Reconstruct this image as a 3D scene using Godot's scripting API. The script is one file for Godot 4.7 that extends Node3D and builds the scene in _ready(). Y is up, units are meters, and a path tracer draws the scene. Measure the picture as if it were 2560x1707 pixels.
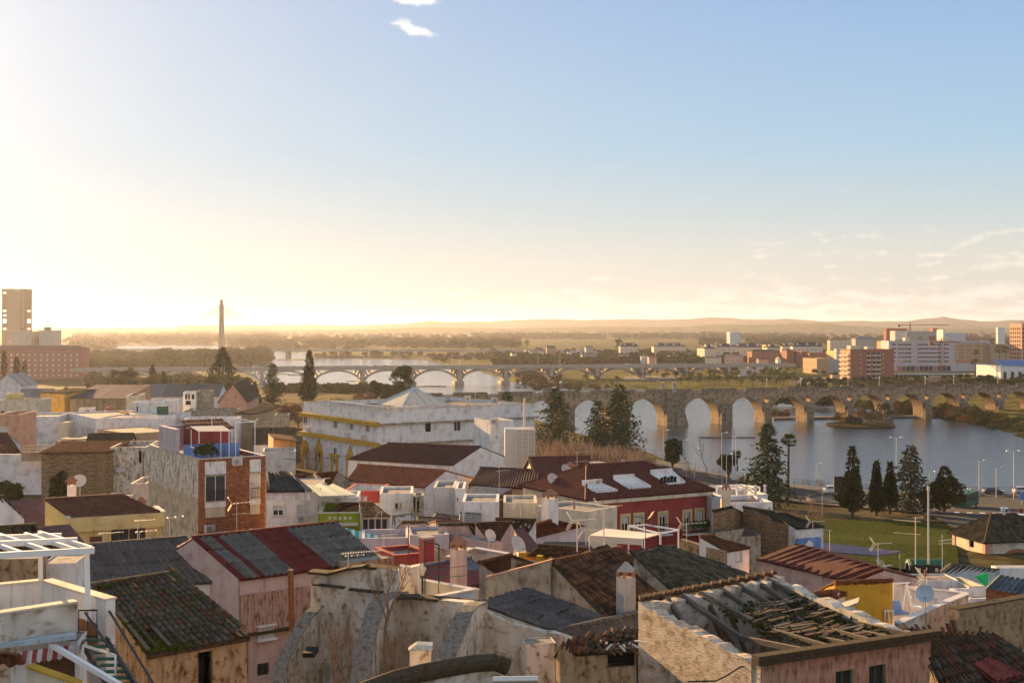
extends Node3D
# A town above a river: roofs in front, two arch bridges, a cable-stayed bridge, a plain and hills.
# Lengths in metres, y up, the water is y = 0, the eye stands 40 m above it and looks along -z.
const F:=3185.0
const YH:=820.0
const EYE:=40.0

# ---------------------------------------------------------------- surveying
static func v3(x: float,y: float,z: float)->Vector3:
	return Vector3 (x,y,z)
static func v2(x: float,y: float)->Vector2:
	return Vector2 (x,y)
func V(px: float,py: float,d: float)->Vector3:
	return v3((px-1280.0)/F*d,EYE-(py-YH)/F*d,-d)
func PH(px: float,py: float,h: float)->Vector3:
	return V(px,py,(EYE-h)*F/(py-YH))
func Q(t: String,zx: float,zy: float)->Vector2:
	return v2((t.unicode_at(1)-49)*640.0+zx/3.647,[700.0,980.0,1277.0][t.unicode_at(0)-65]+zy/3.647)
func hgt(py: float,d: float)->float:
	return EYE-(py-YH)/F*d

# ---------------------------------------------------------------- meshes
class MB:
	var v:=PackedVector3Array()
	var n:=PackedVector3Array()
	var c:=PackedColorArray()
	var i:=PackedInt32Array()
	func tri(a: Vector3,b: Vector3,d: Vector3,k:=Color.WHITE)->void:
		var m:=(b-a).cross(d-a).normalized()
		var s:=v.size()
		v.append(a); v.append(b); v.append(d)
		n.append(m); n.append(m); n.append(m)
		c.append(k); c.append(k); c.append(k)
		i.append(s); i.append(s+2); i.append(s+1)
	func quad(a: Vector3,b: Vector3,d: Vector3,e: Vector3,k:=Color.WHITE)->void:
		var m:=(d-a).cross(e-b).normalized()
		var s:=v.size()
		v.append(a); v.append(b); v.append(d); v.append(e)
		n.append(m); n.append(m); n.append(m); n.append(m)
		c.append(k); c.append(k); c.append(k); c.append(k)
		i.append(s); i.append(s+2); i.append(s+1)
		i.append(s); i.append(s+3); i.append(s+2)
	func hexa(p: Array,k:=Color.WHITE)->void:
		quad(p[3],p[2],p[1],p[0],k)
		quad(p[4],p[5],p[6],p[7],k)
		for j in 4:
			var q:=(j+1) % 4
			quad(p[j],p[q],p[q+4],p[j+4],k)
	func box(lo: Vector3,hi: Vector3,k:=Color.WHITE)->void:
		hexa([Vector3(lo.x,lo.y,hi.z),Vector3(hi.x,lo.y,hi.z),Vector3(hi.x,lo.y,lo.z),Vector3(lo.x,lo.y,lo.z),
			Vector3(lo.x,hi.y,hi.z),Vector3(hi.x,hi.y,hi.z),Vector3(hi.x,hi.y,lo.z),Vector3(lo.x,hi.y,lo.z)],k)
	func bar(p: Vector3,q: Vector3,w: float,h: float,k:=Color.WHITE,up:=Vector3.UP)->void:
		var d:=(q-p).normalized()
		var s:=d.cross(up)
		if s.length()<0.01:
			s=d.cross(Vector3.RIGHT)
		s=s.normalized()
		var t:=s.cross(d).normalized()*h/2.0
		s=s*w/2.0
		hexa([p-s-t,p+s-t,q+s-t,q-s-t,p-s+t,p+s+t,q+s+t,q-s+t],k)
	func tube(p: Vector3,q: Vector3,r0: float,r1: float,seg:=6,k:=Color.WHITE,caps:=true)->void:
		var d:=(q-p).normalized()
		var s:=d.cross(Vector3.UP)
		if s.length()<0.05:
			s=d.cross(Vector3.RIGHT)
		s=s.normalized()
		var t:=d.cross(s)
		for j in seg:
			var a0:=TAU*j/seg
			var a1:=TAU*(j+1)/seg
			var o0:=s*cos(a0)+t*sin(a0)
			var o1:=s*cos(a1)+t*sin(a1)
			quad(p+o0*r0,p+o1*r0,q+o1*r1,q+o0*r1,k)
			if caps and r1>0.001:
				tri(q,q+o0*r1,q+o1*r1,k)
				tri(p,p+o1*r0,p+o0*r0,k)
	func path(pts: Array,r: float,seg:=5,k:=Color.WHITE)->void:
		for j in pts.size()-1:
			tube(pts[j],pts[j+1],r,r,seg,k,j==0 or j==pts.size()-2)
	func lathe(at: Vector3,prof: Array,seg:=10,k:=Color.WHITE)->void:
		for j in prof.size()-1:
			for s in seg:
				var a0:=TAU*s/seg
				var a1:=TAU*(s+1)/seg
				var d0:=Vector3(cos(a0),0,-sin(a0))
				var d1:=Vector3(cos(a1),0,-sin(a1))
				var lo: Vector2=prof[j]
				var hi: Vector2=prof[j+1]
				quad(at+d0*lo.x+Vector3.UP*lo.y,at+d1*lo.x+Vector3.UP*lo.y,at+d1*hi.x+Vector3.UP*hi.y,at+d0*hi.x+Vector3.UP*hi.y,k)
	func plate(pts: Array,th: Vector3,k:=Color.WHITE)->void:
		for j in range(1,pts.size()-1):
			tri(pts[0]+th,pts[j]+th,pts[j+1]+th,k)
			tri(pts[0],pts[j+1],pts[j],k)
		for j in pts.size():
			var q:=(j+1) % pts.size()
			quad(pts[j],pts[q],pts[q]+th,pts[j]+th,k)
	func mesh()->ArrayMesh:
		var m:=ArrayMesh.new()
		if v.is_empty():
			return m
		var a:=[]
		a.resize(Mesh.ARRAY_MAX)
		a[Mesh.ARRAY_VERTEX]=v
		a[Mesh.ARRAY_NORMAL]=n
		a[Mesh.ARRAY_COLOR]=c
		a[Mesh.ARRAY_INDEX]=i
		m.add_surface_from_arrays(Mesh.PRIMITIVE_TRIANGLES,a)
		return m

# ---------------------------------------------------------------- naming
var used:={}
func numbered(called: String)->String:
	var k: int=used.get(called,0)
	used[called]=k+1
	return called if k==0 else "%s_%03d" % [called,k]
func tag(o: Node,label: String,category: String,group:="")->Node:
	o.set_meta("label",label)
	o.set_meta("category",category)
	if group:
		o.set_meta("group",group)
	return o
func thing(called: String,label: String,category: String,at:=Vector3.ZERO,turn:=0.0,group:="")->Node3D:
	var o:=Node3D.new()
	o.name=numbered(called)
	add_child(o)
	o.position=at
	o.rotation.y=turn
	tag(o,label,category,group)
	return o
func part(called: String,mb,m: Material,parent: Node3D)->MeshInstance3D:
	var o:=MeshInstance3D.new()
	o.mesh=mb.mesh() if mb is MB else mb
	o.material_override=m
	o.name=called if not parent.has_node(NodePath(called)) else free_name(called,parent)
	parent.add_child(o,true)
	return o
func free_name(called: String,parent: Node)->String:
	var key:=str(parent.get_instance_id())+called
	var k: int=used.get(key,1)
	while parent.has_node(NodePath("%s_%03d" % [called,k])):
		k+=1
	used[key]=k+1
	return "%s_%03d" % [called,k]
func single(called: String,label: String,category: String,mb,m: Material,group:="")->MeshInstance3D:
	var o:=MeshInstance3D.new()
	o.mesh=mb.mesh() if mb is MB else mb
	o.material_override=m
	o.name=numbered(called)
	add_child(o)
	tag(o,label,category,group)
	return o
func setting(called: String,mb,m: Material,label: String,kind:="structure")->MeshInstance3D:
	var o:=MeshInstance3D.new()
	o.mesh=mb.mesh() if mb is MB else mb
	o.material_override=m
	o.name=numbered(called)
	add_child(o)
	o.set_meta("kind",kind)
	o.set_meta("label",label)
	return o
func again(src: Node3D,at: Vector3,turn: float,size:=1.0,label:="",group:="")->Node3D:
	var r: Node3D=src.duplicate()
	r.name=numbered(src.name.rstrip("0123456789").trim_suffix("_"))
	add_child(r)
	r.position=at
	r.rotation.y=turn
	r.scale=Vector3.ONE*size
	if label:
		r.set_meta("label",label)
	if group:
		r.set_meta("group",group)
	return r

# ---------------------------------------------------------------- materials
var M:={}
var T:={}
func noise_tex(key: String,sd: int,freq: float,lo: Color,hi: Color,kind:=FastNoiseLite.TYPE_SIMPLEX,oct:=4,size:=512,mid=null)->Texture2D:
	var f:=FastNoiseLite.new()
	f.seed=sd
	f.noise_type=kind
	f.frequency=freq
	f.fractal_octaves=oct
	var t:=NoiseTexture2D.new()
	t.width=size
	t.height=size
	t.seamless=true
	t.noise=f
	var g:=Gradient.new()
	g.set_color(0,lo)
	g.set_color(1,hi)
	if mid!=null:
		g.add_point(mid[0],mid[1])
	t.color_ramp=g
	T[key]=t
	return t
func lin(r: float,g: float,b: float)->Color:
	return Color(r,g,b).linear_to_srgb()
func mat(key: String,r: float,g: float,b: float,rough:=0.85,o:={})->StandardMaterial3D:
	var m:=StandardMaterial3D.new()
	m.resource_name=key
	m.albedo_color=lin(r,g,b)
	m.roughness=rough
	m.metallic=o.get("metal",0.0)
	m.metallic_specular=o.get("spec",0.35)
	m.vertex_color_use_as_albedo=o.get("vc",false)
	m.cull_mode=BaseMaterial3D.CULL_DISABLED
	if o.has("tex"):
		m.albedo_texture=T[o.tex]
		m.uv1_triplanar=true
		m.uv1_world_triplanar=o.get("world",false)
		m.uv1_scale=o.get("scale",Vector3.ONE)
	if o.has("over"):
		m.detail_enabled=true
		m.detail_albedo=T[o.over]
		m.detail_blend_mode=BaseMaterial3D.BLEND_MODE_MUL
		m.detail_uv_layer=BaseMaterial3D.DETAIL_UV_2
		m.uv2_triplanar=true
		m.uv2_world_triplanar=o.get("world",false)
		m.uv2_scale=o.get("over_scale",Vector3.ONE)
	if o.has("bump"):
		m.heightmap_enabled=true
		m.heightmap_texture=T[o.bump]
		m.heightmap_scale=o.get("depth",2.0)
		m.uv1_triplanar=true
		m.uv1_world_triplanar=o.get("world",false)
		m.uv1_scale=o.get("scale",Vector3.ONE)
	if o.has("back"):
		m.backlight_enabled=true
		m.backlight=o.back
	M[key]=m
	return m

func textures()->void:
	noise_tex("mottle",3,0.012,Color(0.80,0.78,0.76),Color(1,1,1),FastNoiseLite.TYPE_SIMPLEX,5,512,[0.4,Color(0.95,0.945,0.94)])
	noise_tex("streak",5,0.02,Color(0.66,0.63,0.58),Color(1,1,1),FastNoiseLite.TYPE_SIMPLEX,4,512,[0.24,Color(0.97,0.965,0.96)])
	noise_tex("grime",8,0.011,Color(0.46,0.42,0.35),Color(1,1,1),FastNoiseLite.TYPE_SIMPLEX,6,512,[0.36,Color(0.87,0.84,0.79)])
	noise_tex("peel",12,0.014,Color(0.55,0.43,0.28),Color(1,1,1),FastNoiseLite.TYPE_SIMPLEX,6,512,[0.33,Color(0.97,0.955,0.93)])
	noise_tex("moss",21,0.02,Color(0.34,0.36,0.22),Color(1.0,0.97,0.93),FastNoiseLite.TYPE_SIMPLEX,5,512,[0.5,Color(0.86,0.84,0.78)])
	noise_tex("grain",31,0.09,Color(0.3,0.3,0.3),Color(1,1,1),FastNoiseLite.TYPE_SIMPLEX,5,512)
	noise_tex("land",41,0.008,Color(0.55,0.5,0.4),Color(1,1,1),FastNoiseLite.TYPE_SIMPLEX,6,1024,[0.5,Color(0.86,0.86,0.8)])
	noise_tex("wave",51,0.03,Color(0,0,0),Color(1,1,1),FastNoiseLite.TYPE_SIMPLEX,4,512)
	noise_tex("stone",61,0.05,Color(0.78,0.76,0.74),Color(1,1,1),FastNoiseLite.TYPE_CELLULAR,3,512)
	T.brick=brick_tex(256,256,8,16,Color(0.62,0.58,0.54),0.25)
	T.block=brick_tex(256,256,4,8,Color(0.72,0.70,0.66),0.12)

func brick_tex(w: int,h: int,nx: int,ny: int,joint: Color,vary: float)->Texture2D:
	var im:=Image.create(w,h,true,Image.FORMAT_RGB8)
	im.fill(joint)
	var r:=RandomNumberGenerator.new()
	r.seed=nx*7+ny
	var bw:=w/nx
	var bh:=h/ny
	for y in ny:
		for x in range(-1,nx+1):
			var k:=1.0-r.randf()*vary
			im.fill_rect(Rect2i(x*bw+(bw/2 if y % 2 else 0)+1,y*bh+1,bw-2,bh-2).intersection(Rect2i(0,0,w,h)),Color(k,k*0.97,k*0.94))
	im.generate_mipmaps()
	return ImageTexture.create_from_image(im)

func materials()->void:
	var s:=Vector3.ONE*0.07
	var st:=v3(0.33,0.03,0.33)
	for k in [["white",0.82,0.80,0.77],["cream",0.70,0.62,0.47],["ochre",0.62,0.42,0.13],["yellow",0.68,0.55,0.24],["orange",0.60,0.30,0.10],["tan",0.46,0.33,0.20],["red",0.36,0.065,0.06],["pinkish",0.62,0.44,0.38],
			["green",0.27,0.36,0.03],["blue",0.16,0.30,0.62],["grey",0.42,0.41,0.40],["salmon",0.62,0.36,0.25],["offwhite",0.66,0.62,0.57],["paleblue",0.50,0.60,0.66],["brownish",0.36,0.26,0.18],["gold",0.58,0.35,0.04],["lilac",0.55,0.50,0.53]]:
		mat(k[0],k[1],k[2],k[3],0.9,{tex="mottle",scale=s,over="streak",over_scale=st,bump="mottle",depth=1.0})
	mat("old_white",0.74,0.70,0.64,0.92,{tex="peel",scale=v3(0.2,0.2,0.2),over="grime",over_scale=v3(0.22,0.06,0.22),bump="mottle",depth=4.0})
	mat("old_tan",0.46,0.34,0.22,0.95,{tex="peel",scale=v3(0.25,0.22,0.25),over="grime",over_scale=v3(0.3,0.12,0.3),bump="grain",depth=3.0})
	mat("old_pink",0.58,0.37,0.29,0.95,{tex="mottle",scale=v3(0.35,0.2,0.35),over="grime",over_scale=v3(0.7,0.16,0.7),bump="mottle",depth=3.0})
	mat("adobe",0.36,0.24,0.14,0.95,{tex="grime",scale=v3(0.12,0.9,0.12),over="mottle",over_scale=v3(0.3,0.3,0.3),bump="grime",depth=6.0})
	mat("striated",0.70,0.62,0.53,0.95,{tex="peel",scale=v3(0.25,1.5,0.25),over="grime",over_scale=v3(0.2,0.2,0.2),bump="peel",depth=5.0})
	mat("dirty",0.46,0.42,0.36,0.95,{tex="grime",scale=v3(0.3,0.15,0.3),over="mottle",over_scale=s,bump="grain",depth=2.0})
	mat("brick",0.42,0.17,0.09,0.9,{tex="brick",scale=Vector3.ONE*0.5,over="mottle",over_scale=s,bump="brick",depth=0.8})
	mat("brick_far",0.33,0.14,0.09,0.9,{tex="mottle",scale=Vector3.ONE*0.1})
	mat("pinkblock",0.40,0.15,0.12,0.9,{tex="mottle",scale=Vector3.ONE*0.1})
	mat("tile",1,1,1,0.9,{vc=true,tex="moss",scale=Vector3.ONE*0.5,over="mottle",over_scale=Vector3.ONE*0.22,bump="grain",depth=1.2,spec=0.25})
	mat("tile_clean",1,1,1,0.85,{vc=true,tex="mottle",scale=Vector3.ONE*0.5,over="mottle",over_scale=Vector3.ONE*0.22,spec=0.3})
	mat("sheet",1,1,1,0.85,{vc=true,tex="grime",scale=Vector3.ONE*0.6,over="mottle",over_scale=Vector3.ONE*0.2,spec=0.3})
	mat("painted_roof",1,1,1,0.8,{vc=true,tex="mottle",scale=Vector3.ONE*0.3,over="mottle",over_scale=Vector3.ONE*0.9})
	mat("plain",1,1,1,0.8,{vc=true})
	mat("concrete",0.40,0.375,0.34,0.9,{tex="mottle",scale=s,over="streak",over_scale=st})
	mat("terracotta",0.36,0.16,0.085,0.9,{tex="mottle",scale=Vector3.ONE*0.6})
	mat("screed",0.30,0.28,0.26,0.95,{tex="grime",scale=Vector3.ONE*0.25})
	mat("mortar_grey",0.26,0.24,0.215,0.95,{tex="grime",scale=Vector3.ONE*0.6,bump="grain",depth=3.0})
	mat("dark_felt",0.10,0.09,0.085,0.9,{tex="grime",scale=Vector3.ONE*0.25})
	mat("white_paint",0.78,0.77,0.74,0.5)
	mat("grey_metal",0.42,0.43,0.43,0.45,{metal=0.6})
	mat("pale_metal",0.62,0.60,0.54,0.4,{metal=0.5})
	mat("black_metal",0.03,0.03,0.032,0.5)
	mat("rust",0.26,0.11,0.05,0.85,{tex="grime",scale=Vector3.ONE*0.8})
	mat("brown_wood",0.14,0.075,0.04,0.8,{tex="streak",scale=v3(2,0.4,2)})
	mat("grey_wood",0.15,0.13,0.11,0.9,{tex="grime",scale=v3(1.0,1.0,1.0)})
	mat("bark",0.13,0.10,0.075,0.95,{tex="grime",scale=v3(1.5,0.5,1.5)})
	mat("twig_lit",0.44,0.30,0.18,0.95)  # lighter copy of twig, the sunlight put into its colour
	mat("twig_dark",0.17,0.115,0.08,0.95)
	mat("twig",0.28,0.185,0.12,0.95)
	mat("green_paint",0.03,0.11,0.06,0.6)
	mat("glass",0.025,0.03,0.035,0.06,{spec=0.6})
	mat("dark",0.02,0.018,0.016,0.9)
	mat("shutter",0.62,0.62,0.60,0.7)
	mat("canvas",0.70,0.62,0.50,0.9,{back=Color(0.5,0.42,0.32)})
	mat("leaf",1,1,1,0.75,{vc=true,back=Color(0.42,0.44,0.22),spec=0.25})
	mat("far_leaf",1,1,1,0.9,{vc=true,back=Color(0.25,0.25,0.12),spec=0.15})
	mat("mossy",0.055,0.085,0.012,0.95,{tex="grain",scale=Vector3.ONE*1.2,bump="grain",depth=8.0})
	mat("lichen",0.12,0.095,0.055,0.95,{tex="grime",scale=Vector3.ONE*0.9,over="mottle",over_scale=Vector3.ONE*0.4,bump="grain",depth=5.0})
	mat("old_bridge",0.50,0.385,0.275,0.95,{tex="stone",scale=Vector3.ONE*0.35,over="grime",over_scale=v3(0.07,0.05,0.07),bump="stone",depth=5.0})
	mat("pier_stone",0.33,0.285,0.225,0.95,{tex="stone",scale=Vector3.ONE*0.4,over="grime",over_scale=v3(0.1,0.08,0.1),bump="stone",depth=6.0})
	mat("bridge_concrete",0.42,0.38,0.32,0.9,{tex="mottle",scale=Vector3.ONE*0.08,over="streak",over_scale=v3(0.2,0.03,0.2)})
	mat("asphalt",0.085,0.08,0.078,0.9,{tex="grain",scale=Vector3.ONE*0.3,over="mottle",over_scale=Vector3.ONE*0.05})
	mat("paving",0.27,0.245,0.21,0.9,{tex="grain",scale=Vector3.ONE*0.4,over="mottle",over_scale=Vector3.ONE*0.06})
	mat("ground",1,1,1,0.95,{vc=true,world=true,tex="land",scale=Vector3.ONE*0.021,over="land",over_scale=Vector3.ONE*0.0037,spec=0.1})
	mat("lawn",0.17,0.215,0.03,0.95,{tex="land",scale=Vector3.ONE*0.11,over="grain",over_scale=Vector3.ONE*0.5,bump="grain",depth=6.0,spec=0.1})
	mat("hill",1,1,1,1.0,{vc=true,world=true,tex="land",scale=Vector3.ONE*0.0011,spec=0.0})
	var w=mat("river",0.035,0.045,0.045,0.10,{bump="wave",depth=9.0,scale=Vector3.ONE*0.055,spec=0.5})
	w.uv1_world_triplanar=true

# ---------------------------------------------------------------- sky
const SUN_AZ:=-31.0
const SUN_EL:=11.0
func sky_dir(az: float,el: float)->Vector3:
	var a:=deg_to_rad(az)
	var e:=deg_to_rad(el)
	return v3(sin(a)*cos(e),sin(e),-cos(a)*cos(e))
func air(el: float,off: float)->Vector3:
	var stops:=[[0.0,v3(0.76,0.68,0.58)],[1.2,v3(0.76,0.70,0.60)],[3.0,v3(0.74,0.72,0.64)],[5.0,v3(0.58,0.68,0.70)],[8.0,v3(0.41,0.62,0.79)],[14.5,v3(0.27,0.47,0.78)],[30.0,v3(0.37,0.47,0.63)],[90.0,v3(0.31,0.39,0.51)]]  # upper stops made paler, as added fill for the shaded walls
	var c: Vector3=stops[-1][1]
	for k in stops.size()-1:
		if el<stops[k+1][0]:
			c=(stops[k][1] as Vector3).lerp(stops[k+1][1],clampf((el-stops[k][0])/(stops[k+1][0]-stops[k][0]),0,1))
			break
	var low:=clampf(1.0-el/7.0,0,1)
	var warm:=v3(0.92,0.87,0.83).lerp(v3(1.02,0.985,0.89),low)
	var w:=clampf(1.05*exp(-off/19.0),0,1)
	c=c.lerp(warm,w)*0.50+v3(0.27,0.215,0.165)*smoothstep(55,120,off)*exp(-el/28.0)  # last term: warm fill added away from the sun, brightens shaded walls
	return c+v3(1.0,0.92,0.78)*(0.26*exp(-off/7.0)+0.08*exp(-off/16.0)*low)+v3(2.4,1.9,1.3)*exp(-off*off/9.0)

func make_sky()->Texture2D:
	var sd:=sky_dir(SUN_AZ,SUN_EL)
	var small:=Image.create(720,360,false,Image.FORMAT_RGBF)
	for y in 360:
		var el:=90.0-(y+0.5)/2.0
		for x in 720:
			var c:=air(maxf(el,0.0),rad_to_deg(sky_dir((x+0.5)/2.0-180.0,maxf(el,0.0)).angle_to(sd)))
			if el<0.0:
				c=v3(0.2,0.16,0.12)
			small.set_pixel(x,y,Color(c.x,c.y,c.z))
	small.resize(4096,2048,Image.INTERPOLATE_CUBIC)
	var f:=FastNoiseLite.new()
	f.seed=4
	f.frequency=0.9
	f.fractal_octaves=5
	var wisps:=FastNoiseLite.new()
	wisps.seed=19
	wisps.frequency=0.35
	wisps.fractal_octaves=5
	# low banks of cloud all round the horizon, thinner towards the sun
	for y in range(2048/2-110,2048/2):
		var el:=90.0-(y+0.5)*180.0/2048.0
		for x in 4096:
			var az:=(x+0.5)*360.0/4096.0-180.0
			var n:=wisps.get_noise_2d(az*0.9+400.0,el*5.5)*1.2+f.get_noise_2d(az*1.4-50.0,el*5.0)*0.5
			var top:=1.5+0.55*wisps.get_noise_2d(az*0.5,70.0)+0.012*az
			var bank:=clampf((n+0.22)*2.2,0,1)*smoothstep(top+0.35,top-0.25,el)*smoothstep(0.0,0.7,el)*smoothstep(-24,6,az if az<100 else 100.0)
			var high:=clampf((n-0.42)*3.0,0,1)*smoothstep(4.6,3.6,el)*smoothstep(1.6,2.2,el)*smoothstep(6,16,az if az<100 else 100.0)
			var k:=clampf(bank*0.8+high*0.8,0,1)
			if k>0.004:
				var c:=small.get_pixel(x,y)
				var lit:=clampf(0.5+n*0.9,0,1)
				var w:=Color(0.44,0.40,0.35).lerp(Color(0.53,0.48,0.41),lit)
				small.set_pixel(x,y,c.lerp(w,k))
	# two small white clouds high up, and three wisps
	for b in [[-4.44,14.42,1.35,0.30,-0.10,1.0],[-4.40,13.12,1.15,0.24,-0.19,1.0],[-4.85,13.46,0.4,0.16,0.1,0.6],[11.1,3.17,0.6,0.09,0.05,0.6],[13.8,3.8,0.22,0.08,0.0,0.6],[4.2,2.17,1.1,0.10,-0.02,0.55],
			[19.9,3.7,0.9,0.16,0.35,0.6],[21.4,4.05,1.4,0.09,0.1,0.5],[18.2,2.75,0.55,0.11,0.1,0.55],[20.8,2.65,1.6,0.2,0.05,0.5],[22.3,3.0,0.9,0.22,0.15,0.6],[-19,24,3.0,0.5,0.1,0.8],[40,17,4.0,0.6,0.1,0.8],[95,21,5.0,0.9,0.05,0.8],[-120,15,5.0,0.7,0.05,0.8],[170,24,6.0,1.0,0.0,0.8]]:
		var r: float=b[2]*1.7
		for y in range(int((90.0-b[1]-r)*2048.0/180.0),int((90.0-b[1]+r)*2048.0/180.0)):
			var el:=90.0-(y+0.5)*180.0/2048.0
			for x in range(int((b[0]-r+180.0)*4096.0/360.0),int((b[0]+r+180.0)*4096.0/360.0)):
				var az:=(x+0.5)*360.0/4096.0-180.0
				var dx: float=(az-b[0])/b[2]
				var dy: float=(el-b[1]-b[4]*(az-b[0]))/b[3]
				var n:=f.get_noise_2d(az*1.1/sqrt(b[2]),el*2.6/sqrt(b[2]))*1.3+wisps.get_noise_2d(az*12.0/b[2],el*16.0/b[2])*0.5
				var k:=clampf((1.0-dx*dx-dy*dy*(1.0 if dy>0 else 1.7))*1.5+n*1.5,0,1)*clampf(2.6-2.2*sqrt(dx*dx+dy*dy*0.5),0,1)
				k=smoothstep(0.0,0.85,k)*b[5]
				if k>0.003:
					small.set_pixel(x & 4095,y,small.get_pixel(x & 4095,y).lerp(Color(0.55,0.53,0.51) if b[1]>8 else Color(0.51,0.465,0.40),k))
	return ImageTexture.create_from_image(small)

func _ready()->void:
	# ------------------------------------------------ camera
	var cam:=Camera3D.new()
	cam.name="camera"
	cam.position=v3(0,EYE,0)
	cam.near=0.5
	cam.far=40000.0
	cam.projection=Camera3D.PROJECTION_FRUSTUM
	cam.size=2.0*cam.near*853.5/F
	cam.frustum_offset=v2(0,(YH-853.5)/F*cam.near)
	add_child(cam)
	cam.current=true
	# ------------------------------------------------ sky, air, exposure
	var env:=Environment.new()
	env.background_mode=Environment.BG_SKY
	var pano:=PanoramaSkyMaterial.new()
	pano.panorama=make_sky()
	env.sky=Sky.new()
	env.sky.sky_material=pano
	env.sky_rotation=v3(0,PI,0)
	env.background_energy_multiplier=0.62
	env.tonemap_mode=Environment.TONE_MAPPER_LINEAR
	env.tonemap_exposure=3.2
	env.sdfgi_enabled=true
	env.ssao_enabled=true
	env.ssil_enabled=true
	env.volumetric_fog_enabled=true
	env.volumetric_fog_density=0.000045
	env.volumetric_fog_albedo=Color(0.92,0.93,1.0)
	env.volumetric_fog_anisotropy=0.55
	env.volumetric_fog_length=12000.0
	var we:=WorldEnvironment.new()
	we.name="air"
	we.environment=env
	add_child(we)
	# ------------------------------------------------ sun
	var sun:=DirectionalLight3D.new()
	sun.name="sun"
	sun.light_color=Color(1.0,0.80,0.54)
	sun.light_energy=1.6
	sun.light_angular_distance=0.5
	sun.shadow_enabled=true
	sun.directional_shadow_max_distance=1500.0
	add_child(sun)
	sun.look_at_from_position(Vector3.ZERO,-sky_dir(SUN_AZ,SUN_EL),Vector3.UP)
	textures()
	materials()
	land()
	far_things()
	bridges()
	park()
	far_town()
	trees()
	riverside()
	old_town()
	near_roofs()
	furniture()

# ---------------------------------------------------------------- land and water
var bank:=PackedVector2Array()
func outline()->void:
	for p in [[320,274],[110,274],[100,276],[78,280],[66,287],[50,306],[44,344],[40,366],[26,420],[4,480],[-26,545],[-62,640],[-110,730],[-142,770],[-175,900],[-201,1000],[-256,1200],[-279,1480],[-306,1650],[-377,2000],[-509,2250],[-615,2250],[-470,1700],[-508,1650],[-722,2300],[-923,3000],
			[-678,3000],[-542,2450],[-410,2250],[-327,2020],[-293,1850],[-258,1670],[-121,1650],[-82,1450],[-40,1250],[-2,950],[24,872],[66,850],[112,800],[140,742],[152,676],[170,640],[186,590],[196,540],[200,500],[206,470],[330,440]]:
		bank.append(v2(p[0],p[1]))
func to_bank(p: Vector2)->float:
	var best:=1e9
	for k in bank.size():
		var q:=Geometry2D.get_closest_point_to_segment(p,bank[k],bank[(k+1) % bank.size()])
		best=minf(best,q.distance_squared_to(p))
	return sqrt(best)*(-1.0 if Geometry2D.is_point_in_polygon(p,bank) else 1.0)
func near_side(x: float,d: float)->bool:
	return d<lerpf(560.0,330.0,clampf((x+30.0)/130.0,0,1))+maxf(0.0,-x-30.0)*1.6
func town(x: float,d: float)->float:
	var right:=smoothstep(-40.0,60.0,x)
	var l:=lerpf(20.0,14.0,smoothstep(60,330,d))
	l=lerpf(l,5.0,smoothstep(420,800,d))
	var r:=lerpf(20.0,17.0,smoothstep(60,125,d))
	r=lerpf(r,8.5,smoothstep(125,200,d))
	r=lerpf(r,5.2,smoothstep(200,265,d))
	return lerpf(l,r,right)
func ground_at(x: float,d: float)->float:
	var e:=to_bank(v2(x,d))
	if e<0:
		return maxf(-3.0,e*0.5)
	if near_side(x,d):
		return minf(town(x,d),0.3+e*(0.95 if x>30 else 0.55))
	var far:=3.0+3.0*smoothstep(60,260,e)
	if d>3500:
		far+=(d-3500)*0.0012
	return minf(0.25+e*0.16,far)

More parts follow.
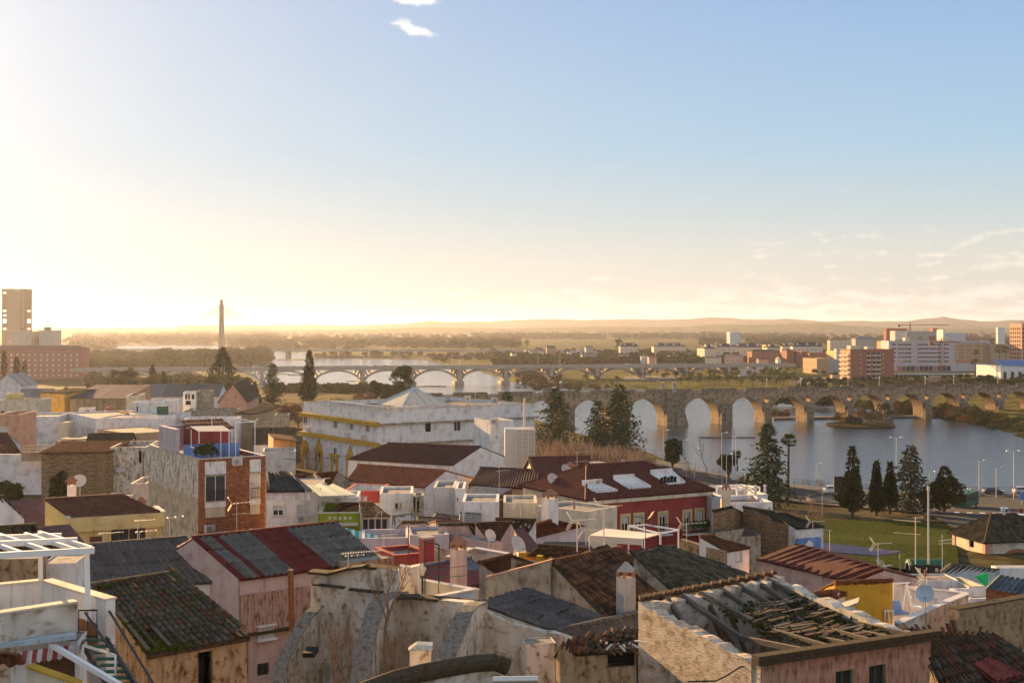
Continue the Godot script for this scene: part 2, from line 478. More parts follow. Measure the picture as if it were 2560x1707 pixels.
func land()->void:
	outline()
	var angles:=PackedFloat32Array()
	var a:=-180.0
	while a<180.0:
		angles.append(a)
		a+=0.35 if absf(a)<26.0 else 1.5 if absf(a)<40.0 else 7.0
	angles.append(180.0)
	var radii:=PackedFloat32Array([2.0])
	while radii[-1]<15000.0:
		var r:=radii[-1]
		radii.append(r+(8.0 if r<300 else 7.0 if r<960 else r*0.035))
	var nz:=FastNoiseLite.new()
	nz.frequency=0.004
	nz.seed=2
	nz.fractal_octaves=4
	var cols:=angles.size()
	var mb:=MB.new()
	for i in radii.size():
		for j in cols:
			var t:=deg_to_rad(angles[j])
			var x:=sin(t)*radii[i]
			var d:=cos(t)*radii[i]
			var y:=ground_at(x,d) if d>200 and absf(x)<d*0.7 else (20.0 if d<60 else town(x,d))
			mb.v.append(v3(x,y,-d))
			mb.n.append(Vector3.UP)
			var n:=nz.get_noise_2d(x,d)
			var grass:=Color(0.20,0.20,0.045)
			var k:=Color(0.17,0.14,0.085)
			if d>330 and not near_side(x,d):
				k=grass.lerp(Color(0.25,0.20,0.075),clampf(0.5+n*2.0,0,1))
				if d>1400:
					var strips:=nz.get_noise_2d(x*0.35,d*1.6)
					k=Color(0.13,0.19,0.04) if strips>0.1 else Color(0.19,0.15,0.08) if strips>-0.12 else Color(0.16,0.15,0.055)
			elif near_side(x,d) and to_bank(v2(x,d))<25 and d>280:
				k=Color(0.24,0.18,0.075).lerp(grass,clampf(n+0.3,0,1))
			if y<0.2:
				k=Color(0.10,0.085,0.05)
			mb.c.append(k)
	for i in radii.size()-1:
		for j in cols-1:
			var s:=i*cols+j
			mb.i.append_array([s,s+cols,s+1,s+1,s+cols,s+cols+1])
	var st:=SurfaceTool.new()
	st.create_from(mb.mesh(),0)
	st.generate_normals()
	setting("ground",st.commit(),M.ground,"green and earthen ground of town, river banks and plain")
	# the water
	var w:=MB.new()
	w.quad(v3(-2600,0,-280),v3(900,0,-280),v3(900,0,-3400),v3(-2600,0,-3400))
	setting("river",w,M.river,"wide pale blue river reflecting the sky")
	# islets and bars of mud in the river
	for s in [[v2(1815,1094),30.0,2.2,"thin mud bar just above the water"],[v2(1085,966),26.0,9.0,"low mud bar by the second bridge"],[v2(740,900),60.0,30.0,"flat grassy bar beside the distant river"],[v2(700,1003),22,5,"narrow mud bar in the near river"],[v2(690,935),30,8,"long mud streak below the arches"],[v2(890,953),24,6,"mud bank at the foot of a bridge pier"],[v2(1330,1028),22,5,"mud streak beyond the old bridge"]]:
		var at:=PH(s[0].x,s[0].y,0.0)
		var m:=MB.new()
		var ring:=[]
		for j in 28:
			var t:=TAU*j/28
			var r:=0.75+0.35*nz.get_noise_2d(cos(t)*200+s[1]*90,sin(t)*200)
			ring.append(at+v3(cos(t)*s[1]*r*0.5,0.18,sin(t)*s[2]*r))
		for j in 28:
			m.tri(at+Vector3.UP*0.3,ring[(j+1) % 28],ring[j],Color(0.26,0.20,0.09))
			m.quad(ring[j],ring[(j+1) % 28],ring[(j+1) % 28]-Vector3.UP,ring[j]-Vector3.UP,Color(0.2,0.16,0.08))
		setting("mud_bank",m,M.ground,s[3])
	hills()

func hill_range(called: String,label: String,prof: Array,near: float,deep: float,base: float,tone: Color,tone2: Color,sd: int)->void:
	var nz:=FastNoiseLite.new()
	nz.seed=sd
	nz.frequency=0.0016
	nz.fractal_octaves=5
	var mb:=MB.new()
	var cols:=220
	var rows:=15
	for r in rows:
		var t:=float(r)/(rows-1)
		var d:=near+deep*t
		for c in cols:
			var px: float=lerpf(-400,2960,float(c)/(cols-1))
			var py: float=prof[0][1]
			for k in prof.size()-1:
				if px>=prof[k][0]:
					py=lerpf(prof[k][1],prof[k+1][1],clampf((px-prof[k][0])/(prof[k+1][0]-prof[k][0]),0,1))
			var x:=(px-1280)/F*(near+deep*0.65)
			var top:=hgt(py,near+deep*0.65)
			var n:=nz.get_noise_2d(x,d)
			var s:=pow(sin(clampf(t/0.65,0,1)*PI/2),1.5) if t<0.65 else 1.0-0.5*(t-0.65)/0.35
			var y:=base+maxf(top-base,0)*s+n*42.0*sin(t*PI)*(0.0 if absf(t-0.65)<0.03 else 1.0)*clampf((top-base)/150.0,0.0,1.0)
			mb.v.append(v3(x*d/(near+deep*0.65),y,-d))
			mb.n.append(Vector3.UP)
			mb.c.append(tone.lerp(tone2,clampf(0.5+n*1.6,0,1)))
	for r in rows-1:
		for c in cols-1:
			var s:=r*cols+c
			mb.i.append_array([s,s+cols,s+1,s+1,s+cols,s+cols+1])
	var st:=SurfaceTool.new()
	st.create_from(mb.mesh(),0)
	st.generate_normals()
	setting(called,st.commit(),M.hill,label)

func hills()->void:
	hill_range("hills","long blue-grey range of hills on the horizon",[[-400,819],[0,820],[330,818],[430,818],[470,812],[520,814],[640,813],[660,814],[700,810],[740,812],[790,811],[850,814],[900,812],[1000,810],[1040,806],[1075,801],[1110,805],[1140,805],[1180,803],[1230,804],[1340,798],[1400,801],[1550,798],[1640,799],[1800,798],[1920,798],[2060,803],[2270,804],[2320,799],[2360,794],[2400,798],[2450,803],[2960,804]],8000,3500,10,Color(0.14,0.12,0.075),Color(0.09,0.10,0.05),3)
	hill_range("hills","lower ridge of pale hills in front of the long range",[[-400,826],[300,824],[430,826],[900,824],[1050,818],[1280,822],[1500,816],[1720,818],[1820,812],[2000,810],[2060,806],[2120,814],[2300,821],[2960,823]],6000,1700,8,Color(0.13,0.12,0.05),Color(0.10,0.13,0.035),9)

# ---------------------------------------------------------------- roofs
const BARREL:={pitch=0.30,amp=0.085,row=0.42,step=0.03,prof=[[0.0,0.0],[0.28,0.0],[0.36,0.55],[0.55,1.0],[0.74,0.95],[0.93,0.5],[1.0,0.0]]}
const BARREL_FAR:={pitch=0.45,amp=0.11,row=0.9,step=0.04,prof=[[0.0,0.0],[0.3,0.0],[0.5,0.9],[0.8,0.9],[1.0,0.0]]}
const CORRUGATED:={pitch=0.36,amp=0.12,row=1.5,step=0.025,prof=[[0.0,0.0],[0.25,0.5],[0.5,1.0],[0.75,0.5],[1.0,0.0]]}
const RIBBED:={pitch=0.85,amp=0.12,row=9.0,step=0.0,prof=[[0.0,0.0],[0.72,0.0],[0.8,1.0],[0.92,1.0],[1.0,0.0]]}
const SMOOTH:={pitch=3.0,amp=0.02,row=9.0,step=0.0,prof=[[0.0,0.0],[0.97,0.0],[0.985,1.0],[1.0,0.0]]}

# a roof slope between an eave (e0 to e1) and a ridge (r0 to r1): courses of tiles or sheets in relief, on a slab
func slope(mb: MB,e0: Vector3,e1: Vector3,r1: Vector3,r0: Vector3,style: Dictionary,tone: Color,vary:=0.25,sd:=1,tone2=null)->void:
	var u:=(e1-e0).normalized()
	var w:=r0-e0 if (r0-e0).length()>0.01 else r1-e0
	var nrm:=u.cross(w).normalized()
	var vd:=nrm.cross(u)
	var L:=(e1-e0).length()
	var tall:=maxf((r0-e0).dot(vd),(r1-e0).dot(vd))
	var t0:=(r0-e0).dot(vd)
	var t1:=(r1-e0).dot(vd)
	var a:=(r0-e0).dot(u)
	var b:=(r1-e0).dot(u)
	var rng:=RandomNumberGenerator.new()
	rng.seed=sd
	var n:=maxi(1,int(L/style.pitch))
	var pitch: float=L/n
	var prof: Array=style.prof
	for c in n:
		var x0:=c*pitch
		var xm:=x0+pitch*0.5
		var top:=tall
		if xm<a and a>0.01:
			top=t0*xm/a
		elif xm>b and b<L-0.01:
			top=t1*(L-xm)/(L-b)
		elif b>a+0.01:
			top=lerpf(t0,t1,(xm-a)/(b-a))
		if top<0.05:
			continue
		var rows:=maxi(1,int(ceil(top/style.row)))
		var colk:=1.0+rng.randf_range(-vary,vary)*0.5
		var off:=rng.randf_range(-0.03,0.03) if style.step>0.0 else 0.0
		for r in rows:
			var ta:=maxf(0.0,r*style.row+off) if r>0 else 0.0
			var tb:=minf(top,(r+1)*style.row+off)
			if tb-ta<0.02:
				continue
			var k:=colk*(1.0+rng.randf_range(-vary,vary))
			var col:=tone
			if tone2!=null and rng.randf()<0.35:
				col=tone2
			col=Color(col.r*k,col.g*k,col.b*k)
			for q in prof.size()-1:
				var xa: float=x0+prof[q][0]*pitch
				var xb: float=x0+prof[q+1][0]*pitch
				var ha: float=prof[q][1]*style.amp
				var hb: float=prof[q+1][1]*style.amp
				var A: Vector3=e0+u*xa+vd*ta+nrm*(ha+style.step)
				var B: Vector3=e0+u*xb+vd*ta+nrm*(hb+style.step)
				var C: Vector3=e0+u*xb+vd*tb+nrm*hb
				var D: Vector3=e0+u*xa+vd*tb+nrm*ha
				mb.quad(A,B,C,D,col)
				mb.quad(A-nrm*(style.step+0.03),B-nrm*(style.step+0.03),B,A,col)
	var dn:=nrm*-0.10
	var z:=nrm*-0.012
	mb.quad(e0+z,e1+z,r1+z,r0+z,tone*0.8)
	mb.quad(e0+dn,r0+dn,r1+dn,e1+dn,tone*0.8)
	mb.quad(e0+dn,e1+dn,e1+z,e0+z,tone*0.8)
	mb.quad(e1+dn,r1+dn,r1+z,e1+z,tone*0.8)
	mb.quad(r0+dn,e0+dn,e0+z,r0+z,tone*0.8)
	mb.quad(r1+dn,r0+dn,r0+z,r1+z,tone*0.8)

# a slope whose tiles are pieces of their own: the lowest and nearest courses singly, the rest as one part
var tile_meshes:={}
func tile_mesh(w: float,l: float,h: float)->ArrayMesh:
	var key:="%.2f %.2f" % [w,l]
	if not tile_meshes.has(key):
		var mb:=MB.new()
		var seg:=5
		for j in seg:
			var a0:=PI*j/seg
			var a1:=PI*(j+1)/seg
			var p:=func(a: float,z: float,k: float,t: float)->Vector3:
				return v3(-cos(a)*w*0.5*k*t,sin(a)*h*k*t,z)
			mb.quad(p.call(a0,0.0,1.0,1.0),p.call(a1,0.0,1.0,1.0),p.call(a1,-l,0.84,1.0),p.call(a0,-l,0.84,1.0))
			mb.quad(p.call(a0,0.0,1.0,0.78),p.call(a1,0.0,1.0,0.78),p.call(a1,0.0,1.0,1.0),p.call(a0,0.0,1.0,1.0))
		var st:=SurfaceTool.new()
		st.create_from(mb.mesh(),0)
		tile_meshes[key]=mb.mesh()
	return tile_meshes[key]
func tiles(parent: Node3D,e0: Vector3,e1: Vector3,r1: Vector3,r0: Vector3,mats: Array,sd: int,o:={})->void:
	var nrm:=(e1-e0).cross(r0.lerp(r1,0.5)-e0.lerp(e1,0.5)).normalized()
	var pitch: float=o.get("pitch",0.25)
	var row: float=o.get("row",0.40)
	var rng:=RandomNumberGenerator.new()
	rng.seed=sd
	var pan:=MB.new()
	pan.quad(e0,e1,r1,r0,Color(0.10,0.075,0.055))
	pan.quad(e0-nrm*0.12,r0-nrm*0.12,r1-nrm*0.12,e1-nrm*0.12,Color(0.1,0.075,0.055))
	pan.quad(e0-nrm*0.12,e1-nrm*0.12,e1,e0,Color(0.12,0.08,0.06))
	pan.quad(e1-nrm*0.12,r1-nrm*0.12,r1,e1,Color(0.12,0.08,0.06))
	pan.quad(r0-nrm*0.12,e0-nrm*0.12,e0,r0,Color(0.12,0.08,0.06))
	part("roof_bed",pan,M.tile,parent)
	var spots:=[]
	var n:=int(maxf(e0.distance_to(e1),r0.distance_to(r1))/pitch)
	for c in n:
		var p:=e0.lerp(e1,(c+0.5)/n)
		var q:=r0.lerp(r1,(c+0.5)/n)
		var d:=(q-p).normalized()
		var x:=d.cross(nrm).normalized()
		var top:=p.distance_to(q)
		for r in int(ceil(top/row)):
			if o.has("hole") and o.hole.call((c+0.5)/n,r*row/top):
				continue
			var at:=p+x*rng.randf_range(-0.02,0.02)+d*(r*row+rng.randf_range(-0.05,0.05))+nrm*(0.012+rng.randf_range(0.0,0.025)+0.05*sin(c*0.35+sd)*sin(r*0.5+sd))
			var bs:=Basis(x,nrm,-d).rotated(nrm,rng.randf_range(-0.05,0.05)*o.get("skew",1.0)).rotated(x,-0.03)
			spots.append([at,bs,rng.randi() % mats.size()])
	var me:=parent.global_transform
	spots.sort_custom(func(p,q): return (me*(p[0] as Vector3)).z>(me*(q[0] as Vector3)).z)
	var tm:=tile_mesh(pitch*0.86,row*1.12,pitch*0.36)
	var most: int=o.get("most",300)
	for k in mini(most,spots.size()):
		var p:=part("tile",tm,mats[spots[k][2]],parent)
		p.transform=Transform3D(spots[k][1],spots[k][0])
	if spots.size()>most:
		for v in mats.size():
			var rest:=spots.slice(most).filter(func(s): return s[2]==v)
			if rest.is_empty():
				continue
			var mm:=MultiMesh.new()
			mm.transform_format=MultiMesh.TRANSFORM_3D
			mm.instance_count=rest.size()
			mm.mesh=tm
			for k in rest.size():
				mm.set_instance_transform(k,Transform3D(rest[k][1],rest[k][0]))
			var mi:=MultiMeshInstance3D.new()
			mi.multimesh=mm
			mi.material_override=mats[v]
			mi.name=free_name("tiles",parent)
			mi.set_meta("kind","stuff")
			parent.add_child(mi)

# ---------------------------------------------------------------- walls with openings
func wall(mb: MB,o: Vector3,u: Vector3,L: float,h: float,holes: Array,deep:=0.18)->void:
	var up:=Vector3.UP
	var inw:=u.cross(up)*-deep
	var xs:=[0.0,L]
	var ys:=[0.0,h]
	for q in holes:
		xs.append_array([clampf(q[0],0,L),clampf(q[2],0,L)])
		ys.append_array([clampf(q[1],0,h),clampf(q[3],0,h)])
	xs.sort()
	ys.sort()
	for i in xs.size()-1:
		for j in ys.size()-1:
			if xs[i+1]-xs[i]<0.001 or ys[j+1]-ys[j]<0.001:
				continue
			var cx: float=(xs[i]+xs[i+1])/2
			var cy: float=(ys[j]+ys[j+1])/2
			if holes.any(func(q): return cx>q[0] and cx<q[2] and cy>q[1] and cy<q[3]):
				continue
			mb.quad(o+u*xs[i]+up*ys[j],o+u*xs[i+1]+up*ys[j],o+u*xs[i+1]+up*ys[j+1],o+u*xs[i]+up*ys[j+1])
	for q in holes:
		var a: Vector3=o+u*q[0]+up*q[1]
		var b: Vector3=o+u*q[2]+up*q[1]
		var c: Vector3=o+u*q[2]+up*q[3]
		var d: Vector3=o+u*q[0]+up*q[3]
		mb.quad(a,a+inw,b+inw,b)
		mb.quad(b,b+inw,c+inw,c)
		mb.quad(c,c+inw,d+inw,d)
		mb.quad(d,d+inw,a+inw,a)

func window(root: Node3D,o: Vector3,u: Vector3,w: float,h: float,kind: String,deep:=0.18)->void:
	var nrm:=u.cross(Vector3.UP)
	var at:=func(x: float,y: float,z: float)->Vector3:
		return o+u*x+Vector3.UP*y+nrm*z
	var bx:=func(mb: MB,x0: float,y0: float,x1: float,y1: float,z0: float,z1: float)->void:
		mb.hexa([at.call(x0,y0,z1),at.call(x1,y0,z1),at.call(x1,y0,z0),at.call(x0,y0,z0),at.call(x0,y1,z1),at.call(x1,y1,z1),at.call(x1,y1,z0),at.call(x0,y1,z0)])
	var fr: Material={g=M.green_paint,b=M.brown_wood,d=M.brown_wood}.get(kind[0],M.white_paint)
	var f:=0.06
	var mb:=MB.new()
	if kind[0]=="o":
		bx.call(mb,0.0,0.0,w,h,-deep-0.5,-deep-0.45)
		part("window",mb,M.dark,root)
		return
	if kind[0]=="d":
		bx.call(mb,0.0,0.0,w,h,-deep,-deep+0.06)
		bx.call(mb,w*0.12,h*0.08,w*0.46,h*0.92,-deep+0.06,-deep+0.08)
		bx.call(mb,w*0.54,h*0.08,w*0.88,h*0.92,-deep+0.06,-deep+0.08)
		part("door",mb,fr,root)
		return
	for q in [[0.0,0.0,f,h],[w-f,0.0,w,h],[f,0.0,w-f,f],[f,h-f,w-f,h]]:
		bx.call(mb,q[0],q[1],q[2],q[3],-deep+0.01,-deep+0.07)
	if w>0.6:
		bx.call(mb,w/2-f*0.6,f,w/2+f*0.6,h-f,-deep+0.01,-deep+0.06)
	var win:=part("window",mb,fr,root)
	var g:=MB.new()
	var cut:={s=0.55,S=0.02,h=0.8}.get(kind[0],1.0) as float
	bx.call(g,f,f,w-f,maxf(f+0.02,(h-f)*cut),-deep+0.012,-deep+0.03)
	part("pane",g,M.glass,win)
	if cut<1.0:
		var s:=MB.new()
		var n:=int(h*(1-cut)/0.09)
		for k in n:
			var y0:=h*cut+(h-f-h*cut)*k/n
			bx.call(s,f,y0,w-f,y0+0.07,-deep+0.03,-deep+0.055)
		part("shutter",s,M.shutter,win)
	if kind.length()>1 and kind[1]=="i":
		var gr:=MB.new()
		for k in int(w/0.13):
			bx.call(gr,0.06+k*0.13,0.0,0.08+k*0.13,h,0.02,0.04)
		bx.call(gr,0.0,h*0.3,w,h*0.3+0.03,0.015,0.045)
		bx.call(gr,0.0,h*0.75,w,h*0.75+0.03,0.015,0.045)
		part("grille",gr,M.black_metal,win)
	if kind.length()>1 and kind[1]=="y":
		var y:=MB.new()
		for q in [[-0.2,0.0,0.0,h+0.22],[w,0.0,w+0.2,h+0.22],[0.0,h,w,h+0.22]]:
			bx.call(y,q[0],q[1],q[2],q[3],0.003,0.05)
		part("surround",y,M.yellow if kind.length()<3 else M.gold,win)
	var si:=MB.new()
	bx.call(si,-0.05,-0.06,w+0.05,0.0,-deep+0.06,0.06)
	part("sill",si,M.offwhite,win)

# ---------------------------------------------------------------- a house
# a: left front corner of the eaves (pixel), d: its distance, b: right front corner (pixel, or a column with yaw), D: depth
func house(o: Dictionary)->Dictionary:
	var A: Vector3=V(o.a.x,o.a.y,o.d)
	var B: Vector3
	if o.has("yaw"):
		var k: float=((o.b if not o.b is Vector2 else o.b.x)-1280.0)/F
		var c:=cos(deg_to_rad(o.yaw))
		var s:=sin(deg_to_rad(o.yaw))
		var t: float=(k*o.d-A.x)/(c-k*s)
		B=A+v3(c*t,0,-s*t)
	else:
		B=PH(o.b.x,o.b.y,A.y)
	var u:=v3(B.x-A.x,0,B.z-A.z)
	var W:=u.length()
	u=u/W
	var bk:=v3(u.z,0,-u.x)
	var D: float=o.get("D",8.0)
	var base:=1e9
	if o.has("base"):
		base=o.base
	else:
		for p in [A,B,A+bk*D,B+bk*D]:
			base=minf(base,maxf(0.5,ground_at(p.x,-p.z))-0.4)
	var H: float=A.y-base
	var root:=thing(o.get("name","house"),o.label,o.get("cat","house"),v3(A.x,base,A.z),atan2(-u.z,u.x),o.get("group",""))
	var wm: Material=M[o.get("wall","white")]
	var rise: float=o.get("rise",1.6)
	var kind: String=o.get("roof","gable")
	var hf:=H
	var hb:=H
	if kind=="shed": hb=H+rise
	if kind=="shedf": hb=H-rise
	var r:={root=root,W=W,D=D,H=H,rise=rise,kind=kind,hb=hb}
	# openings
	var holes:={f=[],l=[],r=[]}
	var wins:=[]
	for w in o.get("win",[]):
		var q:=on_face(r,w[0],v2(w[1],w[2]),v2(w[3],w[4]))
		var len: float=W if w[0]=="f" else D
		q[0]=clampf(q[0],0.05,len-0.1)
		q[2]=clampf(q[2],q[0]+0.1,len-0.05)
		q[1]=clampf(q[1],0.05,H-0.1)
		q[3]=clampf(q[3],q[1]+0.1,H-0.03)
		holes[w[0]].append(q)
		wins.append([w[0],q,w[5]])
	for g in o.get("grid",[]):
		var len: float=W if g[0]=="f" else D
		for i in g[1]:
			for j in g[2]:
				var x: float=g[8]+(len-2*g[8]-g[3])*(i/maxf(1.0,g[1]-1.0))
				var y: float=g[5]+j*g[6]
				if y+g[4]<H-0.1:
					holes[g[0]].append([x,y,x+g[3],y+g[4]])
					wins.append([g[0],[x,y,x+g[3],y+g[4]],g[7]])
	var mb:=MB.new()
	var X:=Vector3.RIGHT
	var Z:=v3(0,0,1)
	var inw: float=o.get("reveal",0.18)
	wall(mb,Vector3.ZERO,X,W,minf(H,H),holes.f,inw)
	wall(mb,v3(W,0,0),-Z,D,minf(H,hb),holes.r,inw)
	wall(mb,v3(0,0,-D),Z,D,minf(H,hb),holes.l,inw)
	wall(mb,v3(W,0,-D),-X,W,hb,[],inw)
	var top:=MB.new()
	var ov: float=o.get("over",0.25)
	var st: Dictionary=o.get("style",BARREL_FAR if o.d>150 else BARREL)
	var tone: Color=o.get("tone",Color(0.25,0.10,0.06))
	var vary: float=o.get("vary",0.25)
	var t2=o.get("tone2",null)
	var sd: int=int(o.a.x*7+o.a.y)
	var rm: Material=M[o.get("roofmat","tile")]
	if kind=="flat":
		var p: float=o.get("par",0.5)
		var th:=0.22 if p>0.11 else 0.03
		for q in [[v3(0,H,0),X,W],[v3(W,H,0),-Z,D],[v3(W,H,-D),-X,W],[v3(0,H,-D),Z,D]]:
			var a: Vector3=q[0]
			var b: Vector3=a+q[1]*q[2]
			var iw: Vector3=(q[1] as Vector3).cross(Vector3.UP)*-th
			var e: Vector3=q[1]*th
			mb.quad(a,b,b+iw-e,a+iw+e)
			if p>0.02:
				mb.quad(b+iw-e,b+iw-e-Vector3.UP*p,a+iw+e-Vector3.UP*p,a+iw+e)
		top.quad(v3(th,H-p,-th),v3(W-th,H-p,-th),v3(W-th,H-p,-D+th),v3(th,H-p,-D+th))
		part("roof",top,M[o.get("roofmat","screed")],root)
		if o.has("copmat") and o.get("coping",true):
			var cp:=MB.new()
			for q in [[v3(-0.05,H,0.05),X,W+0.1],[v3(W+0.05,H,0.05),-Z,D+0.1],[v3(W+0.05,H,-D-0.05),-X,W+0.1],[v3(-0.05,H,-D-0.05),Z,D+0.1]]:
				var a: Vector3=q[0]+Vector3.UP*0.004
				var b: Vector3=a+q[1]*q[2]
				var iw: Vector3=(q[1] as Vector3).cross(Vector3.UP)*-(th+0.08)
				var e: Vector3=q[1]*(th+0.08)
				cp.hexa([a,b,b+iw-e,a+iw+e,a+Vector3.UP*0.06,b+Vector3.UP*0.06,b+iw-e+Vector3.UP*0.06,a+iw+e+Vector3.UP*0.06])
			part("coping",cp,M[o.get("copmat","offwhite")],root)
	else:
		var rz: float=-D*o.get("rz",0.5)
		var rx: float=W*o.get("rz",0.5)
		var sl:=func(e0,e1,r1,r0): slope(top,e0,e1,r1,r0,st,tone,vary,sd,t2)
		if kind=="gable":
			mb.tri(v3(W,H,0),v3(W,H,-D),v3(W,H+rise,rz))
			mb.tri(v3(0,H,-D),v3(0,H,0),v3(0,H+rise,rz))
			var fs:=rise/-rz
			var bs:=rise/(D+rz)
			sl.call(v3(-ov,H-ov*fs,ov),v3(W+ov,H-ov*fs,ov),v3(W+ov,H+rise,rz),v3(-ov,H+rise,rz))
			sl.call(v3(W+ov,H-ov*bs,-D-ov),v3(-ov,H-ov*bs,-D-ov),v3(-ov,H+rise,rz),v3(W+ov,H+rise,rz))
			r.ridge=[v3(-ov,H+rise,rz),v3(W+ov,H+rise,rz)]
		elif kind=="gable_side":
			mb.tri(v3(0,H,0),v3(W,H,0),v3(rx,H+rise,0))
			mb.tri(v3(W,H,-D),v3(0,H,-D),v3(rx,H+rise,-D))
			var ls:=rise/rx
			var rs:=rise/(W-rx)
			sl.call(v3(-ov,H-ov*ls,-D-ov),v3(-ov,H-ov*ls,ov),v3(rx,H+rise,ov),v3(rx,H+rise,-D-ov))
			sl.call(v3(W+ov,H-ov*rs,ov),v3(W+ov,H-ov*rs,-D-ov),v3(rx,H+rise,-D-ov),v3(rx,H+rise,ov))
			r.ridge=[v3(rx,H+rise,ov),v3(rx,H+rise,-D-ov)]
		elif kind=="hip":
			var q: float=o.get("inset",minf(W,D)*0.5)
			var R0:=v3(q,H+rise,rz)
			var R1:=v3(W-q,H+rise,rz)
			var E:=[v3(-ov,H,ov),v3(W+ov,H,ov),v3(W+ov,H,-D-ov),v3(-ov,H,-D-ov)]
			sl.call(E[0],E[1],R1,R0)
			sl.call(E[1],E[2],R1,R1)
			sl.call(E[2],E[3],R0,R1)
			sl.call(E[3],E[0],R0,R0)
			r.ridge=[R0,R1]
			var hp:=MB.new()
			for l in [[E[0],R0],[E[3],R0],[E[1],R1],[E[2],R1]]:
				hp.tube(l[0]+Vector3.UP*0.06,l[1]+Vector3.UP*0.06,0.12,0.12,6,tone*1.05)
			part("hip_ridge",hp,rm,root)
		elif kind=="shed" or kind=="shedf":
			var lo:=minf(H,hb)
			mb.tri(v3(W,lo,0),v3(W,lo,-D),v3(W,maxf(H,hb),-D if kind=="shed" else 0.0))
			mb.tri(v3(0,lo,-D),v3(0,lo,0),v3(0,maxf(H,hb),-D if kind=="shed" else 0.0))
			if kind=="shed":
				var fs:=rise/D
				sl.call(v3(-ov,H-ov*fs,ov),v3(W+ov,H-ov*fs,ov),v3(W+ov,hb,-D),v3(-ov,hb,-D))
				r.ridge=[v3(-ov,hb,-D),v3(W+ov,hb,-D)]
			else:
				var fs:=rise/D
				sl.call(v3(W+ov,hb-ov*fs,-D-ov),v3(-ov,hb-ov*fs,-D-ov),v3(-ov,H+0.1,0.1),v3(W+ov,H+0.1,0.1))
		elif kind=="shedl" or kind=="shedr":
			var hl:=H+(rise if kind=="shedl" else 0.0)
			var hr:=H+(rise if kind=="shedr" else 0.0)
			mb.tri(v3(0,H,0),v3(W,H,0),v3(0 if kind=="shedl" else W,H+rise,0))
			mb.tri(v3(W,H,-D),v3(0,H,-D),v3(0 if kind=="shedl" else W,H+rise,-D))
			if kind=="shedl":
				mb.quad(v3(0,H,-D),v3(0,H,0),v3(0,hl,0),v3(0,hl,-D))
				sl.call(v3(W+ov,hr-ov*rise/W,ov),v3(W+ov,hr-ov*rise/W,-D-ov),v3(0,hl,-D-ov),v3(0,hl,ov))
			else:
				mb.quad(v3(W,H,0),v3(W,H,-D),v3(W,hr,-D),v3(W,hr,0))
				sl.call(v3(-ov,hl-ov*rise/W,-D-ov),v3(-ov,hl-ov*rise/W,ov),v3(W,hr,ov),v3(W,hr,-D-ov))
		part("roof",top,rm,root)
		if r.has("ridge") and o.get("cap",true) and st.step>0.0:
			var rc:=MB.new()
			rc.tube(r.ridge[0]+Vector3.UP*0.05,r.ridge[1]+Vector3.UP*0.05,0.13,0.13,6,tone*1.1)
			part("ridge",rc,rm,root)
	part("wall",mb,wm,root)
	for w in wins:
		var q: Array=w[1]
		var u3: Vector3={f=X,r=-Z,l=Z}[w[0]]
		var o3: Vector3={f=Vector3.ZERO,r=v3(W,0,0),l=v3(0,0,-D)}[w[0]]
		window(root,o3+u3*q[0]+Vector3.UP*q[1],u3,q[2]-q[0],q[3]-q[1],w[2],inw)
	return r

func on_face(r: Dictionary,face: String,p: Vector2,q: Vector2)->Array:
	var inv: Transform3D=(r.root as Node3D).transform.affine_inverse()
	var eye:=inv*v3(0,EYE,0)
	var res:=[]
	for s in [p,q]:
		var t:=inv*V(s.x,s.y,100.0)-eye
		var k: float
		var at: Vector3
		if face=="f":
			k=-eye.z/t.z
			at=eye+t*k
			res.append(v2(at.x,at.y))
		elif face=="r":
			k=(r.W-eye.x)/t.x
			at=eye+t*k
			res.append(v2(-at.z,at.y))
		else:
			k=-eye.x/t.x
			at=eye+t*k
			res.append(v2(r.D+at.z,at.y))
	return [minf(res[0].x,res[1].x),minf(res[0].y,res[1].y),maxf(res[0].x,res[1].x),maxf(res[0].y,res[1].y)]
func local(r: Dictionary,px: float,py: float,d: float)->Vector3:
	return (r.root as Node3D).transform.affine_inverse()*V(px,py,d)

# ---------------------------------------------------------------- bridges
func axis_node(called: String,label: String,px: float,z0: float,m: float)->Array:
	var k:=(px-1280.0)/F
	var z:=z0/(1.0-m*k)
	var n:=thing(called,label,"bridge",v3(k*z,0,-z),atan(m))
	return [n,px,z0,m,k*z]
func along(ax: Array,px: float)->float:
	var k:=(px-1280.0)/F
	return (k*ax[2]/(1.0-ax[3]*k)-ax[4])/cos(atan(ax[3]))

func bridges()->void:
	old_bridge()
	road_bridge()
	cable_bridge()

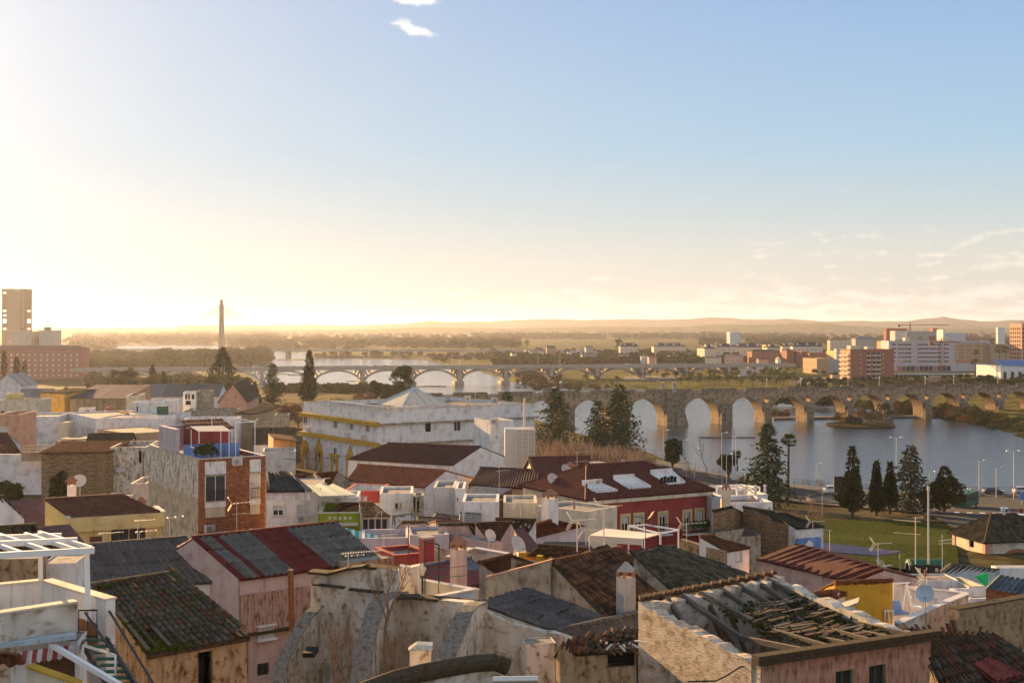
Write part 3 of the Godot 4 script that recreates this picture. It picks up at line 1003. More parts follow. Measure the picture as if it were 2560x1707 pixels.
func old_bridge()->void:
	var ax:=axis_node("stone_bridge","long old stone bridge of round arches with a tower pier, across the near river",1685,501,0.337)
	var n: Node3D=ax[0]
	var top:=13.3
	var W:=7.4
	var piers:=[[960,1.6,0],[1075,1.6,0],[1188,1.6,0],[1302,1.7,0],[1416,2.6,0],[1543,3.9,0],[1685,4.1,0],[1811,2.5,0],[1917,1.75,1],[2022,1.75,1],[2124,1.75,1],[2221,1.7,1],[2317.5,1.65,1],[2409.5,1.65,1],[2499,1.65,1],[2588,1.65,1],[2675,1.65,1]]
	for i in piers.size():
		var s:=along(ax,piers[i][0])
		var hw: float=piers[i][1]
		var mb:=MB.new()
		var yb:=-3.0
		for f in 2:
			var z:=0.0 if f==0 else -W
			var face:=func(a: Vector2,b: Vector2,c: Vector2,d: Vector2)->void:
				var q:=[v3(a.x,a.y,z),v3(b.x,b.y,z),v3(c.x,c.y,z),v3(d.x,d.y,z)]
				if f==0: mb.quad(q[0],q[1],q[2],q[3])
				else: mb.quad(q[3],q[2],q[1],q[0])
			if piers[i][2]==1:
				var cy:=9.75
				var R:=1.22
				var Q:=hw
				face.call(v2(s-hw,yb),v2(s+hw,yb),v2(s+hw,cy-Q),v2(s-hw,cy-Q))
				face.call(v2(s-hw,cy+Q),v2(s+hw,cy+Q),v2(s+hw,top),v2(s-hw,top))
				for j in 24:
					var t0:=TAU*j/24
					var t1:=TAU*(j+1)/24
					var e:=func(t: float)->Vector2:
						var m:=maxf(absf(cos(t)),absf(sin(t)))
						return v2(s+cos(t)/m*Q,cy+sin(t)/m*Q)
					var c:=func(t: float)->Vector2: return v2(s+cos(t)*R,cy+sin(t)*R)
					face.call(c.call(t0),e.call(t0),e.call(t1),c.call(t1))
					if f==0:
						var p: Vector2=c.call(t0)
						var q: Vector2=c.call(t1)
						mb.quad(v3(p.x,p.y,0),v3(q.x,q.y,0),v3(q.x,q.y,-W),v3(p.x,p.y,-W))
			else:
				face.call(v2(s-hw,yb),v2(s+hw,yb),v2(s+hw,top),v2(s-hw,top))
		for sd in [-1.0,1.0]:
			var x: float=s+hw*sd
			var a:=[v3(x,yb,0),v3(x,yb,-W),v3(x,5.0,-W),v3(x,5.0,0)]
			if sd>0: mb.quad(a[0],a[1],a[2],a[3])
			else: mb.quad(a[1],a[0],a[3],a[2])
		part("pier",mb,M.old_bridge,n)
		if i+1<piers.size():
			var x0: float=s+hw
			var x1: float=along(ax,piers[i+1][0])-piers[i+1][1]
			var R:=(x1-x0)/2.0
			var crown:=11.15
			var sp:=minf(5.0,crown-R)
			var ry:=crown-sp
			var m2:=MB.new()
			var cnt:=22
			for j in cnt:
				var t0:=PI-PI*j/cnt
				var t1:=PI-PI*(j+1)/cnt
				var p:=v2(x0+R+cos(t0)*R,sp+sin(t0)*ry)
				var q:=v2(x0+R+cos(t1)*R,sp+sin(t1)*ry)
				m2.quad(v3(p.x,p.y,0),v3(q.x,q.y,0),v3(q.x,top,0),v3(p.x,top,0))
				m2.quad(v3(q.x,q.y,-W),v3(p.x,p.y,-W),v3(p.x,top,-W),v3(q.x,top,-W))
				m2.quad(v3(p.x,p.y,-W),v3(q.x,q.y,-W),v3(q.x,q.y,0),v3(p.x,p.y,0))
			if sp<5.0:
				m2.quad(v3(x0,sp,0),v3(x0,sp,-W),v3(x0,5,-W),v3(x0,5,0))
			part("arch",m2,M.old_bridge,n)
			# parapet: tall stretch, a low gap beside the crown
			var ga:=lerpf(x0,x1,0.22)
			var gb:=lerpf(x0,x1,0.50)
			for seg in [[gb,along(ax,piers[i+1][0])-0.1],[s+0.1,ga]]:
				var pb:=MB.new()
				pb.box(v3(seg[0],top,-0.5),v3(seg[1],top+1.55,-0.02))
				pb.box(v3(seg[0]-0.05,top+1.55,-0.56),v3(seg[1]+0.05,top+1.7,0.04))
				part("parapet",pb,M.pier_stone,n)
			var lo:=MB.new()
			lo.box(v3(ga+0.003,top,-0.45),v3(gb-0.003,top+0.35,-0.01))
			part("parapet",lo,M.concrete,n)
			var fp:=MB.new()
			fp.box(v3(s+0.004,top,-W+0.02),v3(along(ax,piers[i+1][0])-0.004,top+0.5,-W+0.45))
			part("parapet",fp,M.pier_stone,n)
			var gut:=MB.new()
			gut.box(v3(x0+R-0.15,top-0.75,0.003),v3(x0+R+0.15,top-0.35,0.7))
			part("waterspout",gut,M.pier_stone,n)
		# breakwaters
		var bw:=MB.new()
		if i==6:
			var x0:=s-hw
			var x1:=s+hw
			bw.hexa([v3(x0-0.6,-3,3.2),v3(x1+2.0,-3,3.2),v3(x1+2.0,-3,0.01),v3(x0-0.6,-3,0.01),v3(x0,5.5,2.2),v3(x1,5.5,2.2),v3(x1,5.5,0.01),v3(x0,5.5,0.01)])
			bw.hexa([v3(x0,5.502,2.2),v3(x1,5.502,2.2),v3(x1,5.502,0.01),v3(x0,5.502,0.01),v3(x0,top+0.4,2.0),v3(x1,top+0.4,2.0),v3(x1,top+0.4,0.01),v3(x0,top+0.4,0.01)])
			bw.hexa([v3(s-2.2,-3,6.5),v3(s+5.0,-3,6.0),v3(s+5.6,-3,3.2),v3(s-1.6,-3,3.2),v3(s+1.0,7.0,2.3),v3(s+1.4,7.0,2.3),v3(s+1.5,7.0,2.0),v3(s+1.0,7.0,2.0)])
			part("tower_pier",bw,M.pier_stone,n)
		elif i in [4,5,7]:
			bw.box(v3(s-hw+0.1,-3,0.01),v3(s+hw+0.15,8.4,2.4))
			bw.hexa([v3(s-hw*0.7,-3,4.4),v3(s+hw*0.7,-3,4.4),v3(s+hw,-3,2.4),v3(s-hw,-3,2.4),v3(s-0.05,6.6,2.6),v3(s+0.05,6.6,2.6),v3(s+0.1,6.6,2.4),v3(s-0.1,6.6,2.4)])
			part("breakwater",bw,M.pier_stone,n)
		else:
			var h:=6.2 if i>7 else 7.0
			bw.box(v3(s-hw,-3,0.01),v3(s+hw,h,1.6))
			var e:=[v3(s-hw-0.1,h+0.002,1.7),v3(s+hw+0.1,h+0.002,1.7),v3(s+hw+0.1,h+0.002,0.01),v3(s-hw-0.1,h+0.002,0.01)]
			var pk:=v3(s,h+2.0,0.01)
			bw.tri(e[0],e[1],pk)
			bw.tri(e[1],e[2],pk)
			bw.tri(e[3],e[0],pk)
			part("breakwater",bw,M.pier_stone,n)
	var dk:=MB.new()
	var a0:=along(ax,960)-1.6
	var a1:=along(ax,2675)+1.65
	dk.quad(v3(a0,top+0.004,0),v3(a1,top+0.004,0),v3(a1,top+0.004,-W),v3(a0,top+0.004,-W))
	part("walkway",dk,M.paving,n)
	# string of two crowned turrets on the tower pier
	for t in [[1659.5,"left stone turret with a notched crown, on the tower of the old bridge"],[1683.5,"right stone turret with a notched crown, on the tower of the old bridge"]]:
		var p:=n.to_global(v3(along(ax,t[0]),top,-1.0 if t[0]<1670 else 1.0))
		var tn:=thing("bridge_turret",t[1],"turret",p,n.rotation.y)
		var b:=MB.new()
		b.lathe(Vector3.ZERO,[v2(1.0,0),v2(0.95,0.9),v2(0.75,1.3),v2(0.68,3.2),v2(0.85,3.6),v2(0.85,4.1),v2(0.0,4.1)],12)
		part("shaft",b,M.concrete,tn)
		var c:=MB.new()
		for j in 6:
			var t0:=TAU*j/6
			c.box(v3(cos(t0)*0.7-0.16,4.1,sin(t0)*0.7-0.16),v3(cos(t0)*0.7+0.16,4.7,sin(t0)*0.7+0.16))
		part("crown",c,M.pinkish,tn)
	# lamps on the walkway
	var where:=["fourth gap from the building","second pier left of the tower","pier left of the tower","tower's right side","first round eye","second round eye","third round eye","fourth round eye","fifth round eye","sixth round eye","right edge of the view"]
	var pxs:=[1302,1316,1402,1418,1920,2022,2124,2221,2317,2409,2499]
	for i in pxs.size():
		var p:=n.to_global(v3(along(ax,pxs[i]),top+0.004,-0.8 if i % 2==0 else -W+1.0))
		var l:=thing("bridge_lamp","slim lamp post on the old bridge, above the "+where[i],"lamp post",p,0.0,"lamps on the old bridge")
		var b:=MB.new()
		b.tube(Vector3.ZERO,v3(0,4.6,0),0.11,0.07,6)
		part("post",b,M.grey_metal,l)
		var g:=MB.new()
		g.lathe(v3(0,4.6,0),[v2(0.1,0),v2(0.32,0.25),v2(0.26,0.6),v2(0.0,0.75)],8)
		part("lantern",g,M.white_paint,l)

func road_bridge()->void:
	var ax:=axis_node("road_bridge","modern concrete road bridge of wide shallow arches, beyond the old bridge",1149,915,0.22)
	var n: Node3D=ax[0]
	var W:=13.0
	var top:=12.4
	var piers:=[260,393,524,654,781,907,1030,1149,1265,1379,1494,1606,1716,1824]
	for i in piers.size():
		var s:=along(ax,piers[i])
		var mb:=MB.new()
		mb.box(v3(s-1.3,-3,-W-0.3),v3(s+1.3,top-1.9,0.3))
		part("pier",mb,M.bridge_concrete,n)
		var fb:=MB.new()
		fb.box(v3(s-3.4,-3,-W-0.6),v3(s+3.2,2.2,-0.8))
		part("footing",fb,M.bridge_concrete,n)
		if i+1==piers.size():
			break
		var e:=along(ax,piers[i+1])
		var x0:=s+1.3
		var x1:=e-1.3
		var ar:=MB.new()
		var cnt:=24
		var pt:=func(t: float,th: float)->Vector2:
			var x:=lerpf(x0,x1,t)
			var k:=(t-0.5)*2.0
			return v2(x,1.6+(top-2.2-1.6)*sqrt(maxf(0.0,1.0-k*k*0.98))+th*(1.0+0.7*absf(k)))
		for j in cnt:
			var a: Vector2=pt.call(float(j)/cnt,-0.55)
			var b: Vector2=pt.call(float(j+1)/cnt,-0.55)
			var c: Vector2=pt.call(float(j+1)/cnt,0.35)
			var d: Vector2=pt.call(float(j)/cnt,0.35)
			for z in [0.0,-W]:
				var q:=[v3(a.x,a.y,z),v3(b.x,b.y,z),v3(c.x,c.y,z),v3(d.x,d.y,z)]
				if z==0.0: ar.quad(q[0],q[1],q[2],q[3])
				else: ar.quad(q[3],q[2],q[1],q[0])
			ar.quad(v3(a.x,a.y,-W),v3(b.x,b.y,-W),v3(b.x,b.y,0),v3(a.x,a.y,0))
			ar.quad(v3(d.x,d.y,0),v3(c.x,c.y,0),v3(c.x,c.y,-W),v3(d.x,d.y,-W))
		part("arch",ar,M.bridge_concrete,n)
		for w in [0.07,0.14,0.86,0.93]:
			var foot: Vector2=pt.call(w,0.3)
			var lean:=-2.0 if w<0.5 else 2.0
			var sb:=MB.new()
			sb.bar(v3(foot.x,foot.y,-W/2),v3(foot.x+lean,top-1.6,-W/2),W-1.6,0.5)
			part("strut",sb,M.bridge_concrete,n)
	var a0:=along(ax,180)
	var a1:=along(ax,1990)
	var dk:=MB.new()
	dk.box(v3(a0,top-1.7,-W-0.5),v3(a1,top,0.5))
	part("deck",dk,M.bridge_concrete,n)
	var rd:=MB.new()
	rd.quad(v3(a0,top+0.01,0.1),v3(a1,top+0.01,0.1),v3(a1,top+0.01,-W-0.1),v3(a0,top+0.01,-W-0.1))
	part("roadway",rd,M.asphalt,n)
	for z in [0.2,-W-0.45]:
		var pr:=MB.new()
		pr.box(v3(a0,top+0.004,z),v3(a1,top+0.9,z+0.25))
		part("parapet",pr,M.bridge_concrete,n)
	for i in [892,909,1130,1150,1345,1400,1610,1640]:
		var p:=n.to_global(v3(along(ax,i),top,-0.3))
		var l:=thing("bridge_lamp","tall lamp post on the road bridge, "+{892: "left of a pair by the third pier",909: "right of a pair by the third pier",1130: "left of a pair behind the glass roof",1150: "right of a pair behind the glass roof",1345: "over the left bank arch",1400: "over the grassy arch",1610: "leftmost at the far end",1640: "last at the far end"}[i],"lamp post",p,0.0,"lamps on the road bridge")
		var b:=MB.new()
		b.tube(Vector3.ZERO,v3(0,9.0,0),0.14,0.08,5)
		b.tube(v3(0,9,0),v3(1.4,9.3,0),0.07,0.07,5)
		part("post",b,M.grey_metal,l)
	deck_axis=ax
var deck_axis:=[]

func cable_bridge()->void:
	var ax:=axis_node("cable_stayed_bridge","distant cable-stayed bridge with one tall tapering pylon",553,1700,-0.13)
	var n: Node3D=ax[0]
	var top:=10.5
	var mb:=MB.new()
	mb.box(v3(-420,top-2.2,-11),v3(760,top,11))
	part("deck",mb,M.bridge_concrete,n)
	var pr:=MB.new()
	pr.box(v3(-420,top+0.004,10.6),v3(760,top+1.0,10.9))
	part("parapet",pr,M.concrete,n)
	for x in [-300,-200,-100,95,170,250,330,410]:
		var p:=MB.new()
		p.box(v3(x-2.2,-3,-6),v3(x+2.2,top-2.2,6))
		part("pier",p,M.bridge_concrete,n)
	var H:=79.0
	var py:=MB.new()
	for s in [-1.0,1.0]:
		py.hexa([v3(s*2.9-1.6,-2,3.0),v3(s*2.9+1.6,-2,3.0),v3(s*2.9+1.6,-2,-3.0),v3(s*2.9-1.6,-2,-3.0),v3(s*1.3-1.0,62,2.0),v3(s*1.3+1.0,62,2.0),v3(s*1.3+1.0,62,-2.0),v3(s*1.3-1.0,62,-2.0)])
	py.hexa([v3(-2.5,62.002,2.1),v3(2.5,62.002,2.1),v3(2.5,62.002,-2.1),v3(-2.5,62.002,-2.1),v3(-2.3,H-6,2.0),v3(2.3,H-6,2.0),v3(2.3,H-6,-2.0),v3(-2.3,H-6,-2.0)])
	py.box(v3(-1.6,H-6,-1.5),v3(1.6,H,1.5))
	py.tube(v3(0.9,H,0),v3(0.9,H+5,0),0.3,0.15,5)
	part("pylon",py,M.dirty,n)
	for s in [-1.0,1.0]:
		for k in 16:
			var c:=MB.new()
			c.tube(v3(s*2.0,H-8-k*1.3,0),v3(s*(118-k*6.4),top+0.5,0),0.2,0.2,4,Color.WHITE,false)
			part("stay_cable",c,M.bridge_concrete,n)

# ---------------------------------------------------------------- plants
func spray(mb: MB,p: Vector3,d: Vector3,len: float,wid: float,rng: RandomNumberGenerator,k: Color)->void:
	var s:=d.cross(v3(rng.randf_range(-1,1),rng.randf_range(-1,1),rng.randf_range(-1,1))).normalized()*wid
	var m:=p+d*len*0.45
	mb.quad(p,m-s,p+d*len,m+s,k)
	var t:=d.cross(s).normalized()*wid
	mb.quad(p,m-t,p+d*len*0.9,m+t,k)
func shade(c: Color,rng: RandomNumberGenerator,v:=0.35)->Color:
	var k:=1.0+rng.randf_range(-v,v)
	return Color(c.r*k*(1.0+rng.randf_range(-0.1,0.15)),c.g*k,c.b*k)
func trunk_mesh(h: float,r: float,lean:=0.0)->MB:
	var mb:=MB.new()
	mb.tube(v3(0,-0.5,0),v3(lean*0.4,h*0.5,0),r,r*0.7,7)
	mb.tube(v3(lean*0.4,h*0.5,0),v3(lean,h,0),r*0.7,r*0.15,7)
	return mb
# a cedar or fir: whorls of drooping boughs, gaps between them
func conifer(root: Node3D,h: float,r: float,sd: int,tone: Color,droop:=0.35,low:=0.1,dens:=1.0)->void:
	var rng:=RandomNumberGenerator.new()
	rng.seed=sd
	part("trunk",trunk_mesh(h*0.97,0.016*h+0.1),M.bark,root)
	var mb:=MB.new()
	var limb:=MB.new()
	var y:=low*h
	while y<h*0.985:
		var t:=(y-low*h)/(h*(1.0-low))
		var n:=5+int(rng.randf()*3)
		for i in n:
			var ang:=TAU*i/n+rng.randf()*2.0
			var L:=r*pow(1.0-t,0.82)*rng.randf_range(0.45,1.2)+0.35
			if t<0.12: L*=rng.randf_range(0.55,1.0)
			var out:=v3(cos(ang),0,sin(ang))
			var tip:=v3(0,y,0)+out*L+Vector3.UP*(L*(0.30-droop*(0.6+0.8*(1-t))))
			if L>r*0.4:
				limb.tube(v3(0,y,0),tip,0.035*L*0.35+0.02,0.01,4,Color.WHITE,false)
			var m:=int((3+L*3.4)*dens)
			for j in m:
				var f:=pow((j+rng.randf())/m,0.75)
				var p:=v3(0,y,0).lerp(tip,f)+Vector3.UP*(sin(f*PI)*L*0.10)+v3(rng.randf_range(-1,1),rng.randf_range(-0.6,0.4),rng.randf_range(-1,1))*0.16*L*(0.3+f)
				var d:=(out*rng.randf_range(0.4,1.2)+v3(-out.z,0,out.x)*rng.randf_range(-1.0,1.0)+Vector3.UP*rng.randf_range(-0.75,0.3)).normalized()
				spray(mb,p,d,rng.randf_range(0.5,1.05)*(0.5+h*0.028),0.10+h*0.006,rng,shade(tone,rng))
		y+=h*0.022*rng.randf_range(0.7,1.3)+0.12
	for j in 10:
		spray(mb,v3(0,h*0.95,0),v3(rng.randf_range(-0.3,0.3),1,rng.randf_range(-0.3,0.3)).normalized(),h*0.05,0.15,rng,shade(tone,rng))
	part("branches",limb,M.bark,root)
	part("crown",mb,M.leaf,root)
# a dark, shaggy cypress or juniper: upright tufts round several leaders of unequal height
func cypress(root: Node3D,h: float,r: float,sd: int,tone: Color,low:=0.04,leaders:=4,belly:=0.3)->void:
	var rng:=RandomNumberGenerator.new()
	rng.seed=sd
	part("trunk",trunk_mesh(h*0.8,0.018*h+0.1),M.bark,root)
	var nz:=FastNoiseLite.new()
	nz.seed=sd
	nz.frequency=0.25
	var mb:=MB.new()
	for l in leaders:
		var ang0:=TAU*l/leaders+rng.randf()
		var off:=v3(cos(ang0),0,sin(ang0))*r*(0.0 if l==0 else rng.randf_range(0.3,0.62))
		var hh:=h*(1.0 if l==0 else rng.randf_range(0.55,0.88))
		var rr:=r*(0.62 if leaders>1 else 1.0)*rng.randf_range(0.8,1.1)
		var y0:=low*h*rng.randf_range(0.6,2.2)
		for i in int(330+hh*rr*26):
			var t:=pow(rng.randf(),0.9)
			var prof:=pow(sin(clampf(t/belly*PI/2,0,PI/2)),0.6) if t<belly else pow(1.0-(t-belly)/(1-belly),0.85)
			var ang:=rng.randf()*TAU
			var y:=y0+t*(hh-y0)
			var lump:=1.0+1.3*nz.get_noise_3d(cos(ang)*rr*1.5+l*9.0,y*0.9,sin(ang)*rr*1.5)
			var rad:=rr*prof*lump*sqrt(rng.randf_range(0.3,1.0))+0.08
			var p:=off*(1.0-0.35*t)+v3(cos(ang)*rad,y,sin(ang)*rad)
			var d:=(v3(cos(ang),0,sin(ang))*rng.randf_range(0.2,1.0)+Vector3.UP*rng.randf_range(-0.2,1.0)).normalized()
			spray(mb,p,d,rng.randf_range(0.5,1.3)*(0.4+h*0.022),0.10+h*0.005,rng,shade(tone,rng,0.45))
	part("crown",mb,M.leaf,root)
# a round-headed tree: limbs, and clumps of leaves on them with sky between
func broadleaf(root: Node3D,h: float,r: float,sd: int,tone: Color,clumps:=16,each:=110,leafsize:=0.42,bole:=0.3,mat:="leaf")->void:
	var rng:=RandomNumberGenerator.new()
	rng.seed=sd
	var tr:=MB.new()
	tr.tube(v3(0,-0.5,0),v3(0,h*bole,0),0.025*h+0.06,0.018*h+0.05,7)
	var mb:=MB.new()
	var cy:=h*(bole+(1.0-bole)*0.5)
	var ry:=h*(1.0-bole)*0.5
	for c in clumps:
		var d:=v3(rng.randf_range(-1,1),rng.randf_range(-0.9,1),rng.randf_range(-1,1)).normalized()*pow(rng.randf_range(0.15,1.0),0.5)
		var at:=v3(d.x*r*0.82,cy+d.y*ry*0.8,d.z*r*0.82)
		tr.tube(v3(0,h*bole*rng.randf_range(0.85,1.0),0),at,0.012*h,0.01,4,Color.WHITE,false)
		var cr:=r*rng.randf_range(0.2,0.4)
		var ck:=shade(tone,rng,0.25)
		for j in each:
			var e:=v3(rng.randf_range(-1,1),rng.randf_range(-0.75,1),rng.randf_range(-1,1)).normalized()
			var p:=at+e*cr*pow(rng.randf(),0.35)*v3(1,0.8,1)
			spray(mb,p,(e+v3(rng.randf_range(-1,1),rng.randf_range(-1,1),rng.randf_range(-1,1))).normalized(),leafsize*rng.randf_range(0.7,1.4),leafsize*0.36,rng,shade(ck,rng,0.3))
	part("trunk",tr,M.bark,root)
	part("crown",mb,M[mat],root)
# a tree without leaves: forking twigs
func fork(mb: MB,p: Vector3,d: Vector3,len: float,r: float,level: int,rng: RandomNumberGenerator,up:=0.25)->void:
	var q:=p
	var e:=d
	for s in 2:
		var nx:=q+e*len*0.5
		mb.tube(q,nx,r*(1.0-0.2*s),r*(0.8-0.2*s),4 if level<3 else 5,Color.WHITE,false)
		q=nx
		e=(e+v3(rng.randf_range(-0.22,0.22),rng.randf_range(-0.08,0.2),rng.randf_range(-0.22,0.22))).normalized()
	if level<=0:
		return
	var n:=2+int(rng.randf()*2.0)
	for i in n:
		var w:=(e+v3(rng.randf_range(-1,1),rng.randf_range(-0.5,0.9)+up,rng.randf_range(-1,1))*0.62).normalized()
		fork(mb,q,w,len*rng.randf_range(0.58,0.85),r*0.56,level-1,rng,up)
func bare_tree(root: Node3D,h: float,sd: int,levels:=5,mat:="twig",r:=0.0,up:=0.25,stems:=1)->void:
	var rng:=RandomNumberGenerator.new()
	rng.seed=sd
	var mb:=MB.new()
	for s in stems:
		var d:=Vector3.UP if stems==1 else v3(rng.randf_range(-0.5,0.5),1,rng.randf_range(-0.5,0.5)).normalized()
		fork(mb,v3(0,-0.3,0),d,h*0.32,r if r>0 else 0.02*h,levels,rng,up)
	part("trunk_and_twigs",mb,M[mat],root)
func palm(root: Node3D,h: float,r: float,sd: int,tone: Color,fan:=true)->void:
	var rng:=RandomNumberGenerator.new()
	rng.seed=sd
	var tr:=MB.new()
	tr.tube(v3(0,-0.5,0),v3(0.2,h,0),0.3,0.2,8)
	part("trunk",tr,M.bark,root)
	var mb:=MB.new()
	for i in 44:
		var ang:=rng.randf()*TAU
		var el:=rng.randf_range(-0.7,1.2)
		var d:=v3(cos(ang)*cos(el),sin(el),sin(ang)*cos(el))
		var b:=v3(0.2,h,0)
		var m:=b+d*r*0.6
		var k:=shade(tone,rng,0.35)
		mb.tube(b,m,0.03,0.02,3,k,false)
		for j in 9:
			var a:=(j-4)*0.32
			var s:=d.cross(Vector3.UP).normalized()
			var e:=(d*cos(a)+s*sin(a)-Vector3.UP*0.25).normalized()
			if fan:
				spray(mb,m,e,r*0.42,0.09,rng,k)
			else:
				var p:=b.lerp(b+d*r-Vector3.UP*0.2*r,j/8.0)-Vector3.UP*pow(j/8.0,2)*r*0.3
				spray(mb,p,(s+d*0.5-Vector3.UP*0.3).normalized(),r*0.3,0.05,rng,k)
				spray(mb,p,(-s+d*0.5-Vector3.UP*0.3).normalized(),r*0.3,0.05,rng,k)
	part("crown",mb,M.leaf,root)
# ragged crowns for woods far away, put down many at a time
func crown_mesh(sd: int,faces: int,tall:=1.0,leaf:=0.26)->ArrayMesh:
	var rng:=RandomNumberGenerator.new()
	rng.seed=sd
	var mb:=MB.new()
	var lobes:=[]
	for i in 7:
		lobes.append(v3(rng.randf_range(-0.45,0.45),rng.randf_range(0.3,0.8)*tall,rng.randf_range(-0.45,0.45)))
	for i in faces:
		var c: Vector3=lobes[i % 7]
		var e:=v3(rng.randf_range(-1,1),rng.randf_range(-0.8,1),rng.randf_range(-1,1)).normalized()
		var k:=rng.randf_range(0.7,1.3)
		spray(mb,c+e*rng.randf_range(0.1,0.3),(e+v3(rng.randf_range(-0.8,0.8),rng.randf_range(-0.5,0.8),rng.randf_range(-0.8,0.8))).normalized(),leaf*1.3,leaf*0.55,rng,Color(k,k,k))
	mb.tube(v3(0,-0.05,0),v3(0,0.5,0),0.03,0.02,4,Color(0.8,0.6,0.5))
	return mb.mesh()
func woods(label: String,spots: Array,me: ArrayMesh,called:="woods")->void:
	if spots.is_empty():
		return
	var mm:=MultiMesh.new()
	mm.transform_format=MultiMesh.TRANSFORM_3D
	mm.use_colors=true
	mm.instance_count=spots.size()
	mm.mesh=me
	for i in spots.size():
		var s: Array=spots[i]
		mm.set_instance_transform(i,Transform3D(Basis(Vector3.UP,i*2.4).scaled(v3(s[1],s[2],s[1])),s[0]))
		mm.set_instance_color(i,s[3])
	var o:=MultiMeshInstance3D.new()
	o.multimesh=mm
	o.material_override=M.far_leaf
	o.name=numbered(called)
	o.set_meta("kind","stuff")
	o.set_meta("label",label)
	add_child(o)

func trees()->void:
	# ---- woods of the plain: px range, base rows, how many, height, tone
	var rng:=RandomNumberGenerator.new()
	rng.seed=77
	var olive:=Color(0.085,0.085,0.03)
	var green:=Color(0.075,0.10,0.025)
	var brown:=Color(0.13,0.09,0.045)
	var m1:=crown_mesh(1,150)
	for b in [["hazy woods on the far left of the plain",180,700,838,866,900,11.0,olive],["olive woods on the left river bank",190,420,890,935,200,7.5,olive],["tall green trees along the left river bank",392,525,898,918,110,10.5,green],
			["tree clump at the bend of the river",545,678,888,910,120,10.0,olive],["scrub of the near left bank",220,620,950,985,130,4.5,olive],["thicket between the town and the river",690,1010,998,1024,110,3.4,Color(0.15,0.12,0.05)],["hedges on the left plain",60,320,850,880,200,7.0,olive],["belt of trees on the river island",785,1045,890,897,130,9.0,green],["reddish scrub beside the island belt",780,1300,884,897,120,5.0,brown],
			["scattered woods of the plain beyond the river",640,1300,840,872,620,10.0,olive],["dark tree line under the hills",1180,2000,839,850,700,12.0,olive],["far trees behind the right hand suburb",1750,2600,840,866,420,11.0,olive],
			["scrub and garden trees beyond the road bridge",1240,1840,890,911,330,6.5,green],["brown winter scrub beyond the road bridge",1240,2130,880,912,240,5.5,brown],["bushes before the right hand suburb",2000,2560,948,964,160,2.6,green],["dry brush along the far bank",2090,2460,952,966,240,2.3,Color(0.24,0.17,0.08)]]:
		var spots:=[]
		for i in b[5]:
			var px:=rng.randf_range(b[1],b[2])
			var py:=rng.randf_range(b[3],b[4])
			var p:=PH(px,py,5.0)
			if to_bank(v2(p.x,-p.z))<2.0:
				continue
			p.y=ground_at(p.x,-p.z)-0.2
			var h: float=b[6]*rng.randf_range(0.55,1.25)
			spots.append([p,h*rng.randf_range(0.75,1.25),h,shade(b[7],rng,0.3)])
		woods(b[0],spots,m1)
	# ---- reeds and bushes on the banks and on the islet
	var m2:=crown_mesh(5,130,0.9,0.22)
	var sp:=[]
	for i in 150:
		var t:=rng.randf()
		var p:=PH(lerpf(2360,2600,t)+rng.randf_range(-10,10),lerpf(1040,1098,pow(t,1.1))+rng.randf_range(-14,2),0.6)
		p.y=ground_at(p.x,-p.z)-0.2
		sp.append([p,rng.randf_range(2.0,3.6),rng.randf_range(2.2,4.2),shade([Color(0.28,0.15,0.05),Color(0.20,0.17,0.045),Color(0.13,0.13,0.03)][rng.randi() % 3],rng,0.25)])
	woods("rusty and green reeds along the right river bank",sp,m2,"reeds")
	sp=[]
	for i in 60:
		var p:=PH(rng.randf_range(2338,2420),rng.randf_range(1028,1042),1.5)
		p.y=ground_at(p.x,-p.z)-0.2
		sp.append([p,rng.randf_range(1.6,2.6),rng.randf_range(1.3,2.4),shade(Color(0.10,0.075,0.03),rng,0.3)])
	woods("brown brambles at the end of the weir",sp,m2,"undergrowth")
	sp=[]
	for i in 130:
		var p:=PH(rng.randf_range(1290,1400),rng.randf_range(932,966),1.5)
		p.y=ground_at(p.x,-p.z)-0.2
		sp.append([p,rng.randf_range(2,4),rng.randf_range(1.5,4),shade(Color(0.12,0.08,0.03),rng,0.3)])
	for i in 40:
		var p:=PH(rng.randf_range(1330,1500),rng.randf_range(965,978),2.0)
		sp.append([p,rng.randf_range(2,3.6),rng.randf_range(1.5,3),shade(Color(0.13,0.10,0.03),rng,0.3)])
	woods("brown bushes on the bank under the road bridge",sp,m2,"undergrowth")
	sp=[]
	for i in 70:
		var p:=PH(rng.randf_range(1925,2110),rng.randf_range(1000,1016),2.0)
		sp.append([p,rng.randf_range(3,5),rng.randf_range(2.0,3.4),shade(Color(0.055,0.05,0.02),rng,0.3)])
	for i in 60:
		var p:=PH(rng.randf_range(2228,2300),rng.randf_range(1022,1033),1.0)
		sp.append([p,rng.randf_range(2,3),rng.randf_range(1.5,4.5),shade([Color(0.22,0.12,0.06),Color(0.10,0.10,0.03)][i % 2],rng,0.3)])
	for i in 16:
		var p:=PH(rng.randf_range(1930,1972),rng.randf_range(1036,1042),0.3)
		sp.append([p,rng.randf_range(2,3),rng.randf_range(1.0,2.6),shade(Color(0.22,0.13,0.05),rng,0.3)])
	woods("dark bushes seen through the right hand arches",sp,m2,"undergrowth")
	# the islet
	var c:=PH(2152,1064,0.0)
	var isl:=MB.new()
	for j in 30:
		var e:=func(t: float)->Vector3: return c+v3(cos(t)*13.5,0.5,sin(t)*17.0)*v3(1,1,1.0)
		var a: Vector3=e.call(TAU*j/30)
		var b: Vector3=e.call(TAU*(j+1)/30)
		isl.tri(c+Vector3.UP*1.0,b,a,Color(0.09,0.07,0.03))
		isl.quad(a,b,b-Vector3.UP*2,a-Vector3.UP*2,Color(0.07,0.055,0.03))
	setting("islet",isl,M.ground,"small bushy islet before the old bridge")
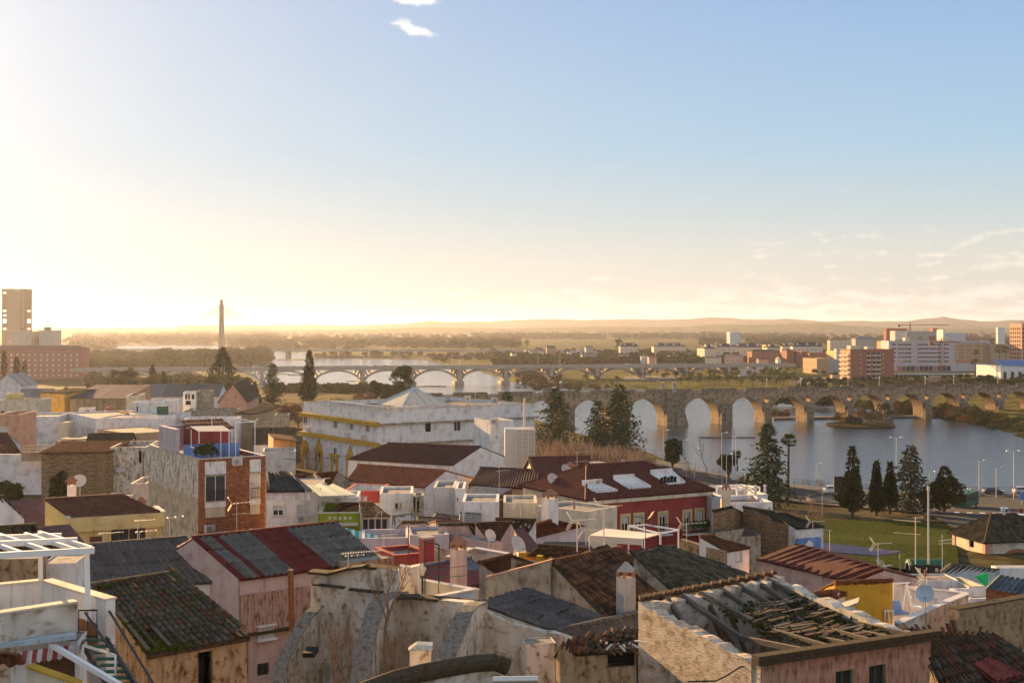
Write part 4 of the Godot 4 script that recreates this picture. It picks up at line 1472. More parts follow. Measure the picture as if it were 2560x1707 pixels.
	for q in [[2100,1058,4.6,3.6,Color(0.30,0.17,0.04),"golden bush at the left end of the islet"],[2120,1040,7.0,4.5,Color(0.10,0.085,0.03),"dark olive bush at the back left of the islet"],[2150,1034,8.5,5.2,Color(0.13,0.11,0.03),"tall olive tree in the middle of the islet"],[2152,1056,6.0,2.6,Color(0.32,0.22,0.08),"pale golden bush in the middle of the islet"],
			[2178,1056,4.4,3.2,Color(0.26,0.19,0.07),"low tawny bush right of the golden one"],[2188,1040,7.2,4.0,Color(0.05,0.06,0.02),"dark green bush at the back right of the islet"],[2208,1052,8.2,4.8,Color(0.045,0.055,0.02),"largest dark bush, at the right end of the islet"],[2135,1062,3.6,4.0,Color(0.055,0.05,0.02),"dark low bush at the front of the islet"],[2122,1018,9.0,3.2,Color(0.26,0.20,0.03),"yellow leaved tree behind the islet"],[2165,1026,5.0,6.0,Color(0.15,0.12,0.035),"spreading straw coloured bush behind the islet"]]:
		var p:=PH(q[0],q[1],0.3)
		var b:=thing("islet_bush",q[5],"bush",p)
		broadleaf(b,q[2],q[3],q[0],q[4],11,70,0.55,0.05)
	# ---- single far trees that stand out
	for q in [[1077,874,13,10,"round far tree left of two larger ones",green],[1154,876,17,20,"broad far tree, flat topped",green],[1206,882,21,17,"tall far tree with a ragged top",green],[1233,884,12,9,"lower tree on the right of the ragged far tree",green],[1546,884,22,14,"dark tall tree left of the cream block with chimneys",Color(0.06,0.055,0.03)],[1584,906,14,11,"round dark tree beyond the road bridge",Color(0.05,0.065,0.02)],
			[1812,888,15,11,"dark tree between the slate roofed blocks",Color(0.045,0.06,0.025)],[1830,886,12,9,"smaller dark tree between the slate roofed blocks",Color(0.05,0.06,0.025)],[2022,862,22,26,"broad tree crown above the slate roofs",Color(0.09,0.09,0.03)],[2425,858,20,34,"wide hazy tree behind the grey hospital block",Color(0.08,0.085,0.03)],[1296,872,12,14,"green tree at the edge of the white farm houses",green],[1318,870,16,9,"upright tree by the white farm houses",green]]:
		var p:=PH(q[0],q[1],6.0)
		p.y=ground_at(p.x,-p.z)
		var b:=thing("far_tree",q[4],"tree",p)
		broadleaf(b,q[2],q[3]*0.5,q[0],q[5],9,42,1.3,0.2,"far_leaf")
	# ---- near the water: the tall dark conifers
	for q in [["cypress",557,870,988,470,40,"tallest dark cypress, left of the road bridge arches",0],["cypress",527,944,990,465,9,"small dark cypress at the foot of the tallest one",0],["conifer",681,908,1005,430,26,"ragged dark fir second from the left, before the road bridge",1],["cypress",636,955,1022,420,22,"squat dark cypress left of the ragged fir",0],["cypress",773,877,1000,440,26,"tall narrow shaggy fir before the second bridge arch",0],["cypress",380,912,968,520,11,"slim dark cypress beside sunlit palms",0],["cypress",408,930,975,520,15,"bushy dark cypress right of the slim one",0],
			["cypress",9,880,930,560,9,"pointed cypress at the left edge before the red block",0],["cypress",40,893,940,560,9,"second dark cypress before the red block",0],["cypress",60,903,942,560,8,"third and smallest cypress before the red block",0],
			["conifer",1391,968,1110,322,56,"cedar on the left of the white building's metal tower",1],["conifer",1495,1002,1115,318,46,"smaller middle cedar between two larger cedars",1],["conifer",1550,958,1120,318,62,"tallest of the three cedars before the old bridge",1],["conifer",1267,977,1030,300,30,"top of a fir showing behind the white building's roof",1],
			["conifer",1920,1058,1290,232,62,"big drooping cedar by the river road",1],["cypress",2132,1120,1345,215,34,"brownish green cypress, leftmost on the lawn",0],["cypress",2192,1154,1350,218,20,"slim dark cypress, second from left on the lawn",0],["cypress",2226,1157,1345,222,19,"dark cypress tucked against the blue green fir",0],["conifer",2278,1113,1350,226,50,"tall blue green fir in the middle of the lawn",1],["cypress",2362,1168,1360,222,58,"broad dark cypress at the right of the lawn",0]]:
		var d: float=q[4]
		var p:=V(q[1],q[3],d)
		var gy:=ground_at(p.x,-p.z)
		var h:=hgt(q[2],d)-gy
		p.y=gy
		var r: float=q[5]/F*d
		var b:=thing("cypress" if q[7]==0 else "conifer",q[6],"tree",p)
		if q[7]==1:
			conifer(b,h,r*1.15,q[1],Color(0.06,0.085,0.03) if q[1]<2200 else Color(0.07,0.09,0.06),0.36 if q[1]!=681 else 0.1,0.06,0.8)
		else:
			cypress(b,h,r,q[1],Color(0.075,0.075,0.02) if q[1] in [2132,2362] else Color(0.042,0.055,0.018),0.10 if q[1]>2000 else 0.02,5 if q[1]>2000 else 1 if r<1.8 or q[1]==557 else 3,0.3)
	# ---- broad trees near the water and in the town
	for q in [[1005,900,1000,430,34,Color(0.085,0.105,0.025),"large round green tree behind the glass roof",20],[938,945,1000,440,20,Color(0.10,0.11,0.03),"lower olive tree left of the large round one",10],[1037,962,1000,420,12,Color(0.06,0.08,0.02),"small dark tree right of the large round one",8],[965,960,1005,425,16,Color(0.11,0.11,0.03),"light green bush between the river and the glass roof",8],
			[1682,1086,1175,300,24,Color(0.045,0.06,0.015),"dark evergreen tree beside the road sign panel",14],[1822,1120,1190,290,32,Color(0.06,0.07,0.018),"round olive tree right of the bare tree on the bank",14],[285,914,965,500,14,Color(0.17,0.16,0.06),"sunlit palm like tree left of a pair",10],[318,908,968,495,22,Color(0.17,0.16,0.06),"sunlit leafy tree right of a pair by the roofs",12],[478,948,985,470,16,Color(0.19,0.17,0.06),"low sunlit leafy tree by the long grey roof",9],
			[20,1200,1260,140,36,Color(0.035,0.05,0.012),"dark green bush against the white garden wall",9],[150,1170,1245,138,26,Color(0.04,0.045,0.015),"ivy dark shrub climbing the brown wall",9]]:
		var d: float=q[3]
		var p:=V(q[0],q[2],d)
		var gy:=minf(ground_at(p.x,-p.z),p.y)
		p.y=gy
		var h:=hgt(q[1],d)-gy
		var b:=thing("leafy_tree",q[6],"tree",p)
		broadleaf(b,h,q[4]/F*d,q[0],q[5],q[7]+8,80,0.34+d*0.0006,0.12)
	# ---- reddish thicket of bare crowns between town and river, and the brown coppice
	for q in [[745,1010,1090,330,"russet bare tree left of the white building"],[700,1025,1080,335,"lower russet bare tree behind the roof blocks"],[800,1000,1075,345,"russet bare tree by the white building's corner"],[850,1002,1050,390,"russet bare tree behind the white building"],[905,985,1030,420,"thin bare tree by the river behind the white building"]]:
		var d: float=q[3]
		var p:=V(q[0],q[2],d)
		p.y=ground_at(p.x,-p.z)
		var b:=thing("bare_tree",q[4],"tree",p)
		broadleaf(b,hgt(q[1],d)-p.y,5.5,q[0],Color(0.22,0.13,0.085),14,90,0.45,0.2)
	coppice()
	# bare trees by the road
	for q in [[1768,1095,1190,290,6,"bare round headed tree on the river bank"],[1725,1105,1180,300,5,"thin bare tree left of the round headed bare tree"],[1610,1090,1150,305,5,"bare branches at the right end of the coppice"],[1640,1110,1160,300,5,"small bare tree by the road bend"],[2055,1178,1222,285,4,"pale bare shrub by the river railing"],[2018,1240,1330,190,5,"brown bare tree behind the blue walled house"],[1975,1262,1330,196,5,"brown bare tree right of the big cedar"],[2060,1262,1330,186,5,"brown bare tree by the lawn's left edge"]]:
		var d: float=q[3]
		var p:=V(q[0],q[2],d)
		p.y=ground_at(p.x,-p.z)
		var b:=thing("bare_tree",q[5],"tree",p)
		bare_tree(b,(hgt(q[1],d)-p.y)*0.95,q[0],q[4],"twig",0.0,0.15,3 if q[0] in [2055,2018,1975,2060] else 1)
	# palms
	for q in [[1970,1085,1240,240,22,"tall fan palm beside the big cedar"],[2440,875,915,900,8,"palm before the orange panelled block"],[2438,897,925,880,11,"sunlit palm below it, by the white shed"],[2500,862,905,930,14,"bushy palm left of the honeycomb tower"],[2515,865,905,935,12,"palm beside the honeycomb tower's foot"]]:
		var d: float=q[3]
		var p:=V(q[0],q[2],d)
		p.y=ground_at(p.x,-p.z)
		var h:=hgt(q[1]+q[4]*0.8,d)-p.y
		var b:=thing("palm_tree",q[5],"palm",p)
		palm(b,h,q[4]/F*d,q[0],Color(0.10,0.115,0.03))

func coppice()->void:
	var protos:=[]
	for k in 4:
		var mb:=MB.new()
		var rng:=RandomNumberGenerator.new()
		rng.seed=300+k
		for s in 5:
			var at:=v3(rng.randf_range(-0.7,0.7),-0.3,rng.randf_range(-0.7,0.7))
			fork(mb,at,v3(rng.randf_range(-0.12,0.12),1,rng.randf_range(-0.12,0.12)).normalized(),3.4,0.13,2,rng,0.9)
		protos.append(mb.mesh())
	var rng:=RandomNumberGenerator.new()
	rng.seed=9
	for i in 120:
		var t:=rng.randf()
		var px:=lerpf(1345,1625,t)
		var d:=rng.randf_range(215,262)
		var p:=V(px,0,d)
		p.y=ground_at(p.x,d)-0.2
		var top:=lerpf(1085,1105,t)+rng.randf_range(-4,22)+(d-238)*-0.2+maxf(0.0,px-1560)*0.35
		var h:=hgt(top,d)-p.y
		var o:=MeshInstance3D.new()
		o.mesh=protos[i % 4]
		o.material_override=[M.twig,M.twig_lit,M.twig_dark][i % 3]
		o.name=numbered("coppice_tree")
		add_child(o)
		o.position=p
		o.rotation.y=rng.randf()*TAU
		o.scale=v3(1,h/8.6,1)
		tag(o,"slim leafless tree in the brown coppice between metal tower and river","tree","slim bare trees of the coppice")

# ---------------------------------------------------------------- far buildings
func far_windows(r: Dictionary,face: String,cols: int,rows: int,w: float,h: float,y0: float,dy: float,mx: float,m: Material,single_parts:=false,x0:=-1.0,x1:=-1.0)->void:
	var len: float=r.W if face=="f" else r.D
	if x0<0.0: x0=mx
	if x1<0.0: x1=len-mx
	var u: Vector3={f=Vector3.RIGHT,r=v3(0,0,-1),l=v3(0,0,1)}[face]
	var o: Vector3={f=Vector3.ZERO,r=v3(r.W,0,0),l=v3(0,0,-r.D)}[face]
	var n:=u.cross(Vector3.UP)
	var all:=MB.new()
	for i in cols:
		for j in rows:
			var x: float=x0+(x1-x0-w)*(i/maxf(1.0,cols-1.0))
			var y: float=y0+j*dy
			if y+h>r.H:
				continue
			var mb:=MB.new() if single_parts else all
			var p:=o+u*x+Vector3.UP*y
			mb.hexa([p+n*0.05,p+u*w+n*0.05,p+u*w-n*0.02,p-n*0.02,p+n*0.05+Vector3.UP*h,p+u*w+n*0.05+Vector3.UP*h,p+u*w-n*0.02+Vector3.UP*h,p-n*0.02+Vector3.UP*h])
			if single_parts:
				part("window",mb,m,r.root)
	if not single_parts:
		var q:=part("windows",all,m,r.root)
		q.set_meta("kind","stuff")

# [label, left edge of the lit side or 0, front left corner, front right corner, top row, distance, yaw, wall, roof, rise, tone, depth]
func far_block(o: Array)->Dictionary:
	var d: float=o[5]
	var D: float=o[11]
	o[6]=minf(o[6],10.0)
	var yaw:=deg_to_rad(o[6])
	if o[1]>0:
		var kl: float=(o[1]-1280.0)/F
		D=((o[2]-1280.0)/F*d-kl*d)/(kl*cos(yaw)+sin(yaw))
		D=clampf(absf(D),4.0,40.0)
	var q:={name="building",cat="building",label=o[0],a=v2(o[2],o[4]),b=float(o[3]),yaw=o[6],d=d,D=D,wall=o[7],roof=o[8],rise=o[9],tone=o[10],style=SMOOTH,par=0.6,over=0.3,coping=false,cap=false,roofmat="painted_roof" if o[8]!="flat" else "screed",vary=0.1}
	return house(q)

func far_things()->void:
	var slate:=Color(0.045,0.05,0.06)
	var red:=Color(0.24,0.10,0.06)
	var gl: Material=M.glass
	var dk: Material=M.dark
	var r: Dictionary
	# --- left: tower, apartment towers, red block
	tower()
	r=far_block(["pale apartment tower before the high tower, left of a pair",0,14,76,828,900,-6,"cream","flat",0.0,slate,16.0])
	far_windows(r,"f",2,6,1.2,1.2,6,3.0,5,M.brownish)
	r=far_block(["apartment tower with a sunlit orange side, right of a pair",78,96,136,826,900,38,"cream","flat",0.0,slate,16.0])
	far_windows(r,"f",1,6,1.4,1.4,6,3.0,5,M.brownish)
	var cap:=MB.new()
	cap.box(v3(3,r.H,-7),v3(7,r.H+2.6,-3))
	part("stair_house",cap,M.brownish,r.root)
	r=far_block(["long red apartment block with rows of small pale windows",0,-60,204,873,880,-2,"pinkblock","hip",2.6,Color(0.20,0.09,0.07),14.0])
	far_windows(r,"f",17,5,1.3,1.7,2.0,3.5,3.0,M.cream,true)
	# --- middle distance: farms and small white houses beyond the road bridge
	for b in [["low house of cream walls, leftmost of the far white houses",1276,1280,1293,884,1150,14,"cream","gable",1.5,red,8.0],["slim white chimney tower among the far houses",1311,1313,1316,875,1180,14,"white","flat",0.0,red,3.0],["long low white house right of the chimney tower",1321,1324,1361,878,1180,8,"offwhite","gable",1.4,Color(0.2,0.12,0.1),8.0],["pink house with a lit end wall, before a dark barn",1367,1371,1388,877,1180,14,"pinkish","gable",1.6,red,8.0],
			["dark barn among trees, left one",0,1367,1388,868,1500,4,"brownish","gable",1.8,slate,10.0],["dark blue grey barn on the green plain",0,1465,1483,868,1500,4,"grey","gable",1.6,slate,12.0],["row of white sheds below the dark barn",1417,1420,1444,882,1200,8,"white","gable",1.6,Color(0.4,0.38,0.36),10.0],["white house with a grey roof in the far hamlet",1444,1447,1476,876,1220,10,"paleblue","gable",1.8,Color(0.3,0.3,0.31),10.0],["bright white sunlit house of the far hamlet",1477,1482,1494,879,1200,24,"white","gable",1.2,Color(0.4,0.3,0.26),9.0],["grey roofed warehouse below the far hamlet",0,1456,1492,888,1160,6,"dirty","gable",1.6,Color(0.22,0.2,0.19),12.0],
			["white cabin at the left of the round dark tree",1538,1541,1557,883,1120,10,"white","gable",1.2,Color(0.3,0.17,0.13),8.0],["pale cabin under the white one",0,1550,1574,891,1090,6,"paleblue","gable",1.4,Color(0.36,0.33,0.32),8.0],["pale turquoise hut right of the round dark tree",1601,1604,1623,892,1080,8,"paleblue","shed",0.8,Color(0.42,0.40,0.38),8.0],["orange brown hut by the turquoise one",0,1623,1642,893,1075,6,"salmon","gable",1.2,red,8.0],
			["house with a red roof and a white sunlit gable",1664,1668,1708,882,1150,12,"white","gable",2.6,Color(0.30,0.12,0.07),9.0],["dark grey walled yard building below the red roof",1670,1673,1712,888,1080,8,"grey","flat",0.0,red,10.0],["small white house with a sunlit gable wall",1697,1702,1711,883,1070,24,"white","gable_side",1.8,Color(0.3,0.28,0.27),8.0],["grey house right of the white sunlit gable",0,1712,1740,886,1090,6,"offwhite","gable",1.6,Color(0.26,0.24,0.24),9.0],
			["cream block with a dark roof of many chimneys",1547,1551,1596,866,1400,8,"cream","hip",4.0,slate,14.0],["long cream block with a green grey curved roof",1629,1635,1716,866,1450,6,"cream","hip",4.0,Color(0.07,0.09,0.085),16.0],["big cream block with sunlit gables and slate roof",1743,1762,1791,871,1250,24,"cream","hip",4.6,slate,16.0],["long slate roofed terrace behind the big cream block",0,1791,1842,867,1350,8,"cream","hip",3.4,slate,14.0],
			["sunlit terrace of cream row houses running to the right",1759,1763,1800,894,1100,-22,"cream","gable",1.4,Color(0.32,0.2,0.16),10.0],["second terrace of pink row houses behind it",0,1812,1854,889,1140,-18,"pinkish","gable",1.4,Color(0.32,0.2,0.16),10.0],["pale blue tower block standing alone",1817,1826,1852,830,2000,20,"paleblue","flat",0.0,slate,16.0],
			["row of slate roofs with dormers behind the brick blocks",0,1834,1908,868,1380,6,"cream","hip",4.4,slate,14.0],["yellow sunlit house among the slate roofs",1906,1915,1918,862,1320,60,"yellow","flat",0.0,slate,8.0],["cream house under a dark pyramid roof",0,1919,1950,869,1300,6,"cream","hip",3.8,slate,14.0],["slate roofed house with a sunlit end, left of the largest",1951,1957,1979,866,1360,14,"cream","hip",3.8,slate,12.0],["largest slate hip roof over pale walls",1976,1983,2057,866,1330,8,"offwhite","hip",4.6,Color(0.035,0.045,0.05),16.0],
			["red brick block with a pink sunlit end, leftmost of three",1869,1881,1950,878,1130,16,"brick_far","hip",1.5,Color(0.12,0.08,0.07),14.0],["small pink sunlit house before the brick block",1892,1897,1922,898,1060,14,"salmon","gable",1.4,red,8.0],["tiny white house with a gable, by the bare trees",1939,1945,1953,898,1040,30,"white","gable_side",1.8,Color(0.28,0.2,0.17),8.0],["brick block with a sunlit pink side, middle of three",1955,1968,1986,876,1100,24,"brick_far","hip",1.3,Color(0.14,0.09,0.08),12.0],["brick block with bare trees before its lit wall, right of three",1986,2004,2024,878,1090,40,"brick_far","flat",0.0,red,12.0],["dark red long block behind the cream cube",0,2024,2073,882,1080,6,"brick_far","flat",0.0,red,12.0],
			["cream tower house behind the red block",2069,2076,2130,851,1350,10,"cream","flat",0.0,slate,16.0],["pale roofs of the suburb at the middle distance",0,2140,2190,847,1500,6,"grey","hip",3.0,Color(0.2,0.2,0.22),14.0],["yellow sunlit colonnade block",2067,2090,2099,877,1060,46,"yellow","flat",0.0,slate,12.0],["block with small dark pyramid roofs",2086,2092,2124,872,1010,10,"offwhite","flat",0.0,slate,10.0]]:
		if b[5]<=1220 and b[4]<894 and b[7] not in ["brick_far","tan"] and b[2]<1745:
			b[5]=28.0*F/(b[4]-YH)
		r=far_block(b)
		if b[4]<880 and b[9]>3.3:
			for k in maxi(2,int(r.W/9.0)):
				var c:=MB.new()
				var x: float=r.W*(k+0.5)/maxi(2,int(r.W/9.0))
				c.box(v3(x-0.9,r.H+0.8,-r.D*0.30),v3(x+0.9,r.H+r.rise*0.8,-r.D*0.12))
				part("dormer",c,M.offwhite,r.root)
		if r.W>14.0 and r.H>7.0:
			far_windows(r,"f",int(r.W/4.5),int((r.H-1.5)/3.1),1.3,1.2,1.6,3.1,2.0,M.brownish)
		if b[1]>0 and r.H>9.0:
			far_windows(r,"l",maxi(2,int(r.D/4.0)),int((r.H-1.5)/3.1),1.0,1.3,1.6,3.1,1.5,M.brownish)
	# blocks with small pyramids
	# --- cream cube, brick apartments, hospital and what stands behind
	r=far_block(["cream cube of a building with a sunlit side and few windows",2008,2043,2074,896,960,40,"tan","flat",0.0,slate,20.0])
	far_windows(r,"l",4,2,0.9,0.9,3.2,4.4,2.5,dk,true)
	r=far_block(["dark grey annex right of the cream cube",0,2074,2102,898,975,10,"grey","flat",0.0,slate,12.0])
	r=far_block(["low building with a flat white roof beside the bridge end",1869,1872,1936,911,985,10,"offwhite","shed",1.0,Color(0.6,0.57,0.5),14.0])
	r=far_block(["pale annex left of the white roofed building",1846,1850,1886,922,950,10,"offwhite","flat",0.0,slate,8.0])
	r=far_block(["small brown kiosk before the brick apartments",2079,2082,2100,937,850,10,"salmon","flat",0.0,slate,6.0])
	brick_apartments()
	hospital()
	r=far_block(["dark brick tower block left of the distant crane",2210,2217,2268,821,1180,14,"brick_far","flat",0.0,slate,14.0])
	far_windows(r,"l",2,9,1.6,1.4,4,3.1,2.0,M.cream)
	r=far_block(["white block with a sunlit left side behind the hospital",2226,2239,2266,827,1120,22,"offwhite","flat",0.0,slate,14.0])
	far_windows(r,"f",1,1,7.0,18.0,6,3.1,1.0,M.brownish)
	r=far_block(["long grey block with dark panels behind the hospital",0,2267,2343,828,1130,4,"grey","flat",0.0,slate,14.0])
	far_windows(r,"f",1,1,3.2,17.0,10,3.1,1.0,M.brownish,true,11.0,15.0)
	far_windows(r,"f",1,1,6.0,17.0,10,3.1,1.0,M.brick_far,true,20.5,27.0)
	r=far_block(["sunlit white block right of the grey one",2343,2359,2364,824,1150,55,"white","flat",0.0,slate,12.0])
	r=far_block(["pink plant room above the sunlit white block",0,2333,2346,820,1200,4,"pinkblock","flat",0.0,slate,6.0])
	r=far_block(["grey office with dark ribbon windows behind the hospital",0,2363,2415,832,1160,4,"paleblue","flat",0.0,slate,14.0])
	far_windows(r,"f",1,4,17.0,1.3,9,4.0,1.0,M.brownish)
	r=far_block(["cream and orange apartment end left of the hospital",2193,2216,2224,853,1050,50,"salmon","flat",0.0,slate,12.0])
	far_windows(r,"l",3,2,1.8,1.5,9,3.6,1.0,M.brownish)
	r=far_block(["white slab tower standing by itself on the right",2491,2496,2513,818,1500,20,"white","flat",0.0,slate,10.0])
	r=far_block(["tan block with a dark band behind the palms",0,2476,2526,860,1000,4,"tan","flat",0.0,slate,12.0])
	far_windows(r,"f",1,1,14.0,2.0,7,4.0,0.5,M.brownish)
	honeycomb()
	# white sports shed under a blue roof
	r=far_block(["white sports shed with a blue ribbed roof",2442,2503,2600,917,860,30,"white","shedl",0.8,Color(0.12,0.26,0.52),24.0])
	far_windows(r,"f",5,1,2.4,4.5,0.6,4.0,2.0,M.glass,true)
	var bl:=MB.new()
	slope(bl,v3(r.W*0.2,r.H+0.4,-6),v3(r.W,r.H+0.4,-6),v3(r.W,r.H+4.2,-20),v3(r.W*0.2,r.H+4.2,-20),RIBBED,Color(0.10,0.24,0.50),0.1,2)
	part("roof",bl,M.painted_roof,r.root)
	# water tower on the plain
	var wt:=thing("water_tower","tiny white water tower on the plain before the right hill","water tower",v3(PH(2431,835,6).x,6,PH(2431,835,6).z))
	var w:=MB.new()
	w.lathe(Vector3.ZERO,[v2(3.5,0),v2(3.0,14),v2(7.5,20),v2(7.5,27),v2(0,30)],12)
	part("tank_and_stem",w,M.white,wt)
	crane("distant grey tower crane above the brick tower block",2276.5,804,1600,-17,54,M.black_metal,0.9)
	crane("orange tower crane standing before the hospital",2355,846,930,-10,14,M.rust,1.3)
	crane("very far thin crane above the slate roofs",1761,826,2300,-6,16,M.black_metal,0.9)

func crane(label: String,px: float,ytop: float,d: float,back: float,jib: float,m: Material,w: float)->void:
	var p:=V(px,0,d)
	p.y=5.5
	var h:=hgt(ytop,d)-p.y
	var o:=thing("tower_crane",label,"crane",p,0.2)
	var mb:=MB.new()
	for s in [[-1,-1],[1,-1],[1,1],[-1,1]]:
		mb.tube(v3(s[0]*w,0,s[1]*w),v3(s[0]*w,h*0.9,s[1]*w),0.16,0.16,4)
	var y:=0.0
	while y<h*0.88:
		mb.tube(v3(-w,y,w),v3(w,y+2*w,w),0.1,0.1,4,Color.WHITE,false)
		mb.tube(v3(w,y,-w),v3(-w,y+2*w,-w),0.1,0.1,4,Color.WHITE,false)
		mb.tube(v3(-w,y,-w),v3(-w,y+2*w,w),0.1,0.1,4,Color.WHITE,false)
		y+=2*w
	part("mast",mb,m,o)
	var jb:=MB.new()
	jb.bar(v3(back,h*0.9,0),v3(jib,h*0.9,0),1.2,0.7)
	jb.tube(v3(0,h,0),v3(jib*0.8,h*0.9,0),0.1,0.1,4)
	jb.tube(v3(0,h,0),v3(back,h*0.9,0),0.1,0.1,4)
	part("jib",jb,m,o)
	var cw:=MB.new()
	cw.box(v3(back,h*0.9-2.4,-0.8),v3(back+3,h*0.9-0.4,0.8))
	part("counterweight",cw,m,o)
	var cb:=MB.new()
	cb.tube(v3(0,h*0.88,0),v3(0,h,0),0.7,0.3,4)
	part("tower_head",cb,m,o)

func tower()->void:
	var d:=1500.0
	var p:=V(41,0,d)
	p.y=6.0
	var o:=thing("office_tower","tall dark office tower with open corners, at the left edge","tower",p,0.0)
	var H:=hgt(724,d)-6.0
	var W:=26.0
	var fl:=30
	var fh:=H/fl
	var core:=MB.new()
	core.box(v3(-7.8,0,-12),v3(7.8,H-1.4,12))
	part("core",core,M.dirty,o)
	for s in [-1.0,1.0]:
		var col:=MB.new()
		for z in [-12.0,12.0]:
			col.box(v3(s*12.4-0.6,0,z-0.6),v3(s*12.4+0.6,H+0.8,z+0.6))
		part("corner_frame",col,M.tan,o)
	var sl:=MB.new()
	for i in fl+1:
		sl.box(v3(-13,i*fh-0.2,-12.5),v3(13,i*fh+0.2,12.5))
	var q:=part("floor_slabs",sl,M.tan,o)
	q.set_meta("kind","stuff")
	for s in [-1.0,1.0]:
		for i in fl:
			var from_top:=fl-1-i
			var yy:=724+(from_top+0.5)*(H/fl)/d*F
			var open:=false
			for y in ([731,775,790,799,807,822] if s<0 else [775,799,807,822]):
				if absf(yy-y)<2.9:
					open=true
			if open:
				continue
			var b:=MB.new()
			b.box(v3(s*10.0-2.1,i*fh+0.21,-11.5),v3(s*10.0+2.1,(i+1)*fh-0.21,11.5))
			part("glazed_bay",b,M.brownish,o)
	var tp:=MB.new()
	for i in 9:
		tp.box(v3(-12+i*3.0-0.3,H,-12),v3(-12+i*3.0+0.3,H+0.7,12))
	part("roof_fins",tp,M.tan,o).set_meta("kind","stuff")

func brick_apartments()->void:
	var r:=far_block(["brown brick apartment building with white balconies",2101,2127,2236,873,860,14,"brick_far","flat",0.0,Color.BLACK,18.0])
	r.root.set_meta("category","apartment building")
	var H: float=r.H
	var W: float=r.W
	for k in 6:
		var y:=2.0+k*3.1
		for x in [W*0.37,W*0.50,W*0.60]:
			var b:=MB.new()
			b.box(v3(x,y,0.003),v3(x+2.6,y+0.95,1.2))
			part("balcony",b,M.offwhite,r.root)
			var w:=MB.new()
			w.box(v3(x+0.5,y+0.97,0.004),v3(x+2.1,y+2.4,0.06))
			part("window",w,M.glass,r.root)
		for x in [W*0.22,W*0.74]:
			var w:=MB.new()
			w.box(v3(x,y+1,0.004),v3(x+0.8,y+1.8,0.05))
			part("window",w,M.cream,r.root)
		var c:=MB.new()
		c.box(v3(-1.3,y,-r.D*0.95),v3(-0.003,y+0.9,-r.D*0.1))
		part("balcony",c,M.cream,r.root)
		var e:=MB.new()
		e.box(v3(W+0.003,y,-r.D*0.6),v3(W+1.3,y+0.9,-r.D*0.1))
		part("balcony",e,M.offwhite,r.root)
		far_windows(r,"l",3,1,1.4,1.5,y+0.95,3.0,1.0,M.dark)
	var face:=MB.new()
	face.box(v3(-0.03,0.2,-r.D+0.3),v3(-0.002,H-1.0,-0.3))
	part("pale_side",face,M.salmon,r.root)
	var pt:=MB.new()
	pt.box(v3(1,H,-8),v3(8,H+2.4,-2))
	pt.box(v3(14,H,-9),v3(19,H+1.6,-4))
	part("roof_house",pt,M.cream,r.root).set_meta("kind","stuff")

func hospital()->void:
	var r:=far_block(["long grey hospital like block with rows of windows and an orange panelled wing",0,2223,2476,852,1000,3,"lilac","flat",0.0,Color.BLACK,18.0])
	r.root.set_meta("category","hospital")
	var W: float=r.W
	var H: float=r.H
	var x:=func(px: float)->float: return on_face(r,"f",v2(px,900),v2(px+1,901))[0]
	for row in 5:
		var y:=on_face(r,"f",v2(2300,861.0+row*10.5),v2(2301,862))
		var yy: float=hgt(863.0+row*10.5,1003.0)-r.root.position.y
		for px in [2231,2236,2246,2252,2258,2264,2270,2274,2295,2301,2307,2313,2319,2325,2331,2337,2343,2349,2362,2368]:
			var w:=MB.new()
			var x0: float=x.call(px)
			w.box(v3(x0,yy,0.003),v3(x0+1.5,yy+1.15,0.06))
			part("window",w,M.glass,r.root)
	var a: float=x.call(2391)
	var b: float=x.call(2466)
	var y0: float=hgt(905,1003)-r.root.position.y
	var y1: float=hgt(859,1003)-r.root.position.y
	var fr:=MB.new()
	fr.box(v3(a-0.5,y0-0.5,0.004),v3(b+0.5,y1+0.5,0.08))
	part("dark_frame",fr,M.brownish,r.root)
	for k in 5:
		var pn:=MB.new()
		var yy:=lerpf(y0,y1,k/5.0)
		pn.box(v3(a,yy+0.1,0.09),v3(b,yy+(y1-y0)/5.0*0.58,0.16))
		part("orange_panel",pn,M.orange,r.root)
		for i in 11:
			var w:=MB.new()
			w.box(v3(lerpf(a,b,(i+0.1)/11.0),yy+(y1-y0)/5.0*0.62,0.09),v3(lerpf(a,b,(i+0.8)/11.0),yy+(y1-y0)/5.0*0.97,0.13))
			part("window",w,M.grey if i % 3 else M.offwhite,r.root)
	for i in 12:
		var g:=MB.new()
		var x0: float=x.call(2244)+i*3.6
		g.box(v3(x0,0.8,0.004),v3(x0+3.2,4.6,0.05))
		part("glass_front",g,M.glass if i % 4 else M.pinkblock,r.root)
	for q in [[2267,2279],[2362,2374]]:
		var t:=MB.new()
		t.box(v3(x.call(q[0]),H,-8),v3(x.call(q[1]),H+2.6,-3))
		part("roof_house",t,M.cream,r.root)
	# low glazed gallery before it
	var o:=far_block(["low glazed gallery with a concrete frame, before the hospital block",0,2216,2440,934,900,2,"paleblue","flat",0.0,Color.BLACK,8.0])
	for i in 22:
		var p:=MB.new()
		var x0: float=0.2+i*(o.W-0.9)/21.0
		p.box(v3(x0,0,0.003),v3(x0+0.5,o.H-0.4,0.2))
		part("post",p,M.concrete,o.root)
		if i<21:
			var g:=MB.new()
			g.box(v3(x0+0.5,0.4,0.003),v3(x0+(o.W-0.9)/21.0,o.H-0.7,0.05))
			part("glass_pane",g,M.glass,o.root)
	var s:=far_block(["small sunlit pavilion with three open bays",2326,2330,2354,939,830,12,"salmon","flat",0.0,Color.BLACK,6.0])
	far_windows(s,"f",2,1,2.4,2.6,1.6,3.0,0.5,M.brownish,true)

